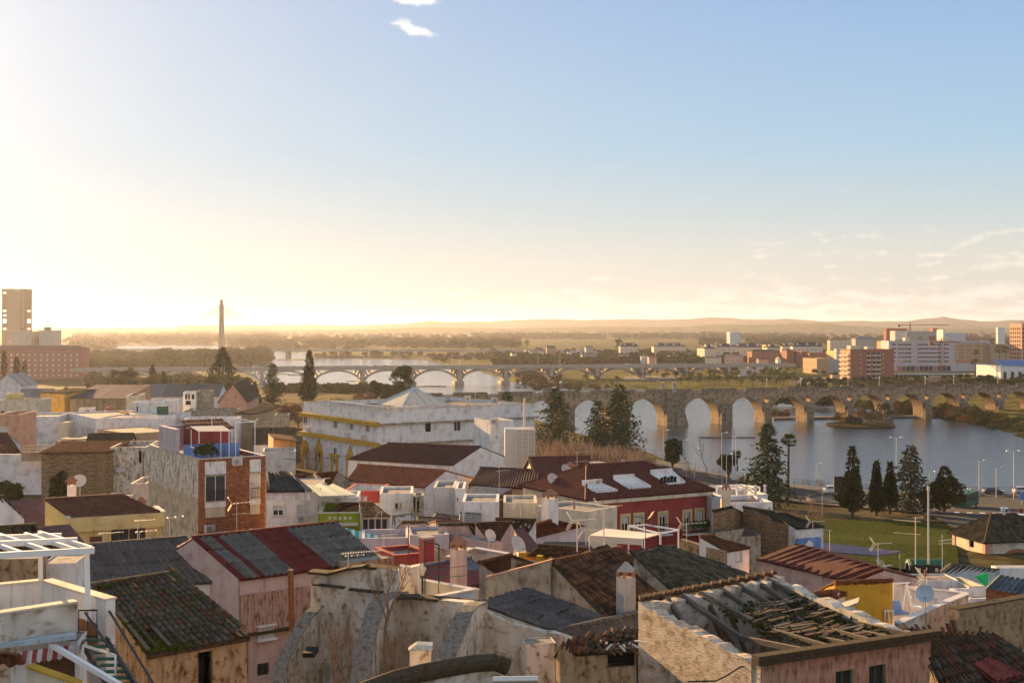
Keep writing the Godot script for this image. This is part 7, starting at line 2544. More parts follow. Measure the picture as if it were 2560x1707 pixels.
func red_house()->void:
	var w:=[]
	for q in [[1488,1292,1505,1330,"Sy"],[1555,1291,1572,1330,"sy"],[1588,1288,1606,1328,"sy"],[1649,1284,1666,1328,"hy"],[1710,1280,1726,1325,"hy"],[1741,1276,1757,1322,"Sy"]]:
		w.append(["f",q[0],q[1],q[2],q[3],q[4]])
	var r:=house({label="dark red house with yellow framed windows and roof dormer pits",a=Q("B3",684,984),b=Q("B3",1815,896),d=112,D=11.3,wall="red",roof="hip",rise=2.3,inset=3.6,tone=Color(0.145,0.05,0.036),vary=0.1,style=BARREL,roofmat="tile_clean",win=w,over=0.3})
	var n: Node3D=r.root
	var H: float=r.H
	var W: float=r.W
	var si:=MB.new()
	si.box(v3(-0.05,0,-r.D),v3(-0.003,H-0.02,0.0))
	part("cream_side",si,M.cream,n)
	var co:=MB.new()
	co.box(v3(-0.1,H-0.42,0.003),v3(W+0.1,H-0.05,0.22))
	part("cornice",co,M.cream,n)
	var pi:=MB.new()
	pi.box(v3(W-0.35,0,0.003),v3(W+0.02,H-0.43,0.06))
	part("white_corner",pi,M.offwhite,n)
	var gs: float=r.rise/(r.D/2.0)
	for x in [[0.9,2.6,3.3,0.7,2.2],[4.6,6.9,7.1,0.9,2.7],[9.1,11.6,11.2,1.2,3.2]]:
		var d:=MB.new()
		var y:=func(z: float)->float: return H+gs*z+0.14
		var e:=[v3(x[0]+0.5,y.call(x[3]),-x[3]),v3(x[2]+0.4,y.call(x[3]),-x[3]),v3(x[1],y.call(x[4]),-x[4]),v3(x[0],y.call(x[4]),-x[4])]
		d.plate(e,v3(0,0.05,0))
		d.bar(e[3]+v3(0,0.22,0),e[2]+v3(0,0.22,0),0.1,0.4)
		d.bar(e[2]+v3(0,0.12,0),e[1]+v3(0,0.12,0),0.1,0.16)
		part("sunk_terrace",d,M.white,n)
	air_unit("air conditioner in the left roof terrace of the red house",n.to_global(v3(2.6,H+0.9,-2.4)),n.rotation.y,0.9)
	var ld:=thing("washing","dark washing hung in the right roof terrace of the red house","washing",n.to_global(v3(9.9,H+0.75,-1.5)),n.rotation.y)
	for k in 5:
		var b:=MB.new()
		b.box(v3(-0.9+k*0.38,0,-0.05),v3(-0.6+k*0.38,0.55+0.1*(k % 2),0.03))
		part("garment",b,M.dark,ld)
	# balconies
	for px in [[1645,1672,1330],[1706,1768,1326]]:
		var q:=on_face(r,"f",v2(px[0],px[2]),v2(px[1],px[2]+2))
		var b:=MB.new()
		b.box(v3(q[0],q[1]-0.12,0.003),v3(q[2],q[1],0.7))
		part("balcony",b,M.white,n)
		rail(n,v3(q[0],q[1],0.66),v3(q[2],q[1],0.66),0.95,0.14,M.black_metal)
	var iv:=thing("balcony_plants","green trailing plants on the red house's right balcony","plant",n.to_global(v3(on_face(r,"f",v2(1740,1315),v2(1741,1316))[0],on_face(r,"f",v2(1740,1315),v2(1741,1316))[1]+0.2,0.7)),n.rotation.y)
	var rng:=RandomNumberGenerator.new()
	rng.seed=4
	var lf:=MB.new()
	for k in 240:
		var p:=v3(rng.randf_range(-1.1,1.2),rng.randf_range(-0.1,0.45)*(1.0-0.3*absf(sin(k))),rng.randf_range(-0.1,0.25))
		spray(lf,p,v3(rng.randf_range(-1,1),rng.randf_range(-0.8,0.6),rng.randf_range(0,1)).normalized(),0.28,0.08,rng,shade(Color(0.05,0.12,0.02),rng))
	part("leaves",lf,M.leaf,iv)
	# behind: a second roof, chimneys, dishes
	var b2:=house({label="maroon tiled house behind the red one's left end",a=Q("B3",222,775),b=Q("B3",760,755).x,yaw=8,d=131,D=8,wall="cream",roof="gable",rise=1.6,tone=Color(0.155,0.058,0.042),style=BARREL,vary=0.1,roofmat="tile_clean"})
	chimney("cream chimney behind the red house's left hip",V(1425,1197,124),1.0,0.9,"cream")
	chimney("brick and cream chimney on the red house's ridge",V(1493,1184,122),1.0,1.0,"cream",1)
	chimney("dark capped chimney at the right of the red house's ridge",V(1636,1186,124),0.5,0.7,"dirty")
	dish("dish beside the cream chimney of the red house",V(1413,1196,122),0.55,40)
	dish("dish at the left eave of the red house",V(1380,1219,119),0.55,30)
	dish("dish on the ridge of the red house",V(1560,1186,121),0.6,55,"pinkish")
	var tk:=single("roof_tank","white rounded tank box on the red house's ridge","tank",null,null)
	var t:=MB.new()
	var p:=V(1508,1190,123)
	t.hexa([p,p+v3(1.4,0.1,0),p+v3(1.4,0.1,-1.2),p+v3(0,0,-1.2),p+v3(0.35,0.55,-0.2),p+v3(1.3,0.6,-0.2),p+v3(1.3,0.6,-1.0),p+v3(0.35,0.55,-1.0)])
	tk.mesh=t.mesh()
	tk.material_override=M.white
func green_house()->void:
	var r:=flat("lime green house with five small square vents",Q("B2",566,1108),Q("B2",962,1106).x,96,6,"green",{yaw=5,par=0.6,copmat="cream"})
	var n: Node3D=r.root
	for k in 5:
		var q:=on_face(r,"f",Q("B2",660+k*46.5,1136),Q("B2",684+k*46.5,1162))
		var b:=MB.new()
		b.box(v3(q[0],q[1],0.003),v3(q[2],q[3],0.05))
		part("square_vent",b,M.cream,n)
	var aw:=MB.new()
	var q:=on_face(r,"f",Q("B2",740,1190),Q("B2",930,1210))
	aw.hexa([v3(q[0],q[1],0.5),v3(q[2],q[1],0.5),v3(q[2],q[1]+0.1,0.003),v3(q[0],q[1]+0.1,0.003),v3(q[0],q[1]+0.15,0.5),v3(q[2],q[1]+0.15,0.5),v3(q[2],q[3],0.003),v3(q[0],q[3],0.003)])
	part("awning",aw,M.cream,n)
	# terrace behind: pale cloths, lattice, brown shed roof
	var rng:=RandomNumberGenerator.new()
	rng.seed=12
	var cl:=thing("shade_cloth","pale green and cream shade cloths over the green house's terrace","shade cloth",V(840,1240,101))
	mat("cloth",0.48,0.52,0.42,0.8,{back=Color(0.5,0.5,0.35),tex="streak",scale=v3(0.5,0.5,0.5)})
	var K:=[V(765,1212,104),V(832,1214,106),V(893,1238,100),V(800,1241,97)]
	for k in 4:
		var mb:=MB.new()
		var sag:=v3(0,-0.15*(k % 2),0)
		mb.plate([K[0].lerp(K[1],k/4.0)-cl.position+sag,K[3].lerp(K[2],k/4.0)-cl.position,K[3].lerp(K[2],(k+0.95)/4.0)-cl.position,K[0].lerp(K[1],(k+0.95)/4.0)-cl.position-sag],v3(0,0.04,0))
		part("cloth",mb,M.cloth,cl)
	var back:=flat("white house behind the green terrace, with an arched door",Q("B2",560,960),Q("B2",932,955).x,104,4,"white",{yaw=4,win=[["f",838,1245,851,1268,"o"]]})
	var lt:=thing("lattice","white lattice screen at the corner of the green terrace","lattice",V(862,1268,100),-0.5)
	for k in 9:
		for s in 2:
			var b:=MB.new()
			var x:=k*0.25
			b.bar(v3(x,0,s*0.02),v3(clampf(x+(1.0 if s else -1.0),0,2.1),1.0,s*0.02),0.03,0.03)
			part("slat",b,M.white_paint,lt)
	var sh:=patch({label="brown timber shed with a lit tile roof, beside the green house",e0=Q("B2",680,1100),e1=Q("B2",958,1075),r0=Q("B2",770,1022),r1=Q("B2",935,1018),he=25.9,hr=26.5,base=24.5,wall="brown_wood",tone=Color(0.14,0.07,0.05),style=BARREL})
	var t:=patch({label="glazed veranda under a sunlit tile roof",e0=Q("B2",968,1124),e1=Q("B2",1218,1118),r0=Q("B2",940,1012),r1=Q("B2",1060,1010),he=26.0,hr=26.75,wall="cream",tone=Color(0.36,0.21,0.12),style=BARREL,win=[[Q("B2",972,1160),Q("B2",1020,1290),"b"],[Q("B2",1028,1160),Q("B2",1080,1290),"b"],[Q("B2",1090,1160),Q("B2",1140,1290),"b"],[Q("B2",1148,1160),Q("B2",1205,1290),"b"]]})
	var te:=single("awning","teal striped awning under the green house","awning",null,null)
	var a:=MB.new()
	for k in 9:
		var p0:=V(859+k*9.5,1320+k*2.2,90)
		var p1:=V(868+k*9.5,1322+k*2.2,90)
		var c:=Color(0.05,0.32,0.30) if k % 2 else Color(0.55,0.62,0.55)
		a.plate([p0+v3(0.1,-0.35,0.9),p1+v3(0.1,-0.35,0.9),p1,p0],v3(0,0.04,0),c)
	te.mesh=a.mesh()
	te.material_override=M.plain

func ochre_porch()->void:
	var p:=patch({label="ochre porch with a dark tile roof",e0=Q("C3",120,400),e1=Q("C3",520,425),r0=Q("C3",240,320),r1=Q("C3",700,350),he=27.2,hr=27.7,base=26.9,wall="gold",tone=Color(0.12,0.085,0.06),tone2=Color(0.22,0.10,0.06),style=BARREL})
	var o: Node3D=p.root
	for q in [[60,380,120,560],[222,410,275,560],[330,430,350,560]]:
		var a:=V(1280+q[0]/3.647,1277+q[1]/3.647,71.5-q[0]*0.003)-o.position
		var b:=V(1280+q[2]/3.647,1277+q[3]/3.647,71.5-q[0]*0.003)-o.position
		a=o.basis.inverse()*a
		b=o.basis.inverse()*b
		var mb:=MB.new()
		mb.box(v3(a.x,b.y-1.0,a.z-0.4),v3(b.x,a.y,a.z))
		part("pillar",mb,M.gold,o)

func roof_terrace_house()->void:
	var r:=flat("white house with a roof terrace and ball finials, right of the red house",Q("B3",1905,945),Q("B4",0,990).x,128,8,"white",{yaw=14,par=1.0})
	var r2:=flat("white lower house with a brick chimney, before the terrace house",Q("B3",1990,1010),Q("B4",45,1010).x,122,5,"white",{yaw=10,par=0.4})
	chimney("cream chimney with a hood beside the red house's right end",V(1816,1262,119),1.4,0.6,"cream")
	var n: Node3D=r.root
	for k in 4:
		var b:=MB.new()
		var x: float=r.W*(0.35+0.2*k)
		b.lathe(v3(x,r.H+0.065,-0.1),[v2(0.16,0),v2(0.16,0.5),v2(0.1,0.55),v2(0.2,0.75),v2(0.0,0.95)],8)
		part("finial",b,M.white,n)
	var f:=thing("roof_pergola","white metal pergola frame on the terrace right of the red house","pergola",V(1793,1240,131))
	var P:=[V(1793,1215,131),V(1843,1222,128),V(1900,1218,131),V(1850,1212,135)]
	for k in 4:
		frame_of(f,"beam",[[P[k],P[(k+1) % 4]]],0.14,M.white_paint)
		frame_of(f,"post",[[P[k],P[k]-Vector3.UP*2.6]],0.12,M.white_paint)
	var g:=flat("grey stepped block at the red house's right corner",Q("B3",1822,960),Q("B3",1902,960).x,117,3,"grey",{yaw=10})

func lilac_canopy()->void:
	var o:=thing("long_canopy","long flat lilac canopy roof on thin posts, beside the lawn","canopy",PH(1900,1345,20.3))
	mat("lilac_roof",0.19,0.135,0.165,0.7,{tex="mottle",scale=Vector3.ONE*0.3})
	var c:=[PH(1786,1362,20.3),PH(2196,1392,20.0),PH(2254,1382,20.0),PH(1900,1341,20.3)]
	var mb:=MB.new()
	var q:=[]
	for p in c:
		q.append(p-o.position)
	mb.plate(q,v3(0,0.14,0))
	part("roof",mb,M.lilac_roof,o)
	for k in 8:
		var a: Vector3=q[0].lerp(q[1],k/7.0)
		var b: Vector3=q[3].lerp(q[2],k/7.0)
		for p in [a.lerp(b,0.06),a.lerp(b,0.94)]:
			var m:=MB.new()
			m.bar(p,p-Vector3.UP*4.0,0.09,0.09)
			part("post",m,M.grey_metal,o)

func brick_pavilion()->void:
	var A:=Q("B4",1990,1372)
	var r:=house({name="brick_pavilion",cat="pavilion",label="cream and brick pavilion with a pyramid tile roof and arched opening",a=A,b=2640.0,yaw=12,d=130,D=6.2,wall="cream",roof="hip",rise=2.3,inset=2.6,tone=Color(0.15,0.12,0.085),tone2=Color(0.09,0.08,0.06),style=BARREL,over=0.35,base=12.0,win=[["l",2424,1349,2436,1370,"o"]]})
	var n: Node3D=r.root
	var H: float=r.H
	for z in [0.0,-r.D+0.55]:
		var q:=MB.new()
		q.box(v3(-0.06,0,z-0.55),v3(-0.003,H-0.1,z))
		part("brick_quoin",q,M.salmon,n)
	var f:=MB.new()
	f.box(v3(0,0,0.003),v3(0.75,H-0.1,0.06))
	part("brick_quoin",f,M.salmon,n)
	var ar:=MB.new()
	var cx:=3.6
	var cy:=H-3.3
	for k in 14:
		var t0:=PI*k/14
		var t1:=PI*(k+1)/14
		var R:=2.2
		ar.hexa([v3(cx+cos(t0)*R,cy+sin(t0)*R,0.1),v3(cx+cos(t0)*(R+0.35),cy+sin(t0)*(R+0.35),0.1),v3(cx+cos(t0)*(R+0.35),cy+sin(t0)*(R+0.35),0.003),v3(cx+cos(t0)*R,cy+sin(t0)*R,0.003),v3(cx+cos(t1)*R,cy+sin(t1)*R,0.1),v3(cx+cos(t1)*(R+0.35),cy+sin(t1)*(R+0.35),0.1),v3(cx+cos(t1)*(R+0.35),cy+sin(t1)*(R+0.35),0.003),v3(cx+cos(t1)*R,cy+sin(t1)*R,0.003)])
	part("brick_arch",ar,M.terracotta,n)
	var op:=[]
	for k in 15:
		var t:=PI*k/14
		op.append(v3(cx+cos(t)*2.2,cy+sin(t)*2.2,0.004))
	op.append(v3(cx-2.2,0.1,0.004))
	op.append(v3(cx+2.2,0.1,0.004))
	var dd:=MB.new()
	dd.plate(op,v3(0,0,0.02))
	part("wooden_gate",dd,M.brown_wood,n)
	for k in 12:
		var s:=MB.new()
		var x:=cx-2.0+k*0.36
		s.box(v3(x,0.2,0.026),v3(x+0.12,cy+sqrt(maxf(0.0,4.4-pow(x-cx,2)))-0.1,0.06))
		part("slat",s,M.tan,n)
	var fin:=MB.new()
	fin.lathe(v3(r.W/2,H+r.rise,-r.D/2),[v2(0.3,0),v2(0.2,0.3),v2(0.25,0.4),v2(0,0.9)],6)
	part("finial",fin,M.cream,n)

func patio()->void:
	var r:=patch({label="ochre patio house with a red tile roof",e0=Q("C4",480,720),e1=Q("C4",940,728),r0=Q("C4",610,660),r1=Q("C4",1140,640),he=27.0,hr=27.6,base=22.5,wall="gold",tone=Color(0.30,0.12,0.075),style=BARREL})
	wall_run("patio_wall","ochre and white patio wall at the back of the yard","wall",[[2236,1459,26.6],[2266,1470,26.3],[2344,1500,25.6]],0.3,"white","offwhite",22.0)
	wall_run("patio_wall","ochre painted inner wall of the patio","wall",[[2240,1494,25.4],[2345,1503,25.3]],0.2,"gold","",22.0)
	wall_run("patio_wall","streaked white outer wall of the patio, right","wall",[[2254,1560,26.8],[2348,1518,26.8],[2423,1487,26.8]],0.3,"old_white","offwhite",22.0)
	wall_run("yard_wall","white yard wall behind the patio","wall",[[2264,1469,26.0],[2423,1486,25.8]],0.3,"white","offwhite",22.0)
	var f:=flat("low grey roofed house behind the patio",Q("C4",1130,640),Q("C4",1740,650).x,80,2.2,"white",{yaw=4,par=0.06})
	var s:=patch({label="small white lean-to with a sunlit tile roof by the patio",e0=Q("C4",560,815),e1=Q("C4",775,745),r0=Q("C4",420,760),r1=Q("C4",640,735),he=27.0,hr=27.3,base=24.0,wall="cream",tone=Color(0.34,0.13,0.08),style=BARREL})
	var c:=MB.new()
	c.plate([V(2075,1515,60),V(2150,1497,60.5),V(2146,1510,58),V(2100,1528,58)],v3(0,0.08,0))
	single("door_canopy","grey slab canopy over the patio's white lean-to","canopy",c,M.concrete)
	var fl:=MB.new()
	fl.quad(PH(2130,1590,22.4),PH(2330,1590,22.4),PH(2360,1500,22.4),PH(2130,1500,22.4))
	setting("patio_floor",fl,M.paving,"paved floor of the patio")
	# swing, table, chairs
	var p:=V(2240,1555,63)
	var sw:=thing("garden_swing","white garden swing frame in the patio","swing",p,0.3)
	for x in [-0.75,0.75]:
		for z in [-0.7,0.7]:
			var b:=MB.new()
			b.tube(v3(x,-0.2,z),v3(x*0.85,1.9,0),0.04,0.04,6)
			part("leg",b,M.white_paint,sw)
	var tb:=MB.new()
	tb.tube(v3(-0.8,1.9,0),v3(0.8,1.9,0),0.04,0.04,6)
	part("top_bar",tb,M.white_paint,sw)
	var st:=MB.new()
	st.box(v3(-0.55,0.4,-0.3),v3(0.55,0.5,0.3))
	st.hexa([v3(-0.55,0.5,-0.25),v3(0.55,0.5,-0.25),v3(0.55,0.5,-0.31),v3(-0.55,0.5,-0.31),v3(-0.55,0.95,-0.45),v3(0.55,0.95,-0.45),v3(0.55,0.95,-0.5),v3(-0.55,0.95,-0.5)])
	part("seat",st,M.blue,sw)
	var tp:=V(2200,1545,64)
	var t:=thing("garden_table","white garden table beside the swing","table",tp,0.3)
	var tt:=MB.new()
	tt.box(v3(-0.6,0.7,-0.4),v3(0.6,0.75,0.4))
	part("tabletop",tt,M.white_paint,t)
	for x in [-0.5,0.5]:
		for z in [-0.33,0.33]:
			var b:=MB.new()
			b.bar(v3(x,0,z),v3(x,0.7,z),0.06,0.06)
			part("leg",b,M.white_paint,t)
	for k in 3:
		var cp:=V([2221,2292,2212][k],[1548,1540,1526][k],[62.5,63,66][k])
		var ch:=thing("garden_chair",["white plastic chair before the swing","white plastic chair right of the swing","patterned chair behind the garden table"][k],"chair",cp,k*1.3)
		var cs:=MB.new()
		cs.box(v3(-0.24,0.42,-0.24),v3(0.24,0.47,0.24))
		part("seat",cs,M.white_paint,ch)
		var cb:=MB.new()
		cb.box(v3(-0.24,0.47,-0.26),v3(0.24,0.9,-0.21))
		part("backrest",cb,M.pinkish if k==2 else M.white_paint,ch)
		for x in [-0.2,0.2]:
			for z in [-0.2,0.2]:
				var b:=MB.new()
				b.bar(v3(x,0,z),v3(x,0.42,z),0.04,0.04)
				part("leg",b,M.white_paint,ch)

# ---------------------------------------------------------------- the roofs right below
func vmat(key: String,c: Color,like:="tile")->StandardMaterial3D:
	var m: StandardMaterial3D=M[like].duplicate()
	m.vertex_color_use_as_albedo=false
	m.albedo_color=c.linear_to_srgb()
	m.resource_name=key
	M[key]=m
	return m
func near_roofs()->void:
	var old:=[vmat("tile_a",Color(0.13,0.12,0.105)),vmat("tile_b",Color(0.095,0.085,0.07)),vmat("tile_c",Color(0.16,0.15,0.135)),vmat("tile_d",Color(0.17,0.085,0.055)),vmat("tile_e",Color(0.115,0.11,0.06))]
	var warm:=[vmat("tile_f",Color(0.20,0.085,0.05)),vmat("tile_g",Color(0.13,0.06,0.042)),vmat("tile_h",Color(0.26,0.13,0.075)),vmat("tile_i",Color(0.075,0.05,0.04)),vmat("tile_j",Color(0.17,0.10,0.07))]
	var dusk:=[vmat("tile_k",Color(0.115,0.11,0.09)),vmat("tile_l",Color(0.075,0.075,0.062)),vmat("tile_m",Color(0.155,0.145,0.115))]
	var ruddy:=[vmat("tile_n",Color(0.24,0.11,0.07)),vmat("tile_o",Color(0.17,0.085,0.06)),vmat("tile_p",Color(0.30,0.17,0.11))]
	var r: Dictionary
	# long grey corrugated roof on the left, and its red striped neighbour
	r=patch({label="white house under a wide grey corrugated roof",e0=Q("C1",640,730),e1=Q("C1",2190,622),r0=Q("C1",560,335),r1=Q("C1",1700,245),he=26.5,hr=28.0,wall="white",tone=ASBESTOS,style=CORRUGATED,roofmat="sheet",vary=0.14,back=4.0,win=[[Q("C1",1885,775),Q("C1",2000,895),"gi"]]})
	var sl:=MB.new()
	sl.bar(PH(531,1402,27.2),PH(588,1441,26.72),0.5,0.12)
	single("roof_flashing","pale blue grey flashing strip at the right edge of the grey roof","flashing",sl,M.paleblue)
	var stripes:=func(u: float,v: float)->Color:
		if v>0.86 or u<0.03 or (u>0.36 and u<0.62) or u>0.965:
			return Color(0.17,0.028,0.026)
		return Color(0.16,0.03,0.03) if u<0.3 and fmod(u*9.0,1.0)<0.22 else Color(0.16,0.165,0.16)
	r=patch({label="pinkish house under a red and grey striped corrugated roof",e0=v2(596,1446),e1=v2(957,1399),r0=v2(480,1345),r1=v2(844,1307),he=27.0,hr=28.6,wall="pinkish",style=CORRUGATED,roofmat="sheet",tone=Color(0.17,0.03,0.028),tonef=stripes,vary=0.16,back=4.0,win=[[Q("C2",20,800),Q("C2",130,1000),"wi"],[Q("C2",15,1400),Q("C2",120,1490),"bi"]]})
	var n: Node3D=r.root
	var bd:=MB.new()
	bd.box(v3(0.1,r.H-2.9,-0.07),v3(r.W*0.5,r.H-0.9,0.02))
	part("peeling_band",bd,M.old_pink,n)
	var lg:=MB.new()
	lg.box(v3(0.05,r.H-3.05,-0.07),v3(r.W*0.5,r.H-2.902,0.25))
	part("ledge",lg,M.lichen,n)
	var q:=on_face(r,"f",Q("C2",15,1140),Q("C2",178,1142))
	for k in 9:
		var b:=MB.new()
		b.lathe(v3(q[0]+k*0.105,q[1],0.12),[v2(0.045,0),v2(0.025,0.12),v2(0.05,0.28),v2(0.025,0.5),v2(0.045,0.62)],6)
		part("baluster",b,M.white,n)
	var bs:=MB.new()
	bs.box(v3(q[0]-0.1,q[1]-0.12,-0.07),v3(q[0]+1.0,q[1]-0.002,0.25))
	bs.box(v3(q[0]-0.1,q[1]+0.625,0.03),v3(q[0]+1.0,q[1]+0.7,0.22))
	part("balcony",bs,M.white,n).set_meta("kind","stuff")
	var pp:=MB.new()
	pp.tube(V(726,1424,61),V(729,1577,61),0.14,0.14,10)
	single("drain_pipe","rusty drainpipe on the pinkish house's front","pipe",pp,M.rust)
	r=flat("peeling ochre roof block at the right end of the striped roof",Q("C2",830,480),Q("C2",1255,422),69,2.0,"old_tan",{par=0.05,coping=false})
	# ruined mossy roof
	r=patch({name="ruined_house",label="ruined house with a sagging mossy tile roof, bottom left",e0=Q("C1",1330,1310),e1=Q("C1",2262,1140),r0=Q("C1",880,700),r1=Q("C1",1590,590),he=29.3,hr=30.6,wall="old_tan",cap=false,pieces=old,opt={pitch=0.25,row=0.42,skew=1.6,hole=func(u,v): return (u<0.2 and v<0.45-u) or (u<0.12 and v>0.86)},win=[[Q("C1",1815,1298),Q("C1",1945,1600),"o"]]})
	n=r.root
	for k in 26:
		var t:=part("ridge_tile",tile_mesh(0.26,0.45,0.13),old[k % 5],n)
		var a: Vector3=r.R0.lerp(r.R1,k/13.0) if k<13 else r.R1.lerp(r.E1,(k-13)/13.0)
		t.transform=Transform3D(Basis.looking_at((r.R0-r.R1) if k<13 else (r.R1-r.E1)),a+Vector3.UP*0.1)
	var rng:=RandomNumberGenerator.new()
	rng.seed=8
	var ms:=MB.new()
	for k in 900:
		var u:=rng.randf()
		var v:=rng.randf()*(0.5-u) if k<640 else 0.98+rng.randf()*0.06
		if v<-0.02: continue
		var p: Vector3=r.E0.lerp(r.E1,u*0.5 if k<640 else u*0.3).lerp(r.R0.lerp(r.R1,u*0.5 if k<640 else u*0.3),v)+v3(rng.randf_range(-0.1,0.1),0.0,rng.randf_range(-0.1,0.1))
		spray(ms,p,v3(rng.randf_range(-0.6,0.6),1,rng.randf_range(-0.6,0.6)).normalized(),0.16,0.08,rng,shade(Color(0.055,0.085,0.012),rng,0.5))
	part("moss",ms,M.leaf,n).set_meta("kind","stuff")
	for k in 4:
		var b:=MB.new()
		var s: Vector3=r.E0.lerp(r.E1,0.02+k*0.11+0.03*sin(k*5.0))+v3(0,0.15,0)
		b.bar(s,s.lerp(r.R0.lerp(r.R1,0.02+k*0.1),[0.7,0.45,0.3,0.55][k]),0.12,0.05)
		part("loose_batten",b,M.lichen if k % 2 else M.grey_wood,n)
	white_terrace()
	buttress_wall()
	# grey corrugated roofs in the middle
	r=patch({label="plastered house with a grey corrugated roof beside the buttressed wall",e0=Q("C3",405,1092),e1=Q("C3",835,968),r0=Q("C2",1995,845),r1=Q("C3",152,705),he=27.5,hr=28.3,wall="old_white",tone=Color(0.125,0.125,0.13),style=CORRUGATED,roofmat="sheet",vary=0.2,cap=false,back=0.5})
	r=patch({label="second smaller grey corrugated roof in front, with a ridge of caps",e0=Q("C3",690,1195),e1=Q("C3",1150,1068),r0=Q("C3",405,1103),r1=Q("C3",1148,935),he=27.0,hr=27.5,wall="old_white",tone=Color(0.15,0.15,0.155),style=CORRUGATED,roofmat="sheet",vary=0.2})
	# red brown and dark tile roofs
	r=patch({label="grey plastered house with a steep red brown tile roof",e0=Q("C3",845,965),e1=Q("C3",1445,748),r0=Q("C3",368,470),r1=Q("C3",1000,342),he=27.3,hr=29.0,wall="dirty",pieces=warm,opt={pitch=0.27,row=0.44},tone=Color(0.24,0.1,0.06),back=3.0})
	wall_run("gable_wall","grey plaster wall with a sunlit tile coping, left of the red brown roof","wall",[[1215,1444,28.0],[1377,1402,29.1]],0.4,"dirty","salmon")
	r=patch({label="house with a low dark lichened tile roof, right of the red brown one",e0=Q("C3",1462,742),e1=Q("C3",2240,602),r0=Q("C3",1110,408),r1=Q("C3",1480,336),he=27.6,hr=29.0,wall="dirty",pieces=dusk,opt={pitch=0.25,row=0.36,skew=1.4},tone=Color(0.1,0.095,0.075)})
	chimney("grey square chimney with a pyramid hood on the red brown roof",V(1565,1518,56.5),1.35,0.62,"grey")
	roofless_house()
	collapsed_shed()
	# bottom right
	r=patch({label="house with a worn salmon tile roof at the bottom right",e0=Q("C4",1475,1365),e1=Q("C4",1945,1288),r0=Q("C4",1235,1062),r1=Q("C4",2070,1150),he=27.4,hr=28.2,wall="old_tan",pieces=ruddy,opt={pitch=0.22,row=0.34},tone=Color(0.25,0.12,0.08),cap=false})
	r=patch({label="house with a dark broken tile roof in the bottom right corner",e0=Q("C4",1640,1720),e1=Q("C4",2560,1420),r0=Q("C4",1478,1392),r1=Q("C4",2095,1150),he=28.6,hr=29.5,wall="old_tan",pieces=[old[1],warm[1],warm[3],old[0],ruddy[1]],opt={pitch=0.22,row=0.36,skew=1.5},cap=false})
	var pr:=MB.new()
	sheet(pr,PH(2493,1707,28.8),PH(2560,1688,28.8),PH(2478,1646,29.2),PH(2436,1660,29.2),CORRUGATED,Color(0.26,0.07,0.065),0.1,5)
	single("red_sheet","dull red patch of sheeting on the bottom right roof","roof sheet",pr,M.sheet)
	wall_run("yard_wall","high weathered brown wall at the right edge","wall",[[2396,1526,27.2],[2600,1490,27.3]],0.5,"old_tan","lichen")
	# between: maroon walls, white parapets, blue slab, brown tiles
	r=flat("maroon walled roof terrace beside the white buttressed wall",Q("C2",1262,415),Q("C2",1590,385),72,3,"red",{par=0.2,copmat="red"})
	var ch:=chimney("maroon chimney stub on the maroon terrace",V(1066,1382,71),0.8,0.65,"red",1)
	r=patch({label="shed with a sunlit white corrugated roof",e0=Q("C2",1230,365),e1=Q("C2",1775,365),r0=Q("C2",1330,335),r1=Q("C2",1620,328),he=26.6,hr=26.9,wall="dirty",tone=Color(0.68,0.60,0.48),style=CORRUGATED,roofmat="sheet",cap=false,vary=0.1})
	wall_run("roof_parapet","white L shaped roof parapet in the middle","wall",[[1126,1395,26.8],[1184,1372,27.0],[1284,1390,26.8]],0.35,"old_white","offwhite")
	r=patch({label="house with a pale blue grey slab roof edged in maroon",e0=Q("C2",1780,705),e1=Q("C2",2210,600),r0=Q("C2",1500,510),r1=Q("C2",1960,430),he=26.8,hr=27.4,wall="red",tone=Color(0.17,0.20,0.23),style=SMOOTH,roofmat="painted_roof",tonef=func(u,v): return Color(0.17,0.04,0.04) if v>0.88 or u<0.06 or u>0.93 else Color(0.17,0.20,0.23)})
	chimney("cream chimney with a pierced brick hood by the green cables",V(1146,1465,65),1.9,0.65,"pinkish")
	r=patch({label="house with a brown tile roof behind the grey plaster wall",e0=Q("C3",-80,605),e1=Q("C3",230,480),r0=Q("C2",2035,475),r1=Q("C2",2334,405),he=26.8,hr=27.8,wall="dirty",tone=Color(0.16,0.075,0.05),style=BARREL})
	wall_run("roof_parapet","cream terrace parapet behind the buttressed wall","wall",[[1048,1452,27.6],[1190,1478,27.4]],0.3,"cream","offwhite")
	wall_run("roof_parapet","pale blue terrace parapet behind the buttressed wall","wall",[[1065,1499,27.6],[1192,1475,27.9]],0.3,"paleblue","offwhite")

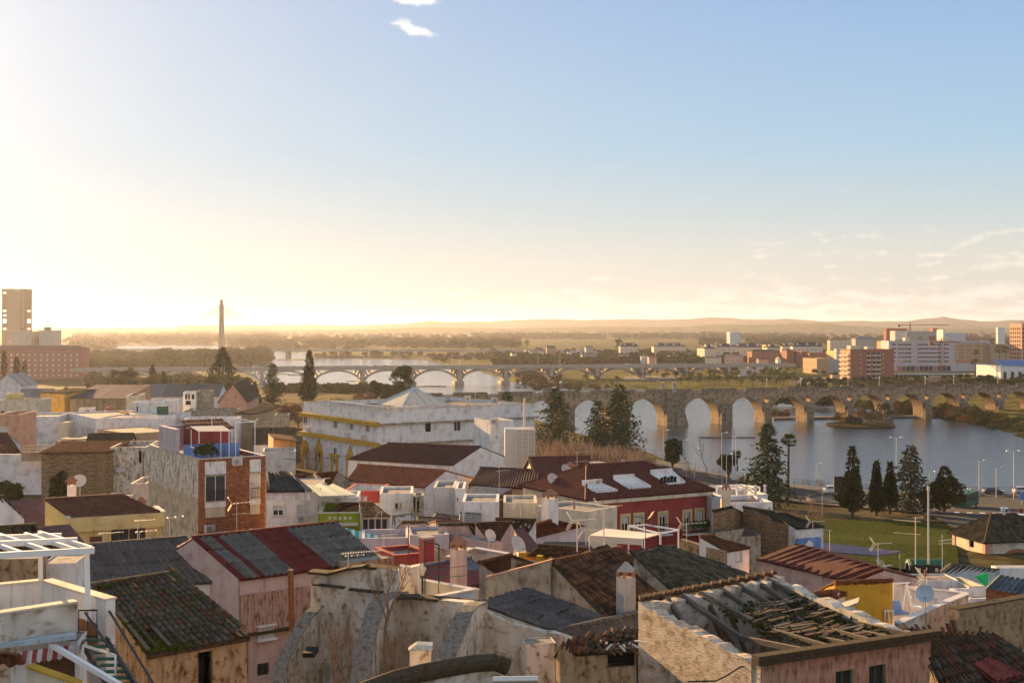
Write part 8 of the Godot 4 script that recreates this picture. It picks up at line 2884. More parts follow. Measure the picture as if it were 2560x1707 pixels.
func white_terrace()->void:
	var h:=31.8
	wall_run("terrace_wall","white back wall of the roof terrace, bottom left","wall",[[-30,1468,h],[100,1455,h]],0.25,"white","cream",27.0)
	wall_run("terrace_wall","white right hand wall of the roof terrace with a peach coping","wall",[[264,1502,h],[104,1454,h]],0.3,"white","cream",27.0)
	wall_run("terrace_wall","white front wall of the roof terrace with a stain line","wall",[[-30,1541,h],[193,1507,h]],0.28,"old_white","cream",27.0)
	var fl:=MB.new()
	fl.quad(PH(-60,1600,30.9),PH(190,1580,30.9),PH(260,1520,30.9),PH(-60,1500,30.9))
	single("terrace_floor","grey floor of the white roof terrace","floor",fl,M.screed)
	# the house front under it
	var r:=flat("white house front below the roof terrace, with a glazed door",Q("C1",-60,1205),Q("C1",705,1185),36.6,1.2,"white",{par=0.02,coping=false,base=26.0,win=[["f",86,1646,186,1720,"d"]]})
	var cn:=thing("canopy_slab","pale blue slab canopy over the terrace house's door","canopy",V(0,1625,36.3))
	var mb:=MB.new()
	mb.plate([V(-30,1625,36.0)-cn.position,V(190,1598,36.0)-cn.position,V(190,1590,37.2)-cn.position,V(-30,1614,37.2)-cn.position],v3(0,0.12,0))
	part("slab",mb,M.paleblue,cn)
	var aw:=thing("striped_awning","red and white striped awning with a scalloped edge, bottom left","awning",V(18,1635,36.1))
	for k in 13:
		var a:=V(16+k*12.9,1634-k*1.75,36.1)-aw.position
		var b:=V(16+(k+1)*12.9,1634-(k+1)*1.75,36.1)-aw.position
		var s:=MB.new()
		s.plate([a,a+v3(0,-0.30,0.12),a.lerp(b,0.5)+v3(0,-0.36,0.13),b+v3(0,-0.30,0.12),b],v3(0,0,-0.03))
		part("stripe",s,M.red if k % 2 else M.offwhite,aw)
	# pergola
	var P:=func(zx: float,zy: float,d: float)->Vector3:
		var q:=Q("C1",zx,zy)
		return V(q.x,q.y,d)
	var g:=thing("pergola","white wooden pergola over the roof terrace, bottom left","pergola",V(97,1500,40.5))
	for b in [[362,200,41,368,870,41.3,"post"],[785,360,38.6,800,1000,38.4,"post"],[-40,408,37.2,855,360,38.4,"beam"],[-40,303,39.2,700,268,39.8,"beam"],[-40,247,40.6,556,229,41.2,"beam"],[348,197,41.4,830,340,38.5,"slat"],[222,212,41.2,700,360,38.2,"slat"],[-30,215,41.2,450,372,37.9,"slat"],[-60,300,39.5,195,388,37.6,"slat"]]:
		var w:=0.13 if b[6]!="slat" else 0.09
		var m:=MB.new()
		m.bar(P.call(b[0],b[1],b[2])-g.position,P.call(b[3],b[4],b[5])-g.position,w,w*1.4)
		part(b[6],m,M.white_paint,g)
	# outside stair
	var st:=thing("outside_stair","dark green metal stair with open treads going down, bottom left","stair",P.call(750,1180,37.4))
	for k in 9:
		var t:=MB.new()
		var a: Vector3=(P.call(760+k*34,1190+k*58,37.6-k*0.42) as Vector3)-st.position
		t.box(a,a+v3(0.72,0.035,-0.24))
		part("tread",t,M.green_paint,st)
	for s in [[730,1190,1000,1640],[965,1170,1240,1600]]:
		var t:=MB.new()
		t.bar((P.call(s[0],s[1],37.6) as Vector3)-st.position,(P.call(s[2],s[3],34.2) as Vector3)-st.position,0.05,0.2)
		part("stringer",t,M.black_metal,st)
	for s in [[770,925,37.8,1240,1600,34.4],[990,910,38.4,1390,1568,35.2]]:
		var t:=MB.new()
		t.bar((P.call(s[0],s[1],s[2]) as Vector3)-st.position,(P.call(s[3],s[4],s[5]) as Vector3)-st.position,0.05,0.05)
		part("handrail",t,M.black_metal,st)
	rail(st,(P.call(712,1180,37.9) as Vector3)-st.position,(P.call(880,1180,37.9) as Vector3)-st.position,0.9,0.28,M.black_metal)
	var lk:=wall_run("stair_wall","red brown painted patch wall beside the stair head","wall",[[193,1547,31.2],[244,1562,31.0]],0.15,"terracotta","",30.2)
	# clothes pole frame, slanting white beam, low ochre wall, red tiled hood
	var f:=thing("pipe_frame","tan pipe frame with a dangling chime, beside the stair","frame",P.call(752,1225,36))
	frame_of(f,"bar",[[P.call(752,1225,36),P.call(1048,1318,35.4)]],0.06,M.canvas)
	frame_of(f,"post",[[P.call(752,1225,36),P.call(748,1640,36)],[P.call(1048,1318,35.4),P.call(1048,1640,35.4)]],0.05,M.white_paint)
	var wc:=MB.new()
	wc.path([P.call(850,1255,36),P.call(830,1390,36),P.call(805,1480,36)],0.012,4)
	single("wind_chime","dangling string of shells on the pipe frame","wind chime",wc,M.salmon)
	var sb:=MB.new()
	sb.bar(P.call(455,1215,36.2),P.call(1090,1590,34.2),0.12,0.14)
	single("slanting_beam","white slanting beam running down past the stair","beam",sb,M.white_paint)
	wall_run("low_wall","ochre topped low wall in the bottom left corner","wall",[[66,1669,30.9],[190,1712,30.6]],0.2,"cream","gold",27.0)
	var hr:=MB.new()
	sheet(hr,PH(-30,1664,31.3),PH(64,1655,31.3),PH(48,1640,31.6),PH(-30,1632,31.6),BARREL,Color(0.30,0.13,0.08),0.15,7)
	single("tiled_hood","little red tiled hood in the bottom left corner","roof",hr,M.tile)

func buttress_wall()->void:
	var n:=thing("buttressed_wall","tall patched white wall with curved grey topped buttresses","wall",v3(V(880,0,57).x,20,-57))
	var pr:=func(px: float,py: float,d: float)->Vector3: return V(px,py,d)-n.position
	var C:=func(zx: float,zy: float)->Vector2: return Q("C2",zx,zy)
	var slab:=func(called: String,pts: Array,d0: float,d1: float,th: float,m: String)->void:
		var mb:=MB.new()
		var lo:=1e9
		var hi:=-1e9
		for p in pts:
			lo=minf(lo,p.x)
			hi=maxf(hi,p.x)
		var top:=[]
		for p in pts:
			top.append(pr.call(p.x,p.y,lerpf(d0,d1,(p.x-lo)/(hi-lo))))
		var back:=v3(0,0,-th)
		for k in top.size()-1:
			var a: Vector3=top[k]
			var b: Vector3=top[k+1]
			mb.quad(v3(a.x,0,a.z),v3(b.x,0,b.z),b,a)
			mb.quad(v3(b.x,0,b.z)+back,v3(a.x,0,a.z)+back,a+back,b+back)
			mb.quad(a,b,b+back,a+back)
		var a0: Vector3=top[0]
		var b0: Vector3=top[-1]
		mb.quad(v3(a0.x,0,a0.z)+back,v3(a0.x,0,a0.z),a0,a0+back)
		mb.quad(v3(b0.x,0,b0.z),v3(b0.x,0,b0.z)+back,b0+back,b0)
		part(called,mb,M[m],n)
	slab.call("wall",[C.call(495,560),C.call(560,575),C.call(680,575),C.call(850,530),C.call(1000,510),C.call(1150,525),C.call(1300,540)],58.0,57.0,0.5,"old_white")
	slab.call("wall",[C.call(1303,505),C.call(1400,520),C.call(1490,500)],58.5,58.5,0.6,"old_white")
	slab.call("wall",[C.call(1300,795),C.call(1450,790),C.call(1520,825),C.call(1700,815),C.call(1860,830),C.call(1990,840)],56.2,54.0,0.5,"old_white")
	slab.call("gable_wall",[C.call(1890,850),C.call(1990,850),C.call(2120,930),C.call(2334,1030),Q("C3",290,1110),Q("C3",400,1115),Q("C3",620,1195)],53.8,51.5,0.5,"old_white")
	var lip:=MB.new()
	for s in [[[495,552],[680,568],[850,522],[1000,503],[1300,532]],[[1300,787],[1450,782],[1700,808],[1990,832]]]:
		for k in s.size()-1:
			var a: Vector2=C.call(s[k][0],s[k][1])
			var b: Vector2=C.call(s[k+1][0],s[k+1][1])
			var d0:=57.7 if s[0][0]==495 else 55.6
			var l:=MB.new()
			l.bar(pr.call(a.x,a.y,d0),pr.call(b.x,b.y,d0-0.2),0.75,0.12)
			part("mossy_capping",l,M.lichen,n)
	# buttresses: curved backs that come towards the eye as they fall
	for s in [[[[510,875],[440,930],[380,1010],[320,1110],[270,1210],[205,1320],[165,1420],[145,1500],[130,1620]],57.2,53.0,0.55],[[[1240,745],[1140,765],[1060,815],[1010,890],[975,990],[945,1100],[915,1220],[890,1340],[870,1460],[850,1620]],56.6,50.0,0.75],[[[1960,835],[1880,870],[1825,930],[1790,1010],[1750,1110],[1705,1220],[1660,1330],[1640,1400],[1600,1500],[1580,1620]],53.6,47.5,0.7]]:
		var top:=MB.new()
		var side:=MB.new()
		var P: Array=s[0]
		for k in P.size()-1:
			var t0:=pow(k/(P.size()-1.0),0.9)
			var t1:=pow((k+1)/(P.size()-1.0),0.9)
			var a2: Vector2=C.call(P[k][0],P[k][1])
			var b2: Vector2=C.call(P[k+1][0],P[k+1][1])
			var a: Vector3=pr.call(a2.x,a2.y,lerpf(s[1],s[2],t0))
			var b: Vector3=pr.call(b2.x,b2.y,lerpf(s[1],s[2],t1))
			var w:=v3(s[3],0,0)
			var nn:=v3(0,0.06,0.06)
			top.hexa([a,b,b+w,a+w,a+nn,b+nn,b+w+nn,a+w+nn])
			var g:=v3(0,1,0)
			side.quad(v3(b.x,0,b.z),v3(a.x,0,a.z),a,b)
			side.quad(v3(a.x,0,a.z)+w,v3(b.x,0,b.z)+w,b+w,a+w)
		part("buttress_back",top,M.mortar_grey,n)
		part("buttress",side,M.old_white,n)
	for s in [[525,668,805,700],[850,715,1150,745]]:
		var l:=MB.new()
		var a: Vector2=C.call(s[0],s[1])
		var b: Vector2=C.call(s[2],s[3])
		l.bar(pr.call(a.x,a.y,57.3),pr.call(b.x,b.y,56.9),0.25,0.09)
		part("ledge",l,M.lichen,n)
	var hd:=MB.new()
	var hp:=Q("C2",425,1290)
	var h0: Vector3=pr.call(hp.x,hp.y,53.5)
	hd.box(h0+v3(0,-0.2,-1),h0+v3(0.5,0,0.1))
	part("dark_niche",hd,M.dark,n)  # near-black block set in the wall face
	var dr:=MB.new()
	var d0:=Q("C2",1120,1440)
	var d1: Vector3=pr.call(d0.x,d0.y,53.8)
	dr.box(d1,d1+v3(0.62,1.6,0.12))
	part("blocked_doorway",dr,M.dirty,n)
	# mossy round-backed wall at the bottom, with a chimney stub and a pipe
	var w:=thing("mossy_wall","round backed mossy wall top along the bottom edge","wall",V(980,1660,38))
	var mo:=MB.new()
	var line:=[]
	for s in [[960,1600,35.2],[1100,1545,35.9],[1250,1490,36.6],[1500,1425,37.4],[1750,1375,38.2],[2000,1335,39.0],[2180,1325,39.5],[2290,1370,39.6]]:
		var c: Vector2=C.call(s[0],s[1]+55)
		line.append(V(c.x,c.y,s[2])-w.position)
	for k in line.size()-1:
		mo.tube(line[k],line[k+1],0.27,0.27,12)
	part("moss_back",mo,M.lichen,w)
	var wb:=MB.new()
	for k in line.size()-1:
		var a: Vector3=line[k]+v3(0,-0.1,0.1)
		var b: Vector3=line[k+1]+v3(0,-0.1,0.1)
		wb.hexa([a-Vector3.UP*6,b-Vector3.UP*6,b-v3(0,6,0.5),a-v3(0,6,0.5),a,b,b-v3(0,0,0.5),a-v3(0,0,0.5)])
	part("wall",wb,M.old_white,w)
	var cb:=single("chimney","squat white chimney stub with an ochre side, bottom middle","chimney",null,null)
	var cm:=MB.new()
	var c0:=V(1024,1690,41.5)
	cm.box(c0,c0+v3(0.68,0.85,-0.5))
	cm.plate([c0+v3(-0.05,0.852,0.05),c0+v3(0.75,0.852,0.05),c0+v3(0.72,0.95,-0.2),c0+v3(0.2,0.97,-0.2)],v3(0,0.04,-0.3))
	cb.mesh=cm.mesh()
	cb.material_override=M.old_white
	var pi:=MB.new()
	pi.tube(V(1232,1700,33),V(1345,1698,33),0.09,0.09,10)
	single("grey_pipe","thick pale pipe at the bottom edge","pipe",pi,M.pale_metal)
	# saplings before the wall
	for q in [[965,1395,1690,50,71,5,"tall leafless sapling before the middle buttress"],[850,1530,1720,46,72,4,"bunch of bare shoots left of the middle buttress"],[1000,1560,1700,48,73,4,"low bare shoots right of the sapling"]]:
		var p:=V(q[0],q[2],q[3])
		var b:=thing("bare_sapling",q[6],"sapling",p)
		bare_tree(b,hgt(q[1],q[3])-p.y,q[4],q[5],"twig_dark",0.11 if q[4]==71 else 0.05,0.9,1 if q[4]==71 else 5)

func roofless_house()->void:
	var h:=28.4
	var A:=PH(1902,1658,h)
	var B:=PH(2328,1592,h)
	var C:=PH(1596,1503,28.9)
	var D:=PH(1940,1437,28.9)
	var n:=thing("roofless_house","roofless ruined house with striated white walls and bare rafters","ruin",v3(A.x,20,A.z))
	var o:=n.position
	var run:=func(called: String,a: Vector3,b: Vector3,m: String,th: float,rag: float,holes: Array,sd: int)->void:
		var rng:=RandomNumberGenerator.new()
		rng.seed=sd
		var mb:=MB.new()
		var d:=v3(b.x-a.x,0,b.z-a.z)
		var L:=d.length()
		var u:=d/L
		var inw:=v3(u.z,0,-u.x)*th
		var lo:=v3(a.x,20,a.z)-o
		var hh:=minf(a.y,b.y)-20.0-rag
		wall(mb,lo,u,L,hh,holes,0.2)
		var c:=26
		var last:=0.0
		for k in c:
			var y0: float=lerpf(a.y,b.y,float(k)/c)-20+last
			last=rng.randf_range(-rag,0.0)
			var y1: float=lerpf(a.y,b.y,(k+1.0)/c)-20+last
			var p:=lo+u*(L*k/c)
			var q:=lo+u*(L*(k+1)/c)
			var U:=Vector3.UP
			mb.quad(p+U*hh,q+U*hh,q+U*y1,p+U*y0)
			mb.quad(p+U*y0,q+U*y1,q+inw+U*y1,p+inw+U*y0)
			mb.quad(q+inw,p+inw,p+inw+U*y0,q+inw+U*y1)
		part(called,mb,M[m],n)
	var fw:={root=n,D=1.0,W=10.0}
	var u:=v3(B.x-A.x,0,B.z-A.z)
	var L:=u.length()
	var m: Node3D=Node3D.new()
	m.transform=Transform3D(Basis(Vector3.UP,atan2(-u.z,u.x)),o)
	fw.root=m
	var hs:=[]
	for q in [[620,1468,782,1640],[925,1418,1080,1600]]:
		hs.append(on_face(fw,"f",Q("C4",q[0],q[1]),Q("C4",q[2],q[3])))
	m.free()
	run.call("front_wall",A,B,"old_pink",0.5,0.05,hs,1)
	run.call("side_wall",C,A,"striated",0.5,0.22,[],2)
	run.call("back_wall",D,C,"old_white",0.5,0.2,[],3)
	run.call("right_wall",B,D,"old_white",0.5,0.25,[],4)
	for q in hs:
		window(n,v3(u.x,0,u.z).normalized()*q[0]+Vector3.UP*q[1],u.normalized(),q[2]-q[0],q[3]-q[1],"g",0.2)
	var bm:=MB.new()
	var up:=Vector3.UP*0.12
	bm.bar(A-o+up+v3(-0.2,0,0.1),B-o+up+v3(0.15,0,0.1),0.42,0.34)
	part("rotten_wall_plate",bm,M.lichen,n)
	for k in 30:
		var t:=MB.new()
		var p:=C.lerp(D,(k+0.3)/30.0)-o+v3(0,0.02+0.05*sin(k*3.1),0.1)
		t.hexa([p,p+v3(0.18,-0.02,0),p+v3(0.18,0,-0.5),p+v3(0,0,-0.5),p+v3(0,0.15,0),p+v3(0.18,0.12,0),p+v3(0.18,0.16,-0.5),p+v3(0,0.16,-0.5)])
		part("tile",t,[M.tile_d,M.lichen,M.tile_j][k % 3],n)
	# rafters from the back wall down to the front, battens across, props
	var rng:=RandomNumberGenerator.new()
	rng.seed=15
	for k in 8:
		var t:=(k+0.5)/8.0
		var a:=C.lerp(D,t+rng.randf_range(-0.03,0.03))-o+v3(0,-0.12,0.2)
		var b:=A.lerp(B,t)-o+v3(0,-0.02,-0.3)
		if k<2:
			b=a.lerp(b,0.75)-v3(0,2.2,0)
		var r:=MB.new()
		var mid:=a.lerp(b,0.5)-v3(rng.randf_range(-0.2,0.2),0.3+rng.randf()*0.35,0)
		r.bar(a,mid,0.17,0.2)
		r.bar(mid,b,0.17,0.2)
		part("rafter",r,M.grey_wood,n)
	for k in 8:
		var r:=MB.new()
		var a:=C.lerp(D,rng.randf_range(0.05,0.6))-o+v3(0,-0.4,0.4)
		var b:=a+v3(rng.randf_range(0.3,1.6),rng.randf_range(-3.4,-1.8),rng.randf_range(0.6,2.2))
		r.bar(a,b,0.14,0.14)
		part("fallen_beam",r,M.grey_wood if k % 3 else M.brown_wood,n)
	for k in 46:
		var t:=rng.randf_range(0.42,0.95)
		var s:=rng.randf_range(0.25,0.92)
		var p:=C.lerp(D,t).lerp(A.lerp(B,t),s)-o+v3(0,-0.32+0.3*absf(s-0.5),0)
		var r:=MB.new()
		var e:=(D-C).normalized().rotated(Vector3.UP,rng.randf_range(-0.3,0.3))*rng.randf_range(0.4,1.1)
		r.bar(p-e,p+e,rng.randf_range(0.08,0.22),0.05)
		part("batten",r,[M.grey_wood,M.lichen,M.brown_wood,M.tile_b][k % 4],n)
	var ms:=MB.new()
	for k in 1500:
		var t:=rng.randf_range(0.35,1.0)
		var s:=rng.randf_range(0.2,0.95)
		var p:=C.lerp(D,t).lerp(A.lerp(B,t),s)-o+v3(rng.randf_range(-0.2,0.2),-0.42+0.3*absf(s-0.5),0)
		if sin(t*40.0)*sin(s*23.0)<0.1: p.y-=2.5
		spray(ms,p,v3(rng.randf_range(-1,1),0.8,rng.randf_range(-1,1)).normalized(),0.2,0.1,rng,shade(Color(0.05,0.055,0.018),rng,0.5))
	part("weeds",ms,M.leaf,n).set_meta("kind","stuff")
	var cb:=MB.new()
	cb.path([V(1720,1704,45),V(1790,1702,45),V(1815,1690,45),V(1850,1668,45),V(1868,1664,45),V(1880,1690,45),V(1884,1710,45)],0.03,5)
	single("black_cable","black cable looping over the striated wall","cable",cb,M.black_metal)

func collapsed_shed()->void:
	var r:=patch({label="tan shed with a caved in roof left of the roofless house",e0=Q("C3",402,1285),e1=Q("C3",1145,1240),r0=Q("C3",440,1230),r1=Q("C3",1145,1065),he=28.2,hr=28.5,wall="old_tan",pieces=[M.tile_d,M.tile_h,M.tile_b],opt={pitch=0.24,row=0.3,skew=5.0,hole=func(u,v): return u>0.55 and v<0.4},cap=false,win=[[Q("C3",880,1270),Q("C3",1140,1420),"o"]]})
	var n: Node3D=r.root
	var rng:=RandomNumberGenerator.new()
	rng.seed=3
	for k in 14:
		var b:=MB.new()
		var p: Vector3=r.E0.lerp(r.E1,0.5+k*0.035)+v3(0,0.12+rng.randf()*0.15,0.1)
		b.bar(p,p+v3(rng.randf_range(-0.5,0.4),rng.randf_range(-0.4,0.2),rng.randf_range(0.2,0.5)),0.07,0.05)
		part("broken_lath",b,M.canvas if k % 2 else M.brown_wood,n)
	var f:=flat("flaking white wall with a pale blue lower half",Q("C3",128,1215),Q("C3",402,1150).x,49.5,1.0,"old_white",{yaw=10,par=0.03,coping=false})
	var b:=MB.new()
	b.box(v3(0.1,0,0.003),v3(f.W,f.H-3.6,0.05))
	part("blue_dado",b,M.paleblue,f.root)

# ---------------------------------------------------------------- the river road, its cars and lamps; the lawn
func on_land(px: float,py: float)->Vector3:
	var lo:=40.0
	while lo<600.0 and V(px,py,lo).y>ground_at((px-1280.0)/F*lo,lo):
		lo+=0.5
	if to_bank(v2((px-1280.0)/F*lo,lo))<1.0:
		return on_land(px,py+1.0)
	return V(px,py,lo)+Vector3.UP*0.3
func ribbon(called: String,label: String,pts: Array,lift: float,m: Material)->void:
	var mb:=MB.new()
	var L:=[]
	for p in pts:
		var a:=on_land(p[0],p[1])-Vector3.UP*0.3
		var b:=on_land(p[2],p[3])
		L.append([a,b])
	for k in L.size()-1:
		for j in 8:
			for i in 5:
				var g:=func(s: float,t: float)->Vector3:
					var e: Vector3=(L[k][0] as Vector3).lerp(L[k+1][0],s).lerp((L[k][1] as Vector3).lerp(L[k+1][1],s),t)
					e.y=maxf(ground_at(e.x,-e.z),0.3)+lift
					return e
				var A: Vector3=g.call(j/8.0,i/5.0)
				var B: Vector3=g.call((j+1)/8.0,i/5.0)
				var C: Vector3=g.call((j+1)/8.0,(i+1)/5.0)
				var D: Vector3=g.call(j/8.0,(i+1)/5.0)
				if (B-A).cross(D-A).y>0: mb.quad(A,B,C,D)
				else: mb.quad(D,C,B,A)
	setting(called,mb,m,label)

func car(label: String,p: Vector3,turn: float,paint: Color,group:="")->Node3D:
	var key:="paint %s" % paint
	if not M.has(key):
		mat(key,paint.r,paint.g,paint.b,0.3,{spec=0.6})
	var o:=thing("car",label,"car",p,turn,group)
	var prof:=[v2(-2.05,0.35),v2(2.05,0.35),v2(2.1,0.7),v2(1.2,0.92),v2(-1.95,0.98),v2(-2.1,0.75)]
	var hood:=func(pr: Array,w: float,w2: float,y: float)->MB:
		var mb:=MB.new()
		for k in pr.size():
			var a: Vector2=pr[k]
			var b: Vector2=pr[(k+1) % pr.size()]
			var wa:=lerpf(w,w2,clampf((a.y-y)/0.6,0,1))
			var wb:=lerpf(w,w2,clampf((b.y-y)/0.6,0,1))
			mb.quad(v3(a.x,a.y,-wa),v3(b.x,b.y,-wb),v3(b.x,b.y,wb),v3(a.x,a.y,wa))
			if k>0 and k<pr.size()-1:
				for s in [1.0,-1.0]:
					var z: Vector2=pr[0]
					mb.tri(v3(z.x,z.y,w*s),v3(a.x,a.y,wa*s),v3(b.x,b.y,wb*s))
		return mb
	part("body",hood.call(prof,0.86,0.82,0.4),M[key],o)
	part("window",hood.call([v2(-1.85,0.97),v2(1.15,0.93),v2(0.35,1.42),v2(-1.35,1.44)],0.80,0.62,0.9),M.glass,o)
	part("roof",hood.call([v2(-1.4,1.44),v2(0.38,1.42),v2(0.2,1.49),v2(-1.2,1.5)],0.64,0.58,1.42),M[key],o)
	for x in [-1.3,1.3]:
		for z in [-0.78,0.78]:
			var w:=MB.new()
			w.tube(v3(x,0.32,z-0.1),v3(x,0.32,z+0.1),0.32,0.32,12)
			part("wheel",w,M.black_metal,o)
	for z in [-0.6,0.6]:
		for x in [-2.09,2.04]:
			var l:=MB.new()
			l.box(v3(x,0.66,z-0.16),v3(x+0.06,0.82,z+0.16))
			part("tail_light" if x<0 else "headlight",l,M.red if x<0 else M.white_paint,o)
	return o

func road_lamp(label: String,px: float,base: float,top: float,d: float,arm:=1.6,double:=false)->void:
	var p:=V(px,base,d)
	var o:=thing("street_lamp",label,"street lamp",p)
	var h:=hgt(top,d)-p.y
	var b:=MB.new()
	b.tube(v3(0,-0.3,0),v3(0,h,0),0.085,0.05,6)
	part("post",b,M.pale_metal,o)
	for s in ([1.0,-1.0] if double else [1.0]):
		var a:=MB.new()
		a.tube(v3(0,h-0.1,0),v3(arm*s,h+0.1,0),0.05,0.04,5)
		part("arm",a,M.pale_metal,o)
		var l:=MB.new()
		l.hexa([v3(arm*s-0.35,h+0.02,0.13),v3(arm*s+0.35,h+0.02,0.13),v3(arm*s+0.35,h+0.02,-0.13),v3(arm*s-0.35,h+0.02,-0.13),v3(arm*s-0.25,h+0.2,0.08),v3(arm*s+0.25,h+0.2,0.08),v3(arm*s+0.25,h+0.2,-0.08),v3(arm*s-0.25,h+0.2,-0.08)])
		part("lamp_head",l,M.grey_metal,o)

func person(label: String,p: Vector3,turn: float,cloth: Color,s:=1.0)->void:
	var o:=single("person",label,"person",null,M.plain)
	var mb:=MB.new()
	var skin:=Color(0.45,0.28,0.2)
	var dark:=Color(0.03,0.03,0.045)
	for e in [-1.0,1.0]:
		mb.tube(v3(e*0.1,0,e*0.12),v3(e*0.1,0.46,e*0.04),0.055,0.07,8,dark)
		mb.tube(v3(e*0.1,0.46,e*0.04),v3(e*0.09,0.9,0),0.07,0.1,8,dark)
		mb.tube(v3(e*0.1,0.0,e*0.12-0.05),v3(e*0.1,0.05,e*0.12+0.18),0.05,0.04,6,dark)
		mb.tube(v3(e*0.2,1.42,0),v3(e*0.26,1.12,-e*0.06),0.06,0.05,7,cloth)
		mb.tube(v3(e*0.26,1.12,-e*0.06),v3(e*0.25,0.86,-e*0.02+0.08),0.05,0.035,7,cloth)
		mb.tube(v3(e*0.25,0.86,0.08-e*0.02),v3(e*0.25,0.76,0.1-e*0.02),0.035,0.025,6,skin)
	mb.lathe(Vector3.ZERO,[v2(0.17,0.84),v2(0.15,1.05),v2(0.21,1.35),v2(0.19,1.45),v2(0.06,1.5),v2(0.055,1.56)],10,cloth)
	mb.lathe(Vector3.ZERO,[v2(0.055,1.54),v2(0.095,1.6),v2(0.1,1.68),v2(0.0,1.7)],10,skin)
	mb.lathe(v3(0,0,-0.01),[v2(0.108,1.64),v2(0.11,1.7),v2(0.07,1.77),v2(0,1.79)],10,Color(0.04,0.025,0.02))
	o.mesh=mb.mesh()
	o.position=p
	o.rotation.y=turn
	o.scale=Vector3.ONE*s

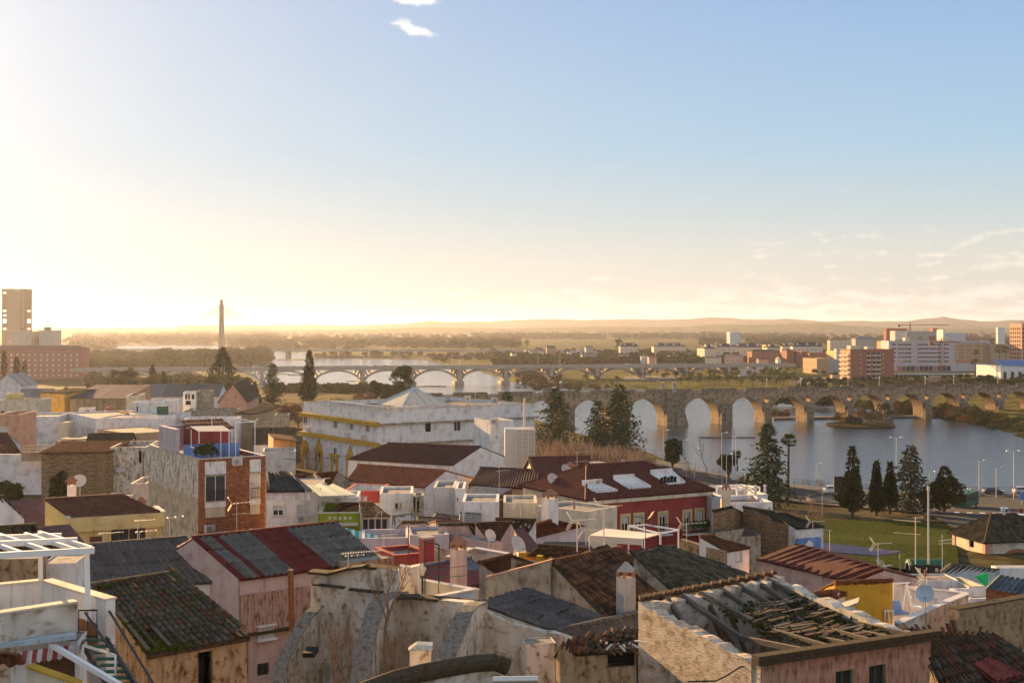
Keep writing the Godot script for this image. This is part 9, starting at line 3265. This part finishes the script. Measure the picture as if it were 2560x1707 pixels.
func riverside()->void:
	ribbon("road","grey river road running from the bend to the right edge",[[1560,1160,1600,1195],[1700,1176,1690,1212],[1850,1202,1850,1236],[2000,1226,1990,1258],[2150,1239,2140,1272],[2330,1243,2300,1285],[2480,1246,2420,1340],[2620,1250,2600,1360]],0.30,M.asphalt)
	ribbon("pavement","pale promenade between road and river railing",[[1640,1152,1640,1168],[1700,1163,1700,1175],[1850,1194,1850,1201],[2000,1217,2000,1225],[2150,1229,2150,1238],[2330,1235,2330,1242],[2480,1237,2480,1245],[2620,1239,2620,1249]],0.36,M.paving)
	ribbon("lawn","green lawn under the conifers",[[1990,1300,2060,1395],[2130,1305,2180,1420],[2260,1310,2310,1440],[2375,1318,2400,1440]],0.35,M.lawn)
	ribbon("lawn","strip of pale grass by the road bend",[[1610,1150,1640,1164],[1690,1158,1700,1175],[1760,1168,1780,1190]],0.25,M.lawn)
	for k in 16:
		var px:=2290.0+(k % 8)*32
		var py:=1252.0+(k/8)*30+(k % 8)*0.8
		ribbon("road_marking","white dash painted on the river road",[[px,py,px+1,py+2],[px+14,py+0.5,px+15,py+2.5]],0.32,M.white_paint)
	# railing
	var P:=[[1690,1158],[1780,1176],[1900,1202],[2010,1216],[2100,1223],[2200,1229],[2300,1232],[2441,1234],[2620,1237]]
	var rl:=thing("river_railing","dark metal railing along the river promenade","railing",Vector3.ZERO)
	for k in P.size()-1:
		var a:=on_land(P[k][0],P[k][1])
		var b:=on_land(P[k+1][0],P[k+1][1])
		for h in [0.25,0.65,1.1]:
			var m:=MB.new()
			m.bar(a+Vector3.UP*h,b+Vector3.UP*h,0.05,0.06)
			part("rail",m,M.black_metal,rl)
		var n:=int(a.distance_to(b)/2.2)
		for j in n:
			var m:=MB.new()
			var p:=a.lerp(b,float(j)/n)
			m.bar(p-Vector3.UP*0.2,p+Vector3.UP*1.15,0.07,0.07)
			part("post",m,M.black_metal,rl)
	# traffic
	var dk:=Color(0.012,0.015,0.02)
	var wh:=Color(0.72,0.72,0.70)
	car("dark blue estate car on the river road, far right",on_land(2483,1239),0.05,dk)
	car("white car with its tail towards us, at the junction",on_land(2512,1295),1.15,wh)
	car("second white car at the right edge, behind the pavilion roof",on_land(2552,1312),1.2,wh)
	car("white car half hidden by the big cypress on the lawn",on_land(2085,1235),0.1,wh)
	car("white van like car right of the broad cypress",on_land(2400,1234),0.1,wh)
	car("pale car at the right edge beyond a blue sign",on_land(2560,1238),0.0,Color(0.5,0.48,0.45))
	var bus:=thing("green_bus","green and white bus behind the broad cypress","bus",on_land(2416,1272),0.9)
	for q in [["body",v3(-3.6,0.4,-1.2),v3(3.6,1.4,1.2),M.green_paint],["window_band",v3(-3.55,1.402,-1.17),v3(3.58,2.35,1.17),M.glass],["roof",v3(-3.6,2.352,-1.2),v3(3.6,2.8,1.2),M.green_paint]]:
		var m:=MB.new()
		m.box(q[1],q[2])
		part(q[0],m,q[3],bus)
	for x in [-2.3,2.2]:
		for z in [-1.15,1.0]:
			var w:=MB.new()
			w.tube(v3(x,0.45,z),v3(x,0.45,z+0.25),0.45,0.45,12)
			part("wheel",w,M.black_metal,bus)
	var n: Node3D=deck_axis[0]
	var i:=0
	for q in [[640,"left of the ragged fir"],[668,"by the ragged fir"],[735,"over the first arch"],[862,"over the second arch"],[938,"above the mud bank"],[962,"just ahead of it"],[1075,"right of the big round tree"],[1345,"over the left bank arch"],[1378,"over the grassy arch"],[1576,"at the bridge's far end"]]:
		car("small car on the road bridge, "+q[1],n.to_global(v3(along(deck_axis,q[0]),12.43,-3.0-(i % 2)*3.5)),n.rotation.y+(PI if i % 2 else 0.0),[wh,dk,Color(0.3,0.3,0.3)][i % 3],"cars on the road bridge")
		i+=1
	for q in [[2012,944],[2022,946],[2032,944],[2042,946],[2052,945]]:
		var p:=PH(q[0],q[1],5.6)
		p.y=ground_at(p.x,-p.z)+0.1
		car("parked car before the cream cube, "+{2012: "first from the left",2022: "second from the left",2032: "the middle one",2042: "second from the right",2052: "first from the right"}[q[0]],p,0.4,[dk,Color(0.3,0.32,0.36),wh][q[0] % 3],"cars parked before the cream cube")
	# lamps and poles: label, column, foot row, top row, distance
	for q in [["lamp by the reeds at the left of the road bend",1659,1150,1076,290],["lamp left of the bare round tree",1708,1176,1100,280],["tall lamp right of the bare round tree",1805,1206,1082,275],["thin lamp before the bank trees",1736,1192,1122,268],["lamp in front of the white lattice mast",1817,1208,1136,262],["two armed lamp standing before the river",2242,1212,1094,290],["lamp left of the lawn behind the white car",2057,1300,1230,215],
			["tall lamp before the river right of the cypresses",2449,1268,1152,262],["tall two armed lamp at the right edge",2536,1285,1128,255],["lamp rising behind the dark cypress",2325,1300,1180,245],["lamp beside the dark car",2492,1270,1170,258],["small dark lamp by the river railing",2042,1216,1158,300]]:
		road_lamp(q[0],q[1],q[2],q[3],q[4],1.2,q[0].contains("two armed"))
	var tall:=single("lamp_pole","very tall grey pole rising from the lawn beside the green bins","pole",null,M.pale_metal)
	var tm:=MB.new()
	tm.tube(V(2322,1410,100),V(2322,1226,100),0.09,0.07,8)
	tm.tube(V(2322,1226,100),V(2322,1216,100),0.12,0.12,8)
	tall.mesh=tm.mesh()
	var ms:=thing("lattice_mast","white twin post mast with lamps by the river road","mast",V(1836,1195,275))
	for x in [-0.35,0.35]:
		var m:=MB.new()
		m.tube(v3(x,0,0),v3(x,9.0,0),0.07,0.07,6)
		part("post",m,M.white_paint,ms)
	for k in 6:
		var m:=MB.new()
		m.bar(v3(-0.35,6.3+k*0.5,0),v3(0.35,6.3+k*0.5,0),0.1,0.12)
		part("rung",m,M.white_paint,ms)
	var bx:=MB.new()
	bx.box(v3(-0.5,-0.3,0.1),v3(0.5,2.6,0.5))
	part("panel",bx,M.white,ms)
	# signs
	var sg:=thing("info_sign","tall tan information sign on a post by the bank trees","sign",V(1717,1195,270))
	var sp:=MB.new()
	sp.tube(Vector3.ZERO,v3(0,1.6,0),0.07,0.07,6)
	part("post",sp,M.tan,sg)
	var sb:=MB.new()
	sb.box(v3(-0.45,1.55,-0.06),v3(0.55,3.5,0.06))
	part("board",sb,M.tan,sg)
	var sf:=MB.new()
	sf.box(v3(-0.35,1.75,0.063),v3(0.45,3.2,0.08))
	part("panel",sf,M.cream,sg)
	var bs:=thing("road_sign","blue direction sign at the right edge","sign",V(2556,1262,240))
	var bm:=MB.new()
	bm.tube(Vector3.ZERO,v3(0,2.6,0),0.05,0.05,6)
	part("post",bm,M.grey_metal,bs)
	var bp:=MB.new()
	bp.box(v3(-0.5,0.9,0.05),v3(0.9,2.4,0.1))
	part("board",bp,M.blue,bs)
	var tr:=thing("road_sign","round no entry sign back on a post, right edge","sign",V(2553,1315,215))
	var tp:=MB.new()
	tp.tube(Vector3.ZERO,v3(0,2.8,0),0.05,0.05,6)
	part("post",tp,M.grey_metal,tr)
	var td:=MB.new()
	td.tube(v3(0,2.6,0.06),v3(0,2.6,0.1),0.42,0.42,16)
	part("disc",td,M.red,tr)
	var bd:=thing("billboard","dark upright panel behind the leftmost cypress","panel",V(2100,1238,262))
	var bq:=MB.new()
	bq.box(v3(-1.2,0,-0.2),v3(0.7,3.9,0.2))
	part("board",bq,M.black_metal,bd)
	person("person in dark clothes walking on the pavement by the big cedar",on_land(1853,1214),0.6,dk)
	person("second person walking close behind by the big cedar",on_land(1858,1211),0.6,Color(0.05,0.05,0.09))
	var nb: Node3D
	for c in get_children():
		if c.name=="stone_bridge": nb=c
	var ax:=[nb,1685,501,0.337,405.0/F*501/(1-0.337*405.0/F)]
	for q in [[1598,"in a gap left of the turrets"],[1964,"in the gap over the second round eye"],[2258,"in a gap of the parapet, right"]]:
		person("tiny person crossing the old stone bridge, "+q[1],nb.to_global(v3(along(ax,q[0]),13.31,-3)),1.5,dk)
	for q in [[1724,956],[1728,957],[1842,963],[1850,964],[1858,963],[2268,1000]]:
		var p:=PH(q[0],q[1]+4,5.5)
		p.y=ground_at(p.x,-p.z)
		person("tiny walker in the park, "+{1724: "left one of a couple",1728: "right one of a couple",1842: "first of three on the path",1850: "second of three on the path",1858: "third of three on the path",2268: "alone beyond an arch"}[q[0]],p,1.0,dk)
	var pl:=single("roundabout_pool","round pool with a pale rim among the lawn trees","pool",null,M.paving)
	var pm:=MB.new()
	var pp:=on_land(2120,1256)
	pm.lathe(pp,[v2(8,-0.5),v2(8,0.6),v2(7.4,0.6),v2(7.4,0.3),v2(0,0.3)],28)
	pl.mesh=pm.mesh()

# ---------------------------------------------------------------- aerials, dishes, bins
func furniture()->void:
	var a:=func(label: String,fx: float,fy: float,ty: float,d: float,list: Array,m:="pale_metal",r:=0.028)->void:
		aerial(label,v2(fx,fy),v2(fx,ty),d,list,m,r)
	a.call("tall yellowish mast with a grid aerial, before the red house",1443,1395,1298,66,[[0.97,10,1.2,8,true]],"canvas",0.045)
	a.call("mast with a slanted grid aerial, before the red house's left windows",1510,1375,1262,72,[[0.97,-8,1.3,8,true]],"canvas",0.04)
	a.call("mast with two short aerials above the coppice",1443,1190,1130,125,[[0.98,20,1.5,7,false],[0.6,15,1.3,6,false]])
	a.call("thin mast with a grid aerial left of the cream wall",1301,1320,1254,96,[[0.98,0,1.5,7,true]])
	a.call("rusty mast with a fan aerial beside the blank panel",1021,1410,1312,70,[[0.95,0,1.3,7,true]],"rust",0.04)
	a.call("dark mast with a yagi over the jumble of sheds",1029,1330,1275,92,[[0.96,25,1.4,9,false]],"black_metal")
	a.call("long low yagi aerial on the striped roof",870,1412,1382,64,[[0.98,8,2.2,16,false],[0.75,5,1.0,4,false]])
	a.call("cream mast with two small aerials beside the teal awning",959,1372,1336,80,[[0.95,5,1.0,6,false],[0.8,-5,0.9,5,false]],"canvas",0.05)
	a.call("thin mast with one yagi before the porch",1217,1330,1250,90,[[0.97,15,1.6,8,false]])
	a.call("thin mast with a yagi high before the dark brown roof",1248,1240,1166,116,[[0.98,8,1.8,10,false],[0.85,10,1.2,6,false]])
	a.call("mast with a white grid aerial on the small window house",966,1262,1233,106,[[0.95,0,1.4,7,true]])
	a.call("mast with a yagi by the yellow house's eave",343,1345,1300,80,[[0.97,8,1.3,9,false]])
	a.call("mast with two long thin yagis before the yellow house",257,1360,1330,72,[[0.9,5,1.4,10,false]])
	a.call("second long yagi before the yellow house's glazing",347,1362,1328,73,[[0.97,8,1.2,5,false],[0.2,8,0.9,10,false]])
	a.call("thin mast with a spread aerial before the brick pier",591,1320,1256,90,[[0.97,18,1.5,6,true],[0.55,4,1.6,3,false]])
	a.call("thin mast between the white houses behind the yellow house",423,1330,1292,92,[[0.95,20,1.2,3,false]])
	a.call("tall mast with three yagis before the cypresses",2290,1400,1292,92,[[0.90,175,1.9,12,false],[0.98,10,0.7,5,false],[0.60,175,1.9,10,false]],"canvas",0.04)
	a.call("mast with a grid aerial over the lilac canopy's end",2196,1412,1357,88,[[0.96,0,1.2,6,true]])
	a.call("mast with a grid aerial left of the lawn, over the maroon roof",2033,1362,1302,106,[[0.97,0,1.2,6,true]])
	a.call("thin mast with a yagi at the left end of the lawn",2075,1378,1325,96,[[0.97,160,1.0,6,false]])
	a.call("mast with yagis beside the brick pavilion",2357,1412,1336,100,[[0.8,15,1.8,10,false],[0.7,10,1.5,6,false]])
	a.call("cream mast with a slanted grid aerial in the patio",2319,1530,1440,62,[[0.97,0,1.0,7,true]],"canvas",0.03)
	a.call("small fallen grid aerial by the ribbed maroon roof",2212,1450,1412,82,[[0.9,30,0.8,6,true]])
	a.call("mast with a white arrow aerial on the white house, right of the red house",1717,1345,1308,84,[[0.95,5,1.6,6,true]])
	a.call("thin dark mast in front of the red house's pergola",1614,1385,1285,78,[[0.9,160,1.0,8,true],[0.7,10,1.4,6,false]],"black_metal")
	a.call("mast with a fan aerial at the red house's left foot",1465,1350,1322,76,[[0.9,0,0.8,6,true]])
	a.call("white slanted aerial beside the green house veranda",953,1300,1277,92,[[0.9,-15,0.9,6,true]])
	a.call("tiny aerials left of the green house",800,1228,1196,112,[[0.95,20,1.1,6,true]])
	a.call("thin lamp like aerial by the white building's left foot",849,1210,1182,140,[[0.95,5,1.8,5,false]])
	a.call("white aerial on the blue walled house",1948,1312,1290,116,[[0.95,0,1.1,6,true]])
	a.call("left aerial on the distant white houses",335,1070,1040,240,[[0.95,0,2.0,6,false]])
	dish("white dish beside the pink gable at the left of the ochre porch",V(1292,1398,74),0.55,50)
	dish("grey dish on the patio's outer wall",V(2314,1522,58.5),0.42,-20,"paleblue")
	dish("white dish behind the ochre porch",V(1224,1365,80),0.4,40)
	# two bottle banks by the lawn
	for k in 2:
		var b:=thing("recycling_bin",["left dark green recycling bin with white hoops by the lawn","right dark green recycling bin with white hoops by the lawn"][k],"recycling bin",V(2292+k*43,1437,104),0.1)
		var m:=MB.new()
		m.hexa([v3(-0.6,0,0.5),v3(0.6,0,0.5),v3(0.6,0,-0.5),v3(-0.6,0,-0.5),v3(-0.68,0.9,0.6),v3(0.68,0.9,0.6),v3(0.68,0.9,-0.6),v3(-0.68,0.9,-0.6)])
		part("body",m,M.black_metal,b)
		var l:=MB.new()
		for j in 8:
			var t0:=PI*j/8
			var t1:=PI*(j+1)/8
			l.quad(v3(-0.68,0.9+sin(t0)*0.42,cos(t0)*0.6),v3(0.68,0.9+sin(t0)*0.42,cos(t0)*0.6),v3(0.68,0.9+sin(t1)*0.42,cos(t1)*0.6),v3(-0.68,0.9+sin(t1)*0.42,cos(t1)*0.6))
			l.tri(v3(-0.68,0.9,0),v3(-0.68,0.9+sin(t0)*0.42,cos(t0)*0.6),v3(-0.68,0.9+sin(t1)*0.42,cos(t1)*0.6))
		part("lid",l,M.green_paint,b)
		for x in [-0.76,0.76]:
			var h:=MB.new()
			for j in 10:
				var t0:=PI*j/10
				var t1:=PI*(j+1)/10
				h.tube(v3(x,0.5+sin(t0)*0.65,cos(t0)*0.45),v3(x,0.5+sin(t1)*0.65,cos(t1)*0.45),0.035,0.035,5)
			part("hoop",h,M.white_paint,b)
		var s:=MB.new()
		s.box(v3(-0.1,0.35,0.57),v3(0.12,0.65,0.6))
		part("sticker",s,M.offwhite,b)
	# pale pergola and canvas roof before the red house
	var g:=thing("roof_shelter","cream canvas shelter and white pipe frame before the red house","shelter",V(1560,1345,80))
	var o:=g.position
	var q:=[Q("B3",705,1312),Q("B3",1190,1345),Q("B3",1350,1300),Q("B3",850,1250)]
	var P:=[]
	for k in 4:
		P.append(V(q[k].x,q[k].y,[79.0,77.5,82.0,83.5][k]))
	var c:=MB.new()
	c.plate([P[0]-o,P[1]-o,P[2]-o,P[3]-o],v3(0,0.05,0))
	part("canvas",c,M.canvas,g)
	var v:=MB.new()
	v.plate([P[0]-o,P[1]-o,P[1]-o-Vector3.UP*0.35,P[0]-o-Vector3.UP*0.35],v3(0,0,-0.04))
	part("valance",v,M.canvas,g)
	var F4:=[V(1572,1315,84),V(1613,1312,88),V(1697,1325,86),V(1652,1334,81)]
	for k in 4:
		frame_of(g,"beam",[[F4[k],F4[(k+1) % 4]]],0.1,M.white_paint)
		frame_of(g,"post",[[F4[k],F4[k]-Vector3.UP*2.0]],0.09,M.white_paint)
		frame_of(g,"post",[[P[k],P[k]-Vector3.UP*2.2]],0.07,M.white_paint)
	# wall lantern and its black posts, washing line cables
	var lp:=thing("street_lantern","black street lantern with a lit glass, beside the buttressed wall","lantern",V(1056,1500,62))
	var pb:=MB.new()
	pb.bar(v3(0,-2,0),v3(0,1.2,0),0.1,0.1)
	pb.bar(v3(0.12,-2,0),v3(0.12,2.9,0),0.06,0.06)
	pb.bar(v3(0.8,-1.8,0),v3(0.8,2.7,0),0.07,0.07)
	pb.bar(v3(0.12,2.85,0),v3(0.8,2.7,0),0.06,0.06)
	part("posts",pb,M.black_metal,lp).set_meta("kind","stuff")
	var lb:=MB.new()
	lb.lathe(v3(0,1.2,0),[v2(0.08,0),v2(0.2,0.35),v2(0.08,0.5),v2(0,0.62)],6)
	part("glass_lantern",lb,M.cream,lp)
	for k in 2:
		var w:=MB.new()
		var pts:=[]
		for j in 9:
			var t:=j/8.0
			pts.append(V(lerpf(1056,1182,t),lerpf([1423,1440][k],[1411,1437][k],t)+sin(t*PI)*3.0,lerpf(62,64,t)))
		w.path(pts,0.015,4)
		single("washing_line",["upper green washing line by the pierced chimney","lower green washing line by the pierced chimney"][k],"line",w,M.green_paint)
	var wr:=MB.new()
	var pts2:=[]
	for j in 11:
		pts2.append(V(lerpf(705,870,j/10.0),lerpf(1147,1139,j/10.0)+sin(j/10.0*PI)*4,lerpf(140,165,j/10.0)))
	wr.path(pts2,0.04,4)
	single("overhead_wire","black overhead wire before the white building's windows","wire",wr,M.black_metal)
